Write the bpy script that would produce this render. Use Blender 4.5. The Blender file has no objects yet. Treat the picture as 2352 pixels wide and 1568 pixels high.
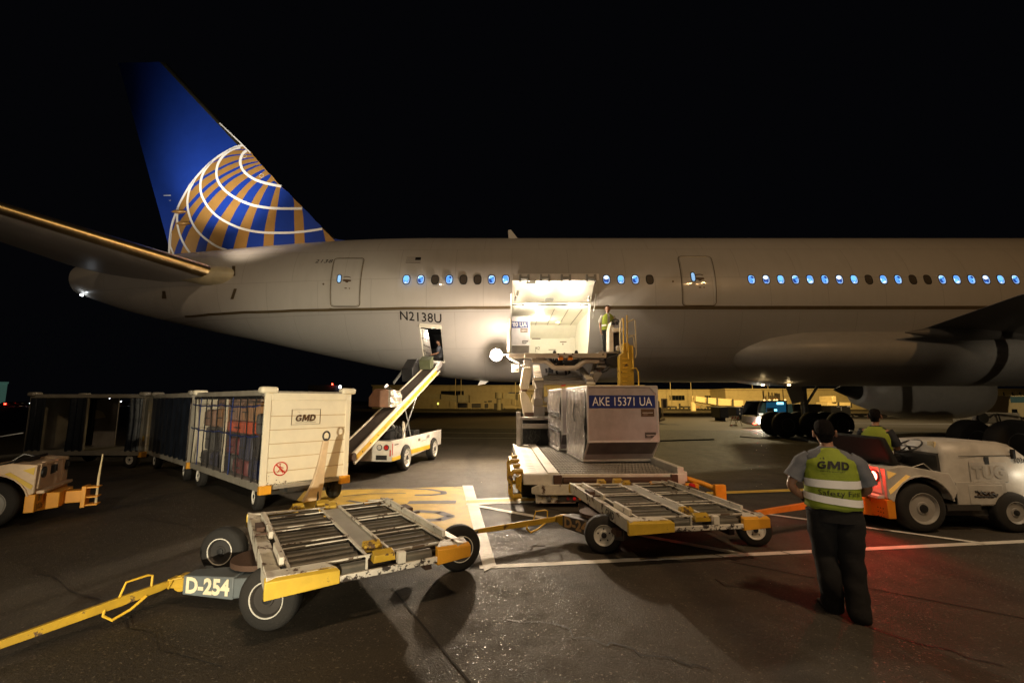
import bpy, bmesh, math, random
from mathutils import Vector, Matrix
random.seed(7)
R = math.radians
SC = bpy.context.scene
COL = SC.collection
# ------------------------------------------------------------ camera
CAM_H, PITCH, FP = 1.93, R(7.41), 1045.3
cd = bpy.data.cameras.new('camera'); cam = bpy.data.objects.new('camera', cd); COL.objects.link(cam)
cd.sensor_width = 36; cd.lens = 16.0; cd.clip_start = 0.05; cd.clip_end = 3000
cam.location = (0, 0, CAM_H); cam.rotation_euler = (R(90)+PITCH, 0, 0)
SC.camera = cam
SC.view_settings.view_transform = 'Standard'; SC.view_settings.look = 'None'
SC.view_settings.exposure = 0; SC.view_settings.gamma = 1
# ------------------------------------------------------------ night sky
w = bpy.data.worlds.new('World'); SC.world = w; w.use_nodes = True
bg = w.node_tree.nodes['Background']
bg.inputs[0].default_value = (0.42, 0.44, 0.62, 1); bg.inputs[1].default_value = 0.0028
# ------------------------------------------------------------ apron floodlights behind the viewpoint and across the apron, plus added fill spots
def lamp(kind, name, loc, power, color, size=0.1, target=None, angle=60, blend=0.5, parent=None):
    l = bpy.data.lights.new(name, kind); l.energy = power; l.color = color
    if kind in ('POINT', 'SPOT'): l.shadow_soft_size = size
    if kind == 'AREA': l.size = size
    if kind == 'SPOT': l.spot_size = R(angle); l.spot_blend = blend
    o = bpy.data.objects.new(name, l); COL.objects.link(o); o.location = loc
    if target is not None:
        o.rotation_euler = (Vector(target)-Vector(loc)).to_track_quat('-Z', 'Y').to_euler()
    if parent is not None:
        o.parent = parent; o.location = parent.matrix_basis.inverted() @ Vector(loc)
    return o
WARM = (1, .70, .40); SOD = (1, .64, .19); WHITE = (1, .86, .68)
lamp('SPOT', 'apron_flood_and_fill', (-14, -22, 26), 8600, (1, .75, .48), .6, (0, 17, 6.3), 54, 1)
lamp('SPOT', 'apron_flood_and_fill', (24, -22, 28), 9500, (1, .56, .22), .6, (12, 17, 7.5), 56, 1)
lamp('SPOT', 'apron_flood_and_fill', (62, -22, 22), 24000, (1, .66, .30), 1.2, (-15.5, 12.5, 7.6), 12, .8)  # spot added for a golden glint along the stabilizer's leading edge
lamp('SPOT', 'headlamp_and_fill', (2, -12, 1.4), 5200, (1, .82, .58), .12, (26.5, 28, 2.3), 13, .8)  # fill spot added to brighten the far nacelle beneath the fuselage
lamp('SPOT', 'headlamp_and_fill', (1.2, -9, 1.5), 800, (1, .88, .68), .12, (2.85, 4.3, 1.25), 9, .9)  # fill spot added to brighten the standing man and his vest
lamp('SPOT', 'apron_flood_and_fill', (5.5, -3, 17), 5000, (1, .68, .39), .9, (3.0, 6.0, 0), 68, 1)  # unseen overhead flood, general fill for the foreground
lamp('SPOT', 'apron_flood_and_fill', (-24, -12, 5), 1500, (1, .76, .52), .5, (-14.5, 18, 7.0), 26, .9)  # low fill added to lighten the shadowed tail cone
lamp('SPOT', 'headlamp_and_fill', (-.9, -8.5, 1.3), 11000, (1, .86, .60), .12, (-4.3, 8.6, 1.5), 30, .9)  # vehicle headlamp behind the viewpoint, lighting the cart panel
lamp('SPOT', 'terminal_floodlight', (20, 68, 15), 50000, SOD, .6, (27, 112, 2), 120, .8)
lamp('SPOT', 'terminal_floodlight', (46, 66, 15), 46000, SOD, .6, (52, 106, 1), 120, .8)
lamp('SPOT', 'terminal_floodlight', (-8, 68, 15), 9000, SOD, .6, (-8, 112, 2), 110, .8)
lamp('SPOT', 'terminal_floodlight', (14, 62, 16), 9000, SOD, .6, (9, 44, 0), 95, .9)
lamp('SPOT', 'terminal_floodlight', (30, 60, 16), 13000, (1, .78, .42), .6, (26, 36, 0), 95, .9)
lamp('SPOT', 'apron_flood_and_fill', (62, 26, 13), 9000, (1, .74, .38), .5, (50, 48, 1), 60, .8)  # fill added to bring up dark equipment at the far right
lamp('SPOT', 'apron_flood_and_fill', (46, 24, 9), 7500, (1, .82, .58), .4, (35, 36, 0), 44, .8)  # added spot standing in for vehicle light on the pale lane
# ------------------------------------------------------------ pixel ray helpers (photo coordinates 2352x1568 -> metres)
CP, SP = math.cos(PITCH), math.sin(PITCH)
def at(x, y, z=None, Y=None):
    a = (x-1176)/FP; b = (784-y)/FP
    d = Vector((a, CP-b*SP, SP+b*CP))
    t = (z-CAM_H)/d.z if z is not None else Y/d.y
    return Vector((0, 0, CAM_H)) + d*t
def zo(ox, oy, s):           # coordinates read in an enlarged crop
    def f(x, y, **k): return at((x/s+ox)*.98, (y/s+oy)*.98, **k)
    return f
# ------------------------------------------------------------ materials
def mat(name, color, rough=.6, metal=0, wear=0, wcol=(.10, .06, .035), wscale=6, var=.15, vscale=3, bump=.0, bscale=40,
        emis=None, estr=0, alpha=1, coat=0, spec=.5, trans=0, dirt=0):
    m = bpy.data.materials.new(name); m.use_nodes = True; nt = m.node_tree; N = nt.nodes; L = nt.links
    b = N['Principled BSDF']
    b.inputs['Roughness'].default_value = rough; b.inputs['Metallic'].default_value = metal
    b.inputs['Specular IOR Level'].default_value = spec
    b.inputs['Coat Weight'].default_value = coat; b.inputs['Coat Roughness'].default_value = .15
    if trans: b.inputs['Transmission Weight'].default_value = trans
    if alpha < 1: b.inputs['Alpha'].default_value = alpha
    if emis: b.inputs['Emission Color'].default_value = (*emis, 1); b.inputs['Emission Strength'].default_value = estr
    tc = N.new('ShaderNodeTexCoord')
    def noise(sc, det=6, ro=.6):
        n = N.new('ShaderNodeTexNoise'); n.inputs['Scale'].default_value = sc; n.inputs['Detail'].default_value = det
        n.inputs['Roughness'].default_value = ro; L.new(tc.outputs['Object'], n.inputs['Vector']); return n
    n1 = noise(vscale)
    mx = N.new('ShaderNodeMix'); mx.data_type = 'RGBA'
    c = color
    mx.inputs[6].default_value = (c[0]*(1-var), c[1]*(1-var), c[2]*(1-var), 1)
    mx.inputs[7].default_value = (min(1, c[0]*(1+var)), min(1, c[1]*(1+var)), min(1, c[2]*(1+var)), 1)
    cr = N.new('ShaderNodeMapRange'); cr.inputs[1].default_value = .3; cr.inputs[2].default_value = .7
    L.new(n1.outputs[0], cr.inputs[0]); L.new(cr.outputs[0], mx.inputs[0])
    out = mx.outputs[2]
    if dirt:
        nd = noise(1.3, 8, .7); rd = N.new('ShaderNodeMapRange'); rd.inputs[1].default_value = .45; rd.inputs[2].default_value = .75; rd.inputs[4].default_value = dirt
        L.new(nd.outputs[0], rd.inputs[0]); md = N.new('ShaderNodeMix'); md.data_type = 'RGBA'
        L.new(rd.outputs[0], md.inputs[0]); L.new(out, md.inputs[6]); md.inputs[7].default_value = (.09, .065, .045, 1); out = md.outputs[2]
    if wear > 0:
        n2 = noise(wscale, 9, .68); r2 = N.new('ShaderNodeMapRange')
        t = .80-.42*wear; r2.inputs[1].default_value = t; r2.inputs[2].default_value = t+.035
        L.new(n2.outputs[0], r2.inputs[0]); m2 = N.new('ShaderNodeMix'); m2.data_type = 'RGBA'
        L.new(r2.outputs[0], m2.inputs[0]); L.new(out, m2.inputs[6]); m2.inputs[7].default_value = (*wcol, 1); out = m2.outputs[2]
        r3 = N.new('ShaderNodeMapRange'); r3.inputs[3].default_value = rough; r3.inputs[4].default_value = .85
        L.new(r2.outputs[0], r3.inputs[0]); L.new(r3.outputs[0], b.inputs['Roughness'])
    L.new(out, b.inputs['Base Color'])
    if bump:
        nb = noise(bscale, 4); bp = N.new('ShaderNodeBump'); bp.inputs['Strength'].default_value = bump; bp.inputs['Distance'].default_value = .02
        L.new(nb.outputs[0], bp.inputs['Height']); L.new(bp.outputs[0], b.inputs['Normal'])
    return m
def glow(name, color, s):
    m = bpy.data.materials.new(name); m.use_nodes = True; N = m.node_tree.nodes; b = N['Principled BSDF']
    b.inputs['Base Color'].default_value = (*[min(1, c*.8) for c in color], 1)
    b.inputs['Emission Color'].default_value = (*color, 1); b.inputs['Emission Strength'].default_value = s
    tc = N.new('ShaderNodeTexCoord'); n = N.new('ShaderNodeTexNoise'); n.inputs['Scale'].default_value = 9
    mr = N.new('ShaderNodeMapRange'); mr.inputs[3].default_value = s*.8; mr.inputs[4].default_value = s*1.2
    m.node_tree.links.new(tc.outputs['Object'], n.inputs['Vector']); m.node_tree.links.new(n.outputs[0], mr.inputs[0]); m.node_tree.links.new(mr.outputs[0], b.inputs['Emission Strength'])
    return m
M = {}
def mk(k, *a, **kw): M[k] = mat(k, *a, **kw)
mk('tyre', (.014, .013, .012), .82, bump=.3, bscale=60, dirt=.12)
mk('rim_white', (.68, .66, .6), .45, wear=.28, wscale=14, dirt=.4)
mk('rim_grey', (.34, .33, .31), .5, wear=.2, wscale=12, dirt=.4)
mk('dark_metal', (.06, .058, .055), .5, .4, wear=.2, dirt=.3)
mk('black', (.012, .012, .013), .55, var=.3)
mk('black_plastic', (.02, .02, .022), .4)
mk('galv', (.34, .35, .34), .42, .75, wear=.25, wscale=7, wcol=(.13, .08, .05), dirt=.5)
mk('steel', (.5, .5, .48), .32, .9, dirt=.3)
mk('alu', (.52, .48, .49), .42, .5, wear=.10, wscale=16, wcol=(.2,.17,.16), var=.10, vscale=4, bump=.12, bscale=6, dirt=.25)
mk('alu_light', (.7, .68, .66), .38, .5, bump=.1, bscale=8)
mk('white_paint', (.74, .71, .64), .45, wear=.17, wscale=9, dirt=.35)
mk('white_worn', (.68, .64, .55), .55, wear=.58, wscale=5, dirt=.5, bump=.15)
mk('cream_panel', (.84, .78, .62), .5, wear=.08, wscale=12, dirt=.10, var=.06)
mk('yellow_worn', (.52, .33, .028), .5, wear=.52, wscale=6, dirt=.4, bump=.15)
mk('yellow', (.80, .50, .04), .5, wear=.25, wscale=8, dirt=.2)
mk('orange', (.85, .30, .02), .5, wear=.15, wscale=8, dirt=.15)
mk('orange_lens', (.9, .28, .03), .35, wear=.3)
mk('gold_paint', (.42, .23, .065), .35, .25, var=.08)
mk('tail_blue', (.012, .045, .33), .28, var=.06, coat=.4)
mk('tail_white', (.85, .85, .83), .35, var=.03)
mk('decal_black', (.015, .012, .012), .5)
mk('decal_brown', (.09, .05, .025), .5)
mk('decal_red', (.55, .03, .02), .5)
mk('decal_blue', (.015, .03, .16), .4)
mk('decal_white', (.8, .78, .76), .5)
mk('liner', (.78, .76, .66), .5, var=.05)
mk('stripe', (.13, .095, .05), .4, .2)
mk('rubber_belt', (.06, .045, .035), .8, dirt=.3, bump=.2)
mk('rust', (.075, .04, .025), .8, wear=.3, wcol=(.05, .03, .02), bump=.3)
mk('skin', (.33, .17, .10), .55, var=.08)
mk('hair', (.008, .006, .005), .9, bump=.9, bscale=140, spec=.15)
mk('shirt_grey', (.13, .14, .165), .85, var=.12, vscale=9, bump=.35, bscale=14)
mk('trousers', (.008, .0075, .008), .9, var=.2, bump=.35, bscale=12)
mk('vest', (.26, .33, .028), .75, var=.1, vscale=10, bump=.3, bscale=16)
mk('reflective', (.95, .95, .95), .5, var=.03)
mk('shoe', (.02, .014, .012), .4)
mk('cloth_dark', (.02, .024, .035), .75, bump=.4, bscale=12, var=.3)
mk('strap_blue', (.02, .035, .14), .6)
mk('concrete_wall', (.55, .46, .27), .8, var=.08, dirt=.2)
mk('glass_dark', (.01, .012, .015), .08, spec=.8)
mk('carton', (.33, .19, .13), .8, bump=.2, bscale=6, var=.2)
mk('case_orange', (.75, .11, .03), .5); mk('case_tan', (.42, .22, .10), .6, bump=.2, bscale=5); mk('case_red', (.16, .015, .02), .5)
mk('case_blue', (.012, .02, .07), .5); mk('case_grey', (.10, .10, .10), .5); mk('case_black', (.015, .015, .018), .5)
M['lamp_hot'] = glow('lamp_hot', (1, .9, .72), 60)
M['lamp_blaze'] = glow('lamp_blaze', (1, .92, .78), 300)
M['lamp_warm'] = glow('lamp_warm', (1, .72, .35), 14)
M['lamp_white'] = glow('lamp_white', (.9, .95, 1), 14)
M['lamp_red'] = glow('lamp_red', (1, .03, .015), 30)
M['lamp_redhot'] = glow('lamp_redhot', (1, .30, .18), 11)
M['lamp_red_dim'] = mat('lamp_red_dim', (.30, .01, .01), .25, emis=(1, .02, .02), estr=.12)
M['lamp_cyan'] = glow('lamp_cyan', (.25, .75, 1), 3.2)
M['sign_yellow'] = glow('sign_yellow', (1, .85, .15), 1.6)
# ------------------------------------------------------------ mesh builder
class MB:
    def __init__(s): s.v = []; s.f = []; s.m = []; s.cur = 0
    def add(s, vs, fs):
        o = len(s.v); s.v += [Vector(p) for p in vs]; s.f += [[i+o for i in f] for f in fs]; s.m += [s.cur]*len(fs); return s
    def box(s, x0, x1, y0, y1, z0, z1, T=None):
        vs = [Vector(p) for p in ((x0,y0,z0),(x1,y0,z0),(x1,y1,z0),(x0,y1,z0),(x0,y0,z1),(x1,y0,z1),(x1,y1,z1),(x0,y1,z1))]
        if T: vs = [T @ p for p in vs]
        return s.add(vs, [(0,3,2,1),(4,5,6,7),(0,1,5,4),(1,2,6,5),(2,3,7,6),(3,0,4,7)])
    def hull8(s, a, b):     # two quads (lists of 4 points, same winding) joined into a solid
        return s.add(list(a)+list(b), [(3,2,1,0),(4,5,6,7),(0,1,5,4),(1,2,6,5),(2,3,7,6),(3,0,4,7)])
    def bar(s, p0, p1, w, h, up=(0,0,1)):
        p0 = Vector(p0); p1 = Vector(p1); d = (p1-p0).normalized(); u = Vector(up)
        if abs(d.dot(u)) > .99: u = Vector((0,1,0))
        a = d.cross(u).normalized()*w/2; b = a.cross(d).normalized()*h/2
        q = lambda p: [p-a-b, p+a-b, p+a+b, p-a+b]
        return s.hull8(q(p0), q(p1))
    def rings(s, rings, cap=True, closed=True):
        o = len(s.v); n = len(rings[0])
        for r in rings: s.v += [Vector(p) for p in r]
        for k in range(len(rings)-1):
            for i in range(n if closed else n-1):
                j = (i+1) % n
                s.f.append([o+k*n+i, o+k*n+j, o+(k+1)*n+j, o+(k+1)*n+i]); s.m.append(s.cur)
        if cap and closed:
            s.f.append([o+i for i in range(n)][::-1]); s.m.append(s.cur)
            s.f.append([o+(len(rings)-1)*n+i for i in range(n)]); s.m.append(s.cur)
        return s
    def tube(s, pts, r, n=8, cap=True):
        pts = [Vector(p) for p in pts]; rs = r if isinstance(r, (list, tuple)) else [r]*len(pts)
        rg = []; ref = None
        for i, p in enumerate(pts):
            d = (pts[min(i+1, len(pts)-1)]-pts[max(i-1, 0)]).normalized()
            if ref is None: ref = d.cross(Vector((0,0,1)) if abs(d.z) < .9 else Vector((0,1,0))).normalized()
            a = (ref - d*ref.dot(d)).normalized(); ref = a; b = d.cross(a)
            rg.append([p+(a*math.cos(t)+b*math.sin(t))*rs[i] for t in [2*math.pi*k/n for k in range(n)]])
        return s.rings(rg, cap)
    def lathe(s, c, axis, prof, n=28):   # prof: (distance along axis, radius)
        c = Vector(c); d = Vector(axis).normalized(); a = d.cross(Vector((0,0,1)) if abs(d.z) < .9 else Vector((0,1,0))).normalized(); b = d.cross(a)
        rg = [[c+d*t+(a*math.cos(q)+b*math.sin(q))*max(r, 1e-4) for q in [2*math.pi*k/n for k in range(n)]] for t, r in prof]
        return s.rings(rg, True)
    def prism(s, pts, ext):      # polygon (3D points) extruded by vector
        n = len(pts); e = Vector(ext); pts = [Vector(p) for p in pts]
        return s.add(pts+[p+e for p in pts], [list(range(n))[::-1], list(range(n, 2*n))]+[[i, (i+1) % n, n+(i+1) % n, n+i] for i in range(n)])
    def poly(s, pts): return s.add(pts, [list(range(len(pts)))])
    def mat(s, i): s.cur = i; return s
    def build(s, name, mats, parent=None, world=False, smooth=True, bevel=0, angle=35, kind=None, label=None):
        if not isinstance(mats, (list, tuple)): mats = [mats]
        vs = s.v
        if world and parent is not None:
            top = parent
            while top.parent is not None: top = top.parent
            inv = top.matrix_basis.inverted(); vs = [inv @ v for v in vs]
        me = bpy.data.meshes.new(name); me.from_pydata([tuple(v) for v in vs], [], s.f)
        for mm in mats: me.materials.append(M[mm] if isinstance(mm, str) else mm)
        me.polygons.foreach_set('material_index', s.m)
        bm = bmesh.new(); bm.from_mesh(me); bmesh.ops.recalc_face_normals(bm, faces=bm.faces); bm.to_mesh(me); bm.free()
        if smooth:
            me.polygons.foreach_set('use_smooth', [True]*len(me.polygons)); me.set_sharp_from_angle(angle=R(angle))
        o = bpy.data.objects.new(name, me); COL.objects.link(o)
        if parent is not None: o.parent = parent
        if bevel:
            bv = o.modifiers.new('bevel', 'BEVEL'); bv.width = bevel; bv.segments = 2; bv.limit_method = 'ANGLE'
        if kind: o['kind'] = kind
        if label: o['label'] = label
        return o
def thing(name, label, cat, loc=(0,0,0), rz=0, group=None):
    o = bpy.data.objects.new(name, None); COL.objects.link(o); o.empty_display_size = .2
    o.location = loc; o.rotation_euler = (0, 0, rz)
    o['label'] = label; o['category'] = cat
    if group: o['group'] = group
    bpy.context.view_layer.update()
    return o
def tag(o, label, cat, group=None):
    o['label'] = label; o['category'] = cat
    if group: o['group'] = group
    return o
def setloc(o, loc, rz=0):
    o.location = loc; o.rotation_euler = (0, 0, rz)
def dup(o, parent=None):
    c = o.copy(); COL.objects.link(c)
    if parent is not None: c.parent = parent
    for ch in list(o.children): dup(ch, c)
    return c
def text_mb(txt, size, shear=0, bold=0, xs=1, ls=1.0, fill=3):
    """2D text as triangles: list of (x, y) vertices centred on 0 and faces"""
    cu = bpy.data.curves.new('t', 'FONT'); cu.body = txt; cu.size = size; cu.align_x = 'CENTER'; cu.align_y = 'CENTER'
    cu.shear = shear; cu.offset = bold; cu.space_character = ls; cu.resolution_u = fill
    ob = bpy.data.objects.new('t', cu); COL.objects.link(ob); bpy.context.view_layer.update()
    me = bpy.data.meshes.new_from_object(ob.evaluated_get(bpy.context.evaluated_depsgraph_get()))
    vs = [(v.co.x*xs, v.co.y) for v in me.vertices]; fs = [list(p.vertices) for p in me.polygons]
    bpy.data.objects.remove(ob); bpy.data.curves.remove(cu); bpy.data.meshes.remove(me)
    return vs, fs
def text_gmd(h, shear=.2):
    """heavy slanted initials as filled outlines"""
    vs = []; fs = []
    def strip(o, i, dx):
        k = len(vs); n = len(o)
        for a, b in zip(o, i): vs.extend([(a[0]+dx, a[1]), (b[0]+dx, b[1])])
        return k, n
    O = [(.90,.78),(.72,.96),(.48,1.0),(.20,.90),(.03,.68),(0,.5),(.03,.32),(.20,.10),(.48,0),(.78,.05),(.95,.16),(.95,.54)]
    I = [(.66,.66),(.58,.74),(.47,.77),(.34,.71),(.27,.60),(.25,.5),(.27,.4),(.34,.29),(.47,.23),(.60,.25),(.68,.30),(.68,.54)]
    k, n = strip(O, I, 0); fs += [[k+2*i, k+2*i+1, k+2*i+3, k+2*i+2] for i in range(n-1)]
    k = len(vs); vs += [(.50,.38),(.68,.38),(.68,.54),(.50,.54)]; fs.append([k,k+1,k+2,k+3])
    k = len(vs); m = [(0,0),(0,1),(.32,1),(.55,.45),(.78,1),(1.10,1),(1.10,0),(.84,0),(.84,.60),(.64,.12),(.46,.12),(.26,.60),(.26,0)]; vs += [(x+1.08, y) for x, y in m]; fs.append([k+i for i in range(13)][::-1])
    O = [(0,0),(0,1),(.45,1),(.78,.87),(.93,.5),(.78,.13),(.45,0)]; I = [(.26,.24),(.26,.76),(.42,.76),(.59,.68),(.66,.5),(.59,.32),(.42,.24)]
    k, n = strip(O, I, 2.30); fs += [[k+2*i, k+2*i+1, k+2*((i+1) % n)+1, k+2*((i+1) % n)] for i in range(n)]
    return [((x-1.6)*h*.92+shear*(y-.5)*h, (y-.5)*h) for x, y in vs], fs
def put_text(txt, size, origin, ux, uy, name, m, parent, world=False, off=.004, **k):
    vs, fs = text_gmd(size*.72) if txt == 'GMD' else text_mb(txt, size, **k)
    ux = Vector(ux).normalized(); uy = Vector(uy).normalized(); nz = ux.cross(uy)
    b = MB(); b.add([Vector(origin)+ux*x+uy*y+nz*off for x, y in vs], fs)
    o = b.build(name, m, parent, world=world, smooth=False); return o
# ============================================================ SETTING: ground
def ground_material():
    m = bpy.data.materials.new('asphalt'); m.use_nodes = True; nt = m.node_tree; N = nt.nodes; L = nt.links; b = N['Principled BSDF']
    tc = N.new('ShaderNodeTexCoord')
    def noise(sc, det=5, ro=.6, vec=None):
        n = N.new('ShaderNodeTexNoise'); n.inputs['Scale'].default_value = sc; n.inputs['Detail'].default_value = det; n.inputs['Roughness'].default_value = ro
        L.new(vec if vec else tc.outputs['Object'], n.inputs['Vector']); return n.outputs[0]
    def ramp(src, a, b_, c=0, d=1):
        r = N.new('ShaderNodeMapRange'); r.inputs[1].default_value = a; r.inputs[2].default_value = b_; r.inputs[3].default_value = c; r.inputs[4].default_value = d
        L.new(src, r.inputs[0]); return r.outputs[0]
    def mix(f, c1, c2):
        x = N.new('ShaderNodeMix'); x.data_type = 'RGBA'; L.new(f, x.inputs[0])
        for i, c in ((6, c1), (7, c2)):
            if isinstance(c, tuple): x.inputs[i].default_value = (*c, 1)
            else: L.new(c, x.inputs[i])
        return x.outputs[2]
    mp = N.new('ShaderNodeMapping'); mp.inputs['Scale'].default_value = (.12, .9, 1); mp.inputs['Rotation'].default_value = (0, 0, .12); L.new(tc.outputs['Object'], mp.inputs['Vector'])
    big = noise(.35, 6); streak = noise(1.1, 6, .6, mp.outputs[0]); mid = noise(3.2, 8, .7); fine = noise(70, 3, .7)
    c = mix(ramp(big, .35, .65), (.042, .035, .026), (.070, .059, .044))
    c = mix(ramp(streak, .5, .68, 0, .55), c, (.030, .026, .022))
    c = mix(ramp(mid, .55, .72, 0, .6), c, (.034, .029, .025))
    c = mix(ramp(fine, .5, .75, 0, .5), c, (.13, .11, .085))
    v = N.new('ShaderNodeTexVoronoi'); v.inputs['Scale'].default_value = 58
    ds = N.new('ShaderNodeVectorMath'); ds.operation = 'ADD'; nv = N.new('ShaderNodeTexNoise'); nv.inputs['Scale'].default_value = 40; L.new(tc.outputs['Object'], nv.inputs['Vector']); sv_ = N.new('ShaderNodeVectorMath'); sv_.operation = 'SCALE'; sv_.inputs['Scale'].default_value = .035; L.new(nv.outputs['Color'], sv_.inputs[0]); L.new(tc.outputs['Object'], ds.inputs[0]); L.new(sv_.outputs[0], ds.inputs[1]); L.new(ds.outputs[0], v.inputs['Vector'])
    sep = N.new('ShaderNodeSeparateColor'); L.new(v.outputs['Color'], sep.inputs[0])
    cm = N.new('ShaderNodeMath'); cm.operation = 'MULTIPLY'; L.new(ramp(sep.outputs[0], .80, .81), cm.inputs[0]); th = N.new('ShaderNodeMath'); th.operation = 'SUBTRACT'; L.new(ramp(sep.outputs[2], 0, 1, .10, .52), th.inputs[0]); L.new(v.outputs['Distance'], th.inputs[1]); L.new(ramp(th.outputs[0], 0, .06), cm.inputs[1])
    chip = cm.outputs[0]            # pale aggregate chips in the surface
    c = mix(chip, c, (.19, .165, .13))
    v2 = N.new('ShaderNodeTexVoronoi'); v2.inputs['Scale'].default_value = 1.7; L.new(tc.outputs['Object'], v2.inputs['Vector'])
    sp2 = N.new('ShaderNodeSeparateColor'); L.new(v2.outputs['Color'], sp2.inputs[0])
    rad = ramp(sp2.outputs[0], .55, 1, 0, .13); dd = N.new('ShaderNodeMath'); dd.operation = 'SUBTRACT'; L.new(rad, dd.inputs[0]); L.new(v2.outputs['Distance'], dd.inputs[1])
    nj = ramp(noise(14, 4), .2, .8, -.04, .04); d2_ = N.new('ShaderNodeMath'); d2_.operation = 'ADD'; L.new(dd.outputs[0], d2_.inputs[0]); L.new(nj, d2_.inputs[1])
    c = mix(ramp(d2_.outputs[0], .0, .03, 0, .75), c, (.016, .014, .012))          # oil drips
    st = noise(.55, 9, .72); c = mix(ramp(st, .52, .60, 0, .5), c, (.030, .026, .022))       # old patches
    wv = N.new('ShaderNodeTexWave'); wv.inputs['Scale'].default_value = .11; wv.inputs['Distortion'].default_value = 9; wv.inputs['Detail'].default_value = 2; wv.inputs['Detail Scale'].default_value = .5; L.new(tc.outputs['Object'], wv.inputs['Vector'])
    c = mix(ramp(wv.outputs['Fac'], .93, .99, 0, .45), c, (.020, .018, .016))                 # tyre tracks
    L.new(c, b.inputs['Base Color'])
    rr = ramp(mid, .3, .7, .62, .85)
    mr = N.new('ShaderNodeMix'); mr.data_type = 'FLOAT'; L.new(chip, mr.inputs[0]); L.new(rr, mr.inputs[2]); mr.inputs[3].default_value = .24
    L.new(mr.outputs[0], b.inputs['Roughness'])
    b.inputs['Specular IOR Level'].default_value = .4
    bp = N.new('ShaderNodeBump'); bp.inputs['Strength'].default_value = .6; bp.inputs['Distance'].default_value = .004
    ad = N.new('ShaderNodeMath'); ad.operation = 'ADD'; L.new(v.outputs['Distance'], ad.inputs[0]); L.new(fine, ad.inputs[1]); L.new(ad.outputs[0], bp.inputs['Height'])
    L.new(bp.outputs[0], b.inputs['Normal'])
    return m
M['asphalt'] = ground_material()
g = MB(); g.add([(-900,-60,0),(900,-60,0),(900,1500,0),(-900,1500,0)], [(0,1,2,3)])
g.build('ground', 'asphalt', smooth=False, kind='structure')
mk('mark_white', (.80, .78, .72), .6, wear=.25, wcol=(.09, .08, .065), wscale=7, dirt=.2, bump=.3, bscale=60)
mk('mark_yellow', (.66, .45, .07), .6, wear=.25, wcol=(.10, .085, .06), wscale=3, dirt=.4, bump=.3, bscale=60)
mk('mark_grey', (.16, .15, .14), .7, wear=.2)
mk('mark_black', (.02, .02, .02), .7, wear=.2)
def gp(x, y, z=.004): p = at(x, y, z=0); return Vector((p.x, p.y, z))
def strip(b, p, q, w, z=.004):
    p = Vector(p); q = Vector(q); d = (q-p).normalized(); n = Vector((-d.y, d.x, 0))*w/2
    b.add([(p+n), (q+n), (q-n), (p-n)], [(0,1,2,3)])
def gnd(p, z): return Vector((p[0], p[1], z))
# stand marking lines
b = MB(); a0 = gp(1105, 1302); a1 = gp(1100, 1310); e1 = gp(2352, 1243); d_ = (e1-a0).normalized()
strip(b, a0-d_*.02, e1+d_*6, .115); b.build('white_line', 'mark_white', kind='structure', smooth=False)
b = MB(); b.add([gp(1062,1115,.008), gp(1086,1115,.008), gp(1140,1300,.008), gp(1112,1313,.008)], [(0,1,2,3)]); b.build('white_line', 'mark_white', kind='structure', smooth=False)
b = MB(); p, q = gp(1083,1160,.012), gp(1720,1276,.012); strip(b, p, q, .125, .018); b.build('white_line', 'mark_white', kind='structure', smooth=False)
b = MB(); p, q = gp(1760,1181,.012), gp(2262,1249,.012); strip(b, p, q, .09, .012); b.build('white_line', 'mark_white', kind='structure', smooth=False)
# yellow box with worn grey lettering
b = MB(); b.add([gp(700,1127,.004), gp(1064,1117,.004), gp(1093,1232,.004), gp(610,1232,.004)], [(0,1,2,3)]); b.build('yellow_box_marking', 'mark_yellow', kind='structure', smooth=False)
def curve_strip(b, pts, w, z):
    P = [gp(x, y, z) for x, y in pts]
    for i in range(len(P)-1): d = (P[i+1]-P[i]).normalized()*.02; strip(b, P[i]-d, P[i+1]+d, w, z+.0002*i)
b = MB(); curve_strip(b, [(760,1126),(830,1122),(920,1121),(985,1124),(1018,1129),(1020,1134),(990,1137),(955,1137)], .13, .008)
curve_strip(b, [(790,1140),(850,1134),(930,1133)], .05, .010); curve_strip(b, [(940,1154),(1045,1153)], .26, .008); curve_strip(b, [(925,1178),(960,1174),(1010,1177),(1035,1186),(1010,1194),(950,1196)], .17, .008); curve_strip(b, [(800,1150),(850,1158),(880,1156)], .1, .008)
b.build('worn_lettering', 'mark_grey', kind='structure', smooth=False)
# yellow guide line: white edged on the left, black edged beyond the loader
gl = lambda X, o, z: (X, 9.18+.163*(X+.1)+o, z)
def gstrip(x0, x1, o0, o1, z, nm, m): b = MB(); b.add([gl(x0,o0,z), gl(x1,o0,z), gl(x1,o1,z), gl(x0,o1,z)], [(0,1,2,3)]); b.build(nm, m, kind='structure', smooth=False)
gstrip(.9, 30, -.24, .24, .004, 'guide_line_border', 'mark_black'); gstrip(-.86, .42, -.27, .27, .010, 'guide_line_border', 'mark_white'); gstrip(-.88, 30, -.125, .125, .014, 'guide_line', 'mark_yellow')
# far lines
b = MB(); strip(b, gp(700,990,.006), gp(1200,995,.006), .16); strip(b, gp(1930,972,.006), gp(2352,975,.006), .25); strip(b, gp(1000,1005), gp(1200,1006), .10); b.build('far_white_line', 'mark_white', kind='structure', smooth=False)
# slab joints
mk('joint', (.02, .017, .014), .9)
b = MB()
for p, q in (((1020,1113),(1560,1235)),((900,1350),(1080,1568)),((620,1135),(1030,1095)),((1680,1290),(2352,1420)),((1500,1235),(1700,1290))):
    strip(b, gp(*p, .005), gp(*q, .005), .018)
b.build('slab_joint', 'joint', kind='structure', smooth=False)
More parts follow.
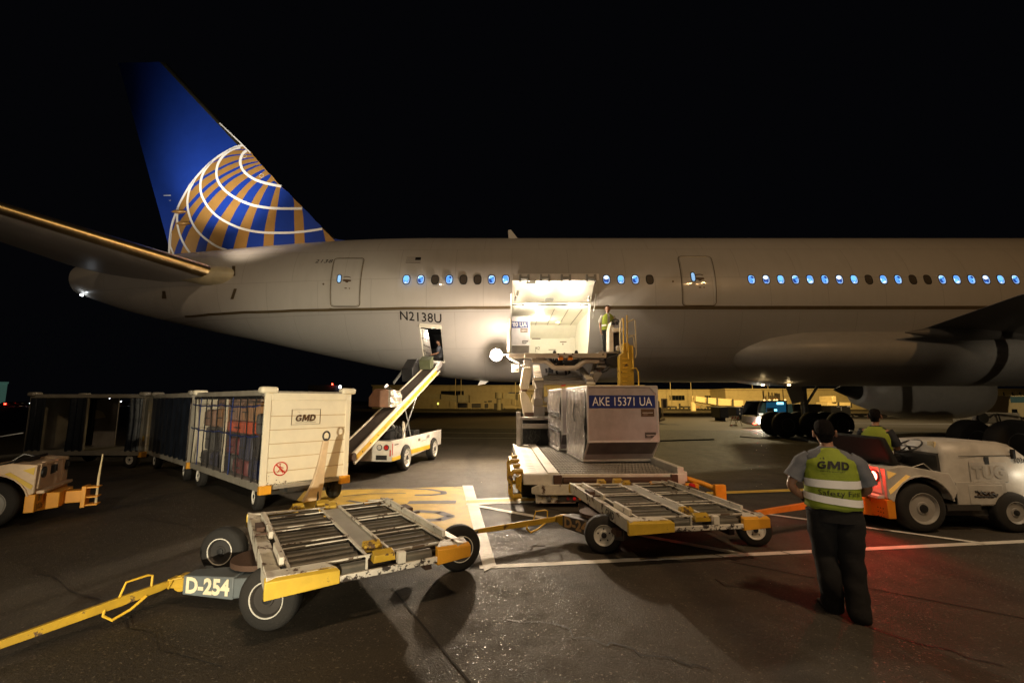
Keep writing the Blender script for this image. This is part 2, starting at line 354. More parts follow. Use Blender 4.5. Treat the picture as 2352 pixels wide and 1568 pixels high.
# pale concrete of the taxi lane beyond the aircraft
mk('concrete', (.17, .135, .09), .75, var=.15, vscale=.2, dirt=.4)
mk('concrete_dark', (.035, .031, .027), .8, var=.2, vscale=.4)
b = MB(); b.add([(-8,33,.003),(60,24.5,.003),(90,26,.003),(90,60,.003),(60,60,.003),(-12,60,.003)], [(0,1,2,3,4,5)]); b.build('taxi_lane_surface', 'concrete', kind='structure', smooth=False)

# sealed cracks and tar repairs wandering over the apron
mk('tar_seal', (.014, .012, .011), .5)
random.seed(31)
for (x0, y0, x1, y1) in ((60,1290,480,1540),(1180,1420,1640,1545),(1640,1330,2300,1530),(300,1180,640,1260),(1500,1180,2000,1330)):
    P0, P1 = gp(x0, y0, .006), gp(x1, y1, .006); b = MB(); pts = []
    for i in range(15):
        u = i/14; q = P0.lerp(P1, u); pts.append(q+Vector((random.uniform(-.07,.07), random.uniform(-.07,.07), .0001*i)))
    for i in range(14): strip(b, pts[i], pts[i+1], random.uniform(.006,.016))
    b.build('sealed_crack', 'tar_seal', kind='structure', smooth=False)
# ============================================================ AIRLINER
YC = 19.58
def fus_mat():
    m = mat('fuselage_paint', (.58, .56, .53), .40, var=.035, vscale=.8, coat=.3, dirt=.0)
    nt = m.node_tree; N = nt.nodes; L = nt.links; b = N['Principled BSDF']
    src = b.inputs['Base Color'].links[0].from_socket; b.inputs['Coat Roughness'].default_value = .06
    tc = N.new('ShaderNodeTexCoord'); sx = N.new('ShaderNodeSeparateXYZ'); L.new(tc.outputs['Object'], sx.inputs[0])
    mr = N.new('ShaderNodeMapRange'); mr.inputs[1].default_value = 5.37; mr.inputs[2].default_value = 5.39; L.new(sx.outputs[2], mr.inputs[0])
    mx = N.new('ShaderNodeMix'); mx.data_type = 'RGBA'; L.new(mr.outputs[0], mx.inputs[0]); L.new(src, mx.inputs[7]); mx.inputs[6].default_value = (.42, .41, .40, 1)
    # vertical drip and panel weathering
    mp = N.new('ShaderNodeMapping'); mp.inputs['Scale'].default_value = (2.2, .4, .35); L.new(tc.outputs['Object'], mp.inputs[0])
    n = N.new('ShaderNodeTexNoise'); n.inputs['Scale'].default_value = 1.6; n.inputs['Detail'].default_value = 7; L.new(mp.outputs[0], n.inputs['Vector'])
    r2 = N.new('ShaderNodeMapRange'); r2.inputs[1].default_value = .5; r2.inputs[2].default_value = .8; r2.inputs[4].default_value = .11; L.new(n.outputs[0], r2.inputs[0])
    m2 = N.new('ShaderNodeMix'); m2.data_type = 'RGBA'; L.new(r2.outputs[0], m2.inputs[0]); L.new(mx.outputs[2], m2.inputs[6]); m2.inputs[7].default_value = (.25, .23, .20, 1)
    L.new(m2.outputs[2], b.inputs['Base Color']); fin_col = m2.outputs[2]
    # faint skin-panel joints
    w = N.new('ShaderNodeTexBrick'); w.inputs['Scale'].default_value = 1; w.inputs['Mortar Size'].default_value = .010; w.inputs['Brick Width'].default_value = 2.13; w.inputs['Row Height'].default_value = 1.3
    cb = N.new('ShaderNodeCombineXYZ'); L.new(sx.outputs[0], cb.inputs[0]); L.new(sx.outputs[2], cb.inputs[1]); L.new(cb.outputs[0], w.inputs['Vector'])
    jf = N.new('ShaderNodeMath'); jf.operation = 'MULTIPLY'; jf.inputs[1].default_value = .28; L.new(w.outputs['Fac'], jf.inputs[0]); m3 = N.new('ShaderNodeMix'); m3.data_type = 'RGBA'; L.new(jf.outputs[0], m3.inputs[0]); L.new(fin_col, m3.inputs[6]); m3.inputs[7].default_value = (.12, .11, .10, 1); L.new(m3.outputs[2], b.inputs['Base Color'])
    bp = N.new('ShaderNodeBump'); bp.inputs['Strength'].default_value = .25; bp.inputs['Distance'].default_value = .004; bp.invert = True
    L.new(w.outputs['Fac'], bp.inputs['Height']); L.new(bp.outputs[0], b.inputs['Normal'])
    return m
M['fus'] = fus_mat()
plane = thing('airliner', 'large white airliner with blue tail and gold globe, its aft cargo door open', 'airplane', (0, YC, 0))
ST = [(190,611,678),(300,596,715),(420,583,745),(510,575,765),(600,567,783),(700,559,805),(780,553.5,822),(880,549,843),(980,547,860),(1080,547,872),(1176,547,877)]
SX = []
def el(y): return PITCH+math.atan((784-y)/FP)
for x, yt, yb in ST:
    t, q = el(yt), el(yb); mid = (t+q)/2; half = (t-q)/2
    D = YC/math.cos(mid); r = D*math.sin(half); dz = YC*math.tan(mid)
    c = YC*CP+dz*SP; SX.append(((x-1176)/FP*c, CAM_H+dz, r))
SX.append((30.0, SX[-1][1], SX[-1][2]))
ZC, RF = SX[-1][1], SX[-1][2]
def fus(X):
    if X <= SX[0][0]: return SX[0][1], SX[0][2]
    for i in range(len(SX)-1):
        if X <= SX[i+1][0]:
            p = [SX[max(i-1,0)], SX[i], SX[i+1], SX[min(i+2,len(SX)-1)]]
            u = (X-p[1][0])/(p[2][0]-p[1][0]); out = []
            for k in (1, 2):
                h = p[2][0]-p[1][0]
                m0 = (p[2][k]-p[0][k])/(p[2][0]-p[0][0])*h if i > 0 else (p[2][k]-p[1][k])
                m1 = (p[3][k]-p[1][k])/(p[3][0]-p[1][0])*h
                out.append((2*u**3-3*u*u+1)*p[1][k]+(u**3-2*u*u+u)*m0+(-2*u**3+3*u*u)*p[2][k]+(u**3-u*u)*m1)
            return out[0], out[1]
    return SX[-1][1], SX[-1][2]
def fp_(X, phi, off=0):
    z, r = fus(X); r += off
    return Vector((X, YC-r*math.cos(phi), z+r*math.sin(phi)))
def hit(x, y):     # pixel -> (X, phi) on the near side of the fuselage
    X = (x-1176)/FP*17
    a = (x-1176)/FP; b = (784-y)/FP; d = Vector((a, CP-b*SP, SP+b*CP))
    for _ in range(12):
        z, r = fus(X); oy, oz = -YC, CAM_H-z
        A = d.y**2+d.z**2; B = 2*(d.y*oy+d.z*oz); C_ = oy*oy+oz*oz-r*r
        disc = max(B*B-4*A*C_, 0); t = (-B-math.sqrt(disc))/(2*A); X = d.x*t
    py = d.y*t-YC; pz = CAM_H+d.z*t-z
    return X, math.atan2(pz, -py)
# openings: (X0, X1, phi0, phi1)
c0 = (0.0, 2.88, math.asin((3.66-ZC)/RF), math.asin((5.50-ZC)/RF))
h1, h2, h3 = hit(960, 746), hit(1012, 746), hit(1006, 830)
c1 = (h1[0]+.06, h2[0]+.02, h3[1], h1[1])
xs = sorted(set([SX[0][0]+ (c0[0]-SX[0][0])*i/60 for i in range(60)]+[c0[0], c0[1], c1[0], c1[1]]+[c0[0]+(c0[1])*i/4 for i in range(4)]+[c0[1]+(30-c0[1])*i/30 for i in range(31)]))
xs = [x for i, x in enumerate(xs) if i == 0 or x-xs[i-1] > .02 or x in (c0[0], c0[1], c1[0], c1[1])]
keyp = [c0[2], c0[3], c1[2], c1[3]]; keyx = [c0[0], c0[1], c1[0], c1[1]]
xs = sorted([x for x in xs if x in keyx or min(abs(x-k) for k in keyx) > .12])
ph = sorted([p for p in [R(-180+4*i) for i in range(90)] if min(abs(p-k) for k in keyp) > R(1.6)]+keyp)
b = MB(); n = len(ph)
for X in xs: b.v += [fp_(X, p) for p in ph]
for i in range(len(xs)-1):
    for j in range(n):
        k = (j+1) % n; xm = (xs[i]+xs[i+1])/2; pm = (ph[j]+ph[k])/2 if k else R(178)
        if any(c[0] < xm < c[1] and c[2] < pm < c[3] for c in (c0, c1)): continue
        b.f.append([i*n+j, i*n+k, (i+1)*n+k, (i+1)*n+j]); b.m.append(0)
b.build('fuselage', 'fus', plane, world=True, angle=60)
b = MB(); z, r = fus(SX[0][0]); X0 = SX[0][0]        # tail cone exhaust end
b.lathe((X0, YC, z), (-1,0,0), [(-.02, r*.99), (.01, r*.95), (-.15, r*.6), (-.3, r*.5)]); b.build('tail_cone', 'dark_metal', plane, world=True)
# cheat line
def ribbon(b, pts, w, off=.006):       # pts: (X, phi) ; w metres (constant) painted along the skin
    o = len(b.v)
    for X, p in pts:
        r = fus(X)[1]; b.v += [fp_(X, p+w/2/r, off), fp_(X, p-w/2/r, off)]
    for i in range(len(pts)-1): b.f.append([o+2*i, o+2*i+1, o+2*i+3, o+2*i+2]); b.m.append(0)
b = MB(); pts = [hit(x, y) for x, y in ((425,727),(480,722),(560,717),(680,713),(800,710.5),(930,708),(1080,706.5),(1176,706))]
pts = [p for p in pts if True]
def dense(pts, n=4):
    out = []
    for i in range(len(pts)-1):
        for k in range(n): u = k/n; out.append((pts[i][0]*(1-u)+pts[i+1][0]*u, pts[i][1]*(1-u)+pts[i+1][1]*u))
    return out+[pts[-1]]
pe = pts[-1][1]
ribbon(b, dense(pts)+[(0.0-.03, pe)], .11); ribbon(b, [(2.92+i*1.3, pe) for i in range(22)], .13); b.build('cheat_line', 'stripe', plane, world=True)
# doors
def skin_patch(b, c, off, n=8):        # c: 4 corners (X,phi) tl,tr,br,bl, rounded
    rows = []
    for i in range(n+1):
        u = i/n; a = (c[0][0]*(1-u)+c[3][0]*u, c[0][1]*(1-u)+c[3][1]*u); d = (c[1][0]*(1-u)+c[2][0]*u, c[1][1]*(1-u)+c[2][1]*u)
        rows.append([fp_(a[0]*(1-v)+d[0]*v, a[1]*(1-v)+d[1]*v, off) for v in (0, .25, .5, .75, 1)])
    b.rings(rows, cap=False, closed=False)
def round_path(c, rad=.16, k=5):       # corners in (X, phi) -> rounded closed path in (X, phi)
    r = RF; P = [Vector((q[0], q[1]*r)) for q in c]; out = []
    for i in range(4):
        p, a, d = P[i], P[i-1], P[(i+1) % 4]; e1 = (a-p).normalized()*rad; e2 = (d-p).normalized()*rad
        for t in range(k+1):
            u = t/k; q = (p+e1)*(1-u)**2+p*2*u*(1-u)+(p+e2)*u*u; out.append((q.x, q.y/r))
        nx_ = P[(i+1) % 4]; s0 = p+e2; s1 = nx_+(p-nx_).normalized()*rad
        for t in range(1, 10): q = s0.lerp(s1, t/10); out.append((q.x, q.y/r))
    return out
def cabin_door(px, wlit):
    c = [hit(*p) for p in px]
    b = MB(); rp = round_path(c); cx = sum(p[0] for p in rp)/len(rp); cy = sum(p[1] for p in rp)/len(rp)
    for s in (1, .66, .33): b.v += [fp_(cx+(p[0]-cx)*s, cy+(p[1]-cy)*s, .012) for p in rp]
    b.v.append(fp_(cx, cy, .012)); m = len(rp)
    for k in range(2):
        for i in range(m): b.f.append([k*m+i, k*m+(i+1) % m, (k+1)*m+(i+1) % m, (k+1)*m+i]); b.m.append(0)
    for i in range(m): b.f.append([2*m+i, 2*m+(i+1) % m, 3*m]); b.m.append(0)
    d = b.build('cabin_door', 'fus', plane, world=True)
    b = MB(); pts = [fp_(p[0], p[1], .01) for p in rp]; b.tube(pts+[pts[0]], .016, 5, cap=False); b.build('door_seal', 'stripe', d, world=True)
    b = MB(); pts = [fp_(cx+(p[0]-cx)*.94, cy+(p[1]-cy)*.965, .012) for p in rp]; b.tube(pts+[pts[0]], .008, 4, cap=False); b.build('door_edge', 'galv', d, world=True)
    wx = c[0][0]*.62+c[1][0]*.38-.12 if wlit == 0 else c[0][0]*.66+c[1][0]*.34-.02
    def rr(cx, cy, w, h, off, n=16): return [fp_(cx+w/2*math.copysign(abs(math.cos(t))**.6, math.cos(t)), cy+h/2/RF*math.copysign(abs(math.sin(t))**.6, math.sin(t)), off) for t in [2*math.pi*i/n for i in range(n)]]
    wy = cy+.02
    b = MB(); b.poly(rr(wx, wy, .20, .42, .016)); b.build('window_frame', 'black', d, world=True)
    b = MB(); b.poly(rr(wx, wy, .13, .34, .02)); b.build('door_window', 'lamp_doorglass', d, world=True)
    hx = cx+.05
    b = MB(); b.tube([fp_(hx-.14+.28*i/6, wy+(.07+.035*math.sin(math.pi*i/6))/RF, .02) for i in range(7)], .012, 5); b.poly(rr(hx, wy-.07/RF, .34, .09, .016)); b.poly(rr(hx, wy-.12/RF, .12, .09, .018)); b.build('door_handle', 'decal_brown', d, world=True)
    b = MB(); b.poly(rr(hx-.03, wy-.42/RF, .10, .05, .016)); b.poly(rr(hx+.12, wy-.42/RF, .05, .05, .016)); b.build('placard', 'stripe', d, world=True)
    # scuff plates under the sill
    b = MB()
    for q in (c[2], c[3]): b.poly(rr(q[0], q[1]-.10/RF, .12, .07, .012))
    b.build('sill_fitting', 'stripe', d, world=True)
M['lamp_doorglass'] = glow('lamp_doorglass', (.30, .58, .95), .9)
z2 = lambda x, y: ((x/4.276+700)*.98, (y/4.276+540)*.98)
z3 = lambda x, y: ((x/2.613+1500)*.98, (y/2.613+560)*.98)
cabin_door([z2(363,280), z2(662,278), z2(615,763), z2(322,763)], 0)
cabin_door([z3(228,108), z3(432,108), z3(466,408), z3(258,408)], 1)
b = MB()
for q in (hit(*z2(248,537)), hit(*z3(202,260))): b.lathe(fp_(q[0], q[1], 0), fp_(q[0], q[1], 1)-fp_(q[0], q[1], 0), [(0,.04),(.012,.035)], 12)
b.build('static_port', 'stripe', plane, world=True)
# cabin windows
def win_shape(X, p, w, h, off, n=20): return [fp_(X+w/2*math.copysign(abs(math.cos(t))**.75, math.cos(t)), p+h/2/RF*math.copysign(abs(math.sin(t))**.75, math.sin(t)), off) for t in [2*math.pi*i/n for i in range(n)]]
def pane_mat(name, seed):
    m = bpy.data.materials.new(name); m.use_nodes = True; nt = m.node_tree; N = nt.nodes; L = nt.links; b = N['Principled BSDF']
    b.inputs['Base Color'].default_value = (.02, .03, .05, 1); b.inputs['Roughness'].default_value = .15
    tc = N.new('ShaderNodeTexCoord'); mp = N.new('ShaderNodeMapping'); mp.inputs['Location'].default_value = (seed*3.7, seed*1.3, seed*2.1); mp.inputs['Scale'].default_value = (3.5, 1, 4.5); L.new(tc.outputs['Object'], mp.inputs[0])
    n = N.new('ShaderNodeTexVoronoi'); n.inputs['Scale'].default_value = 1.6; L.new(mp.outputs[0], n.inputs['Vector'])
    cr = N.new('ShaderNodeValToRGB'); e = cr.color_ramp.elements; cr.color_ramp.interpolation = 'CONSTANT'
    e[0].color = (.015, .05, .22, 1); e[1].position = .72; e[1].color = (.75, .88, 1, 1)
    q = cr.color_ramp.elements.new(.32); q.color = (.09, .30, .90, 1); q = cr.color_ramp.elements.new(.52); q.color = (.16, .50, 1, 1)
    sc = N.new('ShaderNodeSeparateColor'); L.new(n.outputs['Color'], sc.inputs[0]); L.new(sc.outputs[0], cr.inputs[0])
    L.new(cr.outputs[0], b.inputs['Emission Color']); b.inputs['Emission Strength'].default_value = 1.5
    return m
PM = [pane_mat('lit_cabin_glass', i) for i in range(5)]
mk('window_shade', (.055, .042, .03), .5)
M['win_reveal_glow'] = glow('win_reveal_glow', (.42, .62, 1), .75)  # cabin light on the window surround put in as a glow
pw = hit(1176, 642)[1]
b = MB(); outer = win_shape(0, pw, .30, .405, .004); inner = win_shape(0, pw, .235, .335, .010); b.rings([outer, inner], cap=False); b.build('window', 'black', plane, world=True, smooth=False)
frame0 = COL.objects['window'] if 'window' in COL.objects else bpy.data.objects['window']
b = MB(); b.poly(win_shape(0, pw, .25, .35, .006)); rev0 = b.build('reveal', 'win_reveal_glow', frame0, world=True, smooth=False)
b = MB(); b.poly(win_shape(-.012, pw+.004, .195, .30, .009)); pane0 = b.build('pane', PM[0], frame0, world=True, smooth=False)
panes = []
for pm in PM+[M['window_shade']]:
    me = pane0.data.copy(); me.materials.clear(); me.materials.append(pm); panes.append(me)
left = [935.6+32.3*i for i in range(8)]+[1161.7+33.07*i for i in range(1, 11)]
right = [1726.2+33.69*i for i in range(20)]
dark = {2, 4, 5, 8, 11, 12, 17, 18+8, 18+11, 18+12}
for i, px in enumerate(left+right):
    X = hit(px, 642)[0]
    f = frame0 if i == 0 else frame0.copy()
    q = pane0 if i == 0 else pane0.copy(); rv = rev0 if i == 0 else rev0.copy()
    if i: COL.objects.link(f); COL.objects.link(q); COL.objects.link(rv); q.parent = f; rv.parent = f; f.parent = plane
    f.location.x = X; q.data = panes[5] if i in dark else panes[(i*7) % 5]
    if i in dark:
        if i == 2: darkrev = rv.data.copy(); darkrev.materials.clear(); darkrev.materials.append(M['window_shade'])
        rv.data = darkrev
# writing on the skin
def skin_text(txt, size, px, name, m, phi_slope=0, off=.008, **k):
    X0, p0 = hit(*px); vs, fs = text_mb(txt, size, **k)
    b = MB(); b.add([fp_(X0+x, p0+y/RF, off) for x, y in vs], fs); b.build(name, m, plane, world=True, smooth=False)
skin_text('N2138U', .50, (966, 729), 'registration', 'decal_black', bold=.006, xs=.90, ls=1.05)
skin_text('2138', .29, (743, 600.5), 'fleet_number', 'decal_black', shear=.25, bold=.001, xs=1.12, ls=1.12)
# flag
q = [hit(*z2(*p)) for p in ((1082,270),(1228,270),(1220,328),(1073,328))]
def fl(u, v):
    a = (q[0][0]*(1-u)+q[1][0]*u, q[0][1]*(1-u)+q[1][1]*u); d = (q[3][0]*(1-u)+q[2][0]*u, q[3][1]*(1-u)+q[2][1]*u)
    return fp_(a[0]*(1-v)+d[0]*v, a[1]*(1-v)+d[1]*v, .008)
b = MB()
for k in range(0, 13):
    b.mat(0 if k % 2 == 0 else 1); u1 = .62 if k < 7 else 1
    b.add([fl(0, k/13), fl(u1, k/13), fl(u1, (k+1)/13), fl(0, (k+1)/13)], [(0,1,2,3)])
b.mat(2); b.add([fl(.6, 0), fl(1, 0), fl(1, 7/13), fl(.6, 7/13)], [(0,1,2,3)])
b.build('flag', ['decal_brown', 'tail_white', 'decal_black'], plane, world=True, smooth=False)
# cargo hold interior seen through the open door
def hold(c, xw0, xw1, yb, zf, zc, name, m, parent):
    b = MB(); x0, x1, p0, p1 = c
    A = [fp_(x0, p0), fp_(x0, p1), fp_(x1, p1), fp_(x1, p0)]
    e = [Vector((p.x, p.y+.22, p.z)) for p in A]
    for i in range(4): j = (i+1) % 4; b.add([A[i], A[j], e[j], e[i]], [(0,1,2,3)])
    yF, yT = A[0].y+.12, A[1].y+.25
    b.add([(xw0,yF,zf),(xw1,yF,zf),(xw1,yb,zf),(xw0,yb,zf)], [(0,1,2,3)])
    b.add([(xw0,yT,zc),(xw1,yT,zc),(xw1,yb-.7,zc),(xw0,yb-.7,zc)], [(0,1,2,3)])
    b.add([(xw0,yb,zf),(xw1,yb,zf),(xw1,yb,zc-.55),(xw0,yb,zc-.55)], [(0,1,2,3)])
    b.add([(xw0,yb,zc-.55),(xw1,yb,zc-.55),(xw1,yb-.7,zc),(xw0,yb-.7,zc)], [(0,1,2,3)])
    b.add([(xw1,yF,zf),(xw1,yb,zf),(xw1,yb,zc),(xw1,yT,zc)], [(0,1,2,3)])
    b.add([(xw0,yF,zf),(xw0,yb,zf),(xw0,yb,zc),(xw0,yT,zc)], [(0,1,2,3)])
    return b.build(name, m, parent, world=True, smooth=False)
hl = hold(c0, -1.9, 3.05, 21.9, 3.64, 5.47, 'cargo_hold', 'liner', plane)
b = MB()
for X in (1.10, 1.65, 2.2, 2.74): b.box(X-.008, X+.008, 17.4, 21.1, 5.452, 5.465)
b.build('ceiling_seam', 'decal_brown', hl, world=True)
zz = zo(1100, 600, 5.227)
b = MB()
for p, q in (((767,1005),(872,1018)),((1110,1045),(1190,1056)),((970,1142),(1060,1150)),((1140,1068),(1152,1088)),((808,1110),(813,1175))):
    a_ = zz(*p, Y=21.88); d_ = zz(*q, Y=21.88); b.box(a_.x, d_.x, 21.87, 21.885, min(a_.z, d_.z), max(a_.z, d_.z))
b.build('liner_marking', 'stripe', hl, world=True)
p_ = zz(838, 1130, Y=21.86); put_text('42', .22, p_, (1,0,0), (0,0,1), 'bay_number', 'decal_brown', hl, world=True)
b = MB(); a_ = zz(1235, 968, Y=21.87); d_ = zz(1338, 1150, Y=21.87); b.box(a_.x, d_.x, 21.86, 21.885, d_.z, a_.z); b.build('vent_grille', 'liner', hl, world=True)
b = MB()
for x, y in ((1085, 812), (1035, 912)):
    p = zz(x, y, z=5.455); b.lathe(p, (0,0,-1), [(0,.09),(.02,.08)], 16)
b.build('ceiling_light', 'lamp_warm', hl, world=True)
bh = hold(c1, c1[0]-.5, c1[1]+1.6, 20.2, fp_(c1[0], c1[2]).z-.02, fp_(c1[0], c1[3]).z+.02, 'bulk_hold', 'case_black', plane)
# bulk door frame lip + inner net
b = MB(); rp = [(c1[0],c1[2]),(c1[0],c1[3]),(c1[1],c1[3]),(c1[1],c1[2])]
P = [fp_(*q, .004) for q in rp]; 
b.bar(P[1], P[2], .05, .16); b.bar(P[0], P[3], .05, .05); b.bar(P[1], P[0], .05, .05); b.bar(P[2], P[3], .04, .04); b.build('bulk_door_frame', 'liner', plane, world=True)
b = MB(); T0 = fp_(c1[0]+.04, c1[3]); B0 = fp_(c1[0]+.04, c1[2])
b.add([T0+Vector((0,.15,-.1)), T0+Vector((.22,.25,-.15)), B0+Vector((.27,.2,.1)), B0+Vector((0,.05,.0))], [(0,1,2,3)])
o = b.build('hold_curtain', 'alu_light', plane, world=True); so = o.modifiers.new('s', 'SOLIDIFY'); so.thickness = .01
b = MB()
for t in (.3, .5, .68, .85): b.bar(T0*(1-t)+B0*t+Vector((0,.03,-.05)), T0*(1-t)+B0*t+Vector((.25,.16,-.16)), .02, .02)
b.build('strap', 'black', o, world=True)
lamp('POINT', 'hold_lamp', fp_(c1[1]-.35, c1[3]-.06)+Vector((0,.25,-.08)), 30, WHITE, .05)
# cargo door swung open
hg = Vector((0, fp_(0, c0[3]).y-.02, 5.53)); tip = Vector((0, 14.75, 5.93)); N_ = 10
def door_arc(x, off):
    out = []
    for i in range(N_+1):
        u = i/N_; p = hg*(1-u)+tip*u; p = Vector((x, p.y, p.z+.26*math.sin(math.pi*u)+off+.06*u)); out.append(p)
    return out
b = MB(); xl, xr = .02, 2.9
outer_l, outer_r, in_l, in_r = door_arc(xl, .13), door_arc(xr, .13), door_arc(xl, 0), door_arc(xr, 0)
b.rings([outer_l, outer_r], cap=False, closed=False)
b.mat(1); b.rings([in_l, in_r], cap=False, closed=False)
b.mat(2); b.rings([outer_l, in_l], cap=False, closed=False); b.rings([outer_r, in_r], cap=False, closed=False)
b.add([outer_l[-1], outer_r[-1], in_r[-1]+Vector((0,0,-.10)), in_l[-1]+Vector((0,0,-.10))], [(0,1,2,3)])
cdoor = b.build('cargo_door', ['fus', 'liner', 'alu_light'], plane, world=True)
for x in (.24, .93, 1.62, 2.46):
    b = MB(); e = tip; b.box(x, x+.07, e.y-.06, e.y+.05, e.z-.07, e.z+.16); b.box(x+.27, x+.34, e.y-.06, e.y+.05, e.z-.07, e.z+.16); b.box(x+.05, x+.30, e.y-.10, e.y, e.z-.02, e.z+.07); b.build('latch', 'galv', cdoor, world=True, bevel=.01)
b = MB(); pp = hg*.35+tip*.65
b.box(.5, .82, pp.y-.15, pp.y+.12, pp.z+.11, pp.z+.22); b.box(1.2, 1.5, hg.y-.5, hg.y-.2, hg.z+.0, hg.z+.05); b.box(.10, .17, hg.y-.6, hg.y-.35, hg.z-.02, hg.z+.1); b.box(2.72, 2.79, hg.y-.6, hg.y-.35, hg.z-.02, hg.z+.1)
b.build('door_fitting', 'galv', cdoor, world=True, bevel=.008)
for x in (0.98, 2.18):
    p = Vector((x, hg.y*.55+tip.y*.45, hg.z*.55+tip.z*.45+.25))
    b = MB(); b.lathe(p, (0,0,-1), [(0,.07),(.03,.065)], 14); b.build('door_lamp', 'lamp_hot', cdoor, world=True)
    lamp('POINT', 'cargo_door_lamp', p+Vector((0,0,-.12)), 42, (1,.86,.66), .05)
for x in (0.7, 2.3):
    b = MB(); b.box(x-.2, x+.2, hg.y+.22, hg.y+.30, 5.42, 5.455); b.build('sill_lamp', 'lamp_hot', hl, world=True)
    lamp('POINT', 'hold_ceiling_lamp', (x, hg.y+.35, 5.33), 85, (1,.86,.66), .06)
lamp('POINT', 'hold_ceiling_lamp', (1.2, 19.6, 5.2), 85, (1,.88,.68), .08)
b = MB(); b.bar((-.03, hg.y-.9, 5.66), (-.03, hg.y-.15, 4.9), .03, .03); b.bar((2.95, hg.y-.9, 5.66), (2.95, hg.y-.15, 4.9), .03, .03); b.build('door_strut', 'steel', cdoor, world=True)
# ---------------------------------------------------------------- fin with the globe
TEa = at(395, 585, Y=YC); TEt = at(275, 150, Y=YC); LEr = at(776, 552, Y=YC); LEt = at(384, 147, Y=YC)
def te(z): u = (z-TEa.z)/(TEt.z-TEa.z); return TEa.x+(TEt.x-TEa.x)*u
LEP = [at(*p, Y=YC) for p in ((850,562),(776,552),(700,490),(577.7,353),(491.8,261),(384,147))]
def le(z):
    for i in range(len(LEP)-1):
        if z <= LEP[i+1].z or i == len(LEP)-2:
            u = (z-LEP[i].z)/(LEP[i+1].z-LEP[i].z); return LEP[i].x+(LEP[i+1].x-LEP[i].x)*max(0, u)
def fy(X, z): return YC-.07-.026*max(0, X-te(z))
zs = [ZC-.2+0*1, 8.2, 8.6, 9.0, 9.6, 10.4, 11.2, 12, 13, 14, 15, 16, 17, TEt.z]
zs = [LEP[0].z-1.6] + [LEP[i].z+(LEP[i+1].z-LEP[i].z)*k/4 for i in range(5) for k in range(4)]+[LEP[-1].z]
b = MB(); rings = []
for z in zs:
    a, l = te(z), le(z)-.26; rings.append([(a, YC-.06, z), (l, fy(l, z), z), (l, 2*YC-fy(l, z), z), (a, YC+.06, z)])
b.rings(rings); fin = b.build('vertical_fin', 'tail_blue', plane, world=True, smooth=False)
b = MB(); rings = []
mk('fin_edge', (.16, .15, .10), .3, .7)
for z in zs:
    l = le(z); l0 = l-.26; y0 = fy(l0, z)-.004; h = YC-y0
    rings.append([(l0-.01, y0, z), (l0+.12, YC-h*.85, z), (l-.03, YC-h*.4, z), (l, YC, z), (l-.03, YC+h*.4, z), (l0+.12, YC+h*.85, z), (l0-.01, 2*YC-y0, z)])
b.rings(rings); b.build('fin_leading_edge', 'fin_edge', fin, world=True)
ZA = zo(380, 330, 5.807)
def fpnt(x, y, off):
    X = ZA(x, y, Y=YC-.2)
    for _ in range(3): X = ZA(x, y, Y=fy(X.x, X.z)-off)
    return X
def smooth_pts(p, n=5):
    out = []
    for i in range(len(p)-1):
        q = [p[max(i-1,0)], p[i], p[i+1], p[min(i+2,len(p)-1)]]
        for k in range(n):
            t = k/n; out.append(tuple(.5*(2*q[1][j]+(q[2][j]-q[0][j])*t+(2*q[0][j]-5*q[1][j]+4*q[2][j]-q[3][j])*t*t+(3*q[1][j]-q[0][j]-3*q[2][j]+q[3][j])*t**3) for j in range(len(p[0]))))
    return out+[tuple(p[-1])]
def fin_ribbon(b, pts, w=None, off=.012):
    pts = smooth_pts([(p[0], p[1], p[2] if len(p) > 2 else w) for p in pts]); o = len(b.v)
    for i, (x, y, ww) in enumerate(pts):
        a, c = pts[max(i-1,0)], pts[min(i+1,len(pts)-1)]; dx, dy = c[0]-a[0], c[1]-a[1]; l = math.hypot(dx, dy) or 1
        nx, ny = -dy/l*ww/2, dx/l*ww/2; b.v += [fpnt(x+nx, y+ny, off), fpnt(x-nx, y-ny, off)]
    for i in range(len(pts)-1): b.f.append([o+2*i, o+2*i+1, o+2*i+3, o+2*i+2]); b.m.append(0)
C0 = [(1100,62),(1000,85),(880,142),(760,217),(640,312),(530,422),(430,537),(350,650),(285,765),(230,870),(195,965),(150,1080),(120,1200),(103,1340),(97,1460),(95,1560)]
LEb = [(1205,150),(1290,260),(1350,325),(1400,380),(1450,440),(1505,485),(1560,560),(1625,625),(1700,690),(1800,795),(1900,890),(1960,965),(2070,1070),(2180,1190),(2260,1265),(2360,1370)]
b = MB(); ctr = (1100, 800)
edge = smooth_pts(C0, 3)+[(95,1620),(600,1640),(1200,1600),(1800,1560),(2400,1480)]+LEb[::-1]
b.poly([fpnt(x, y, .004) for x, y in edge]); b.build('globe_gold_field', 'gold_paint', fin, world=True, smooth=False)
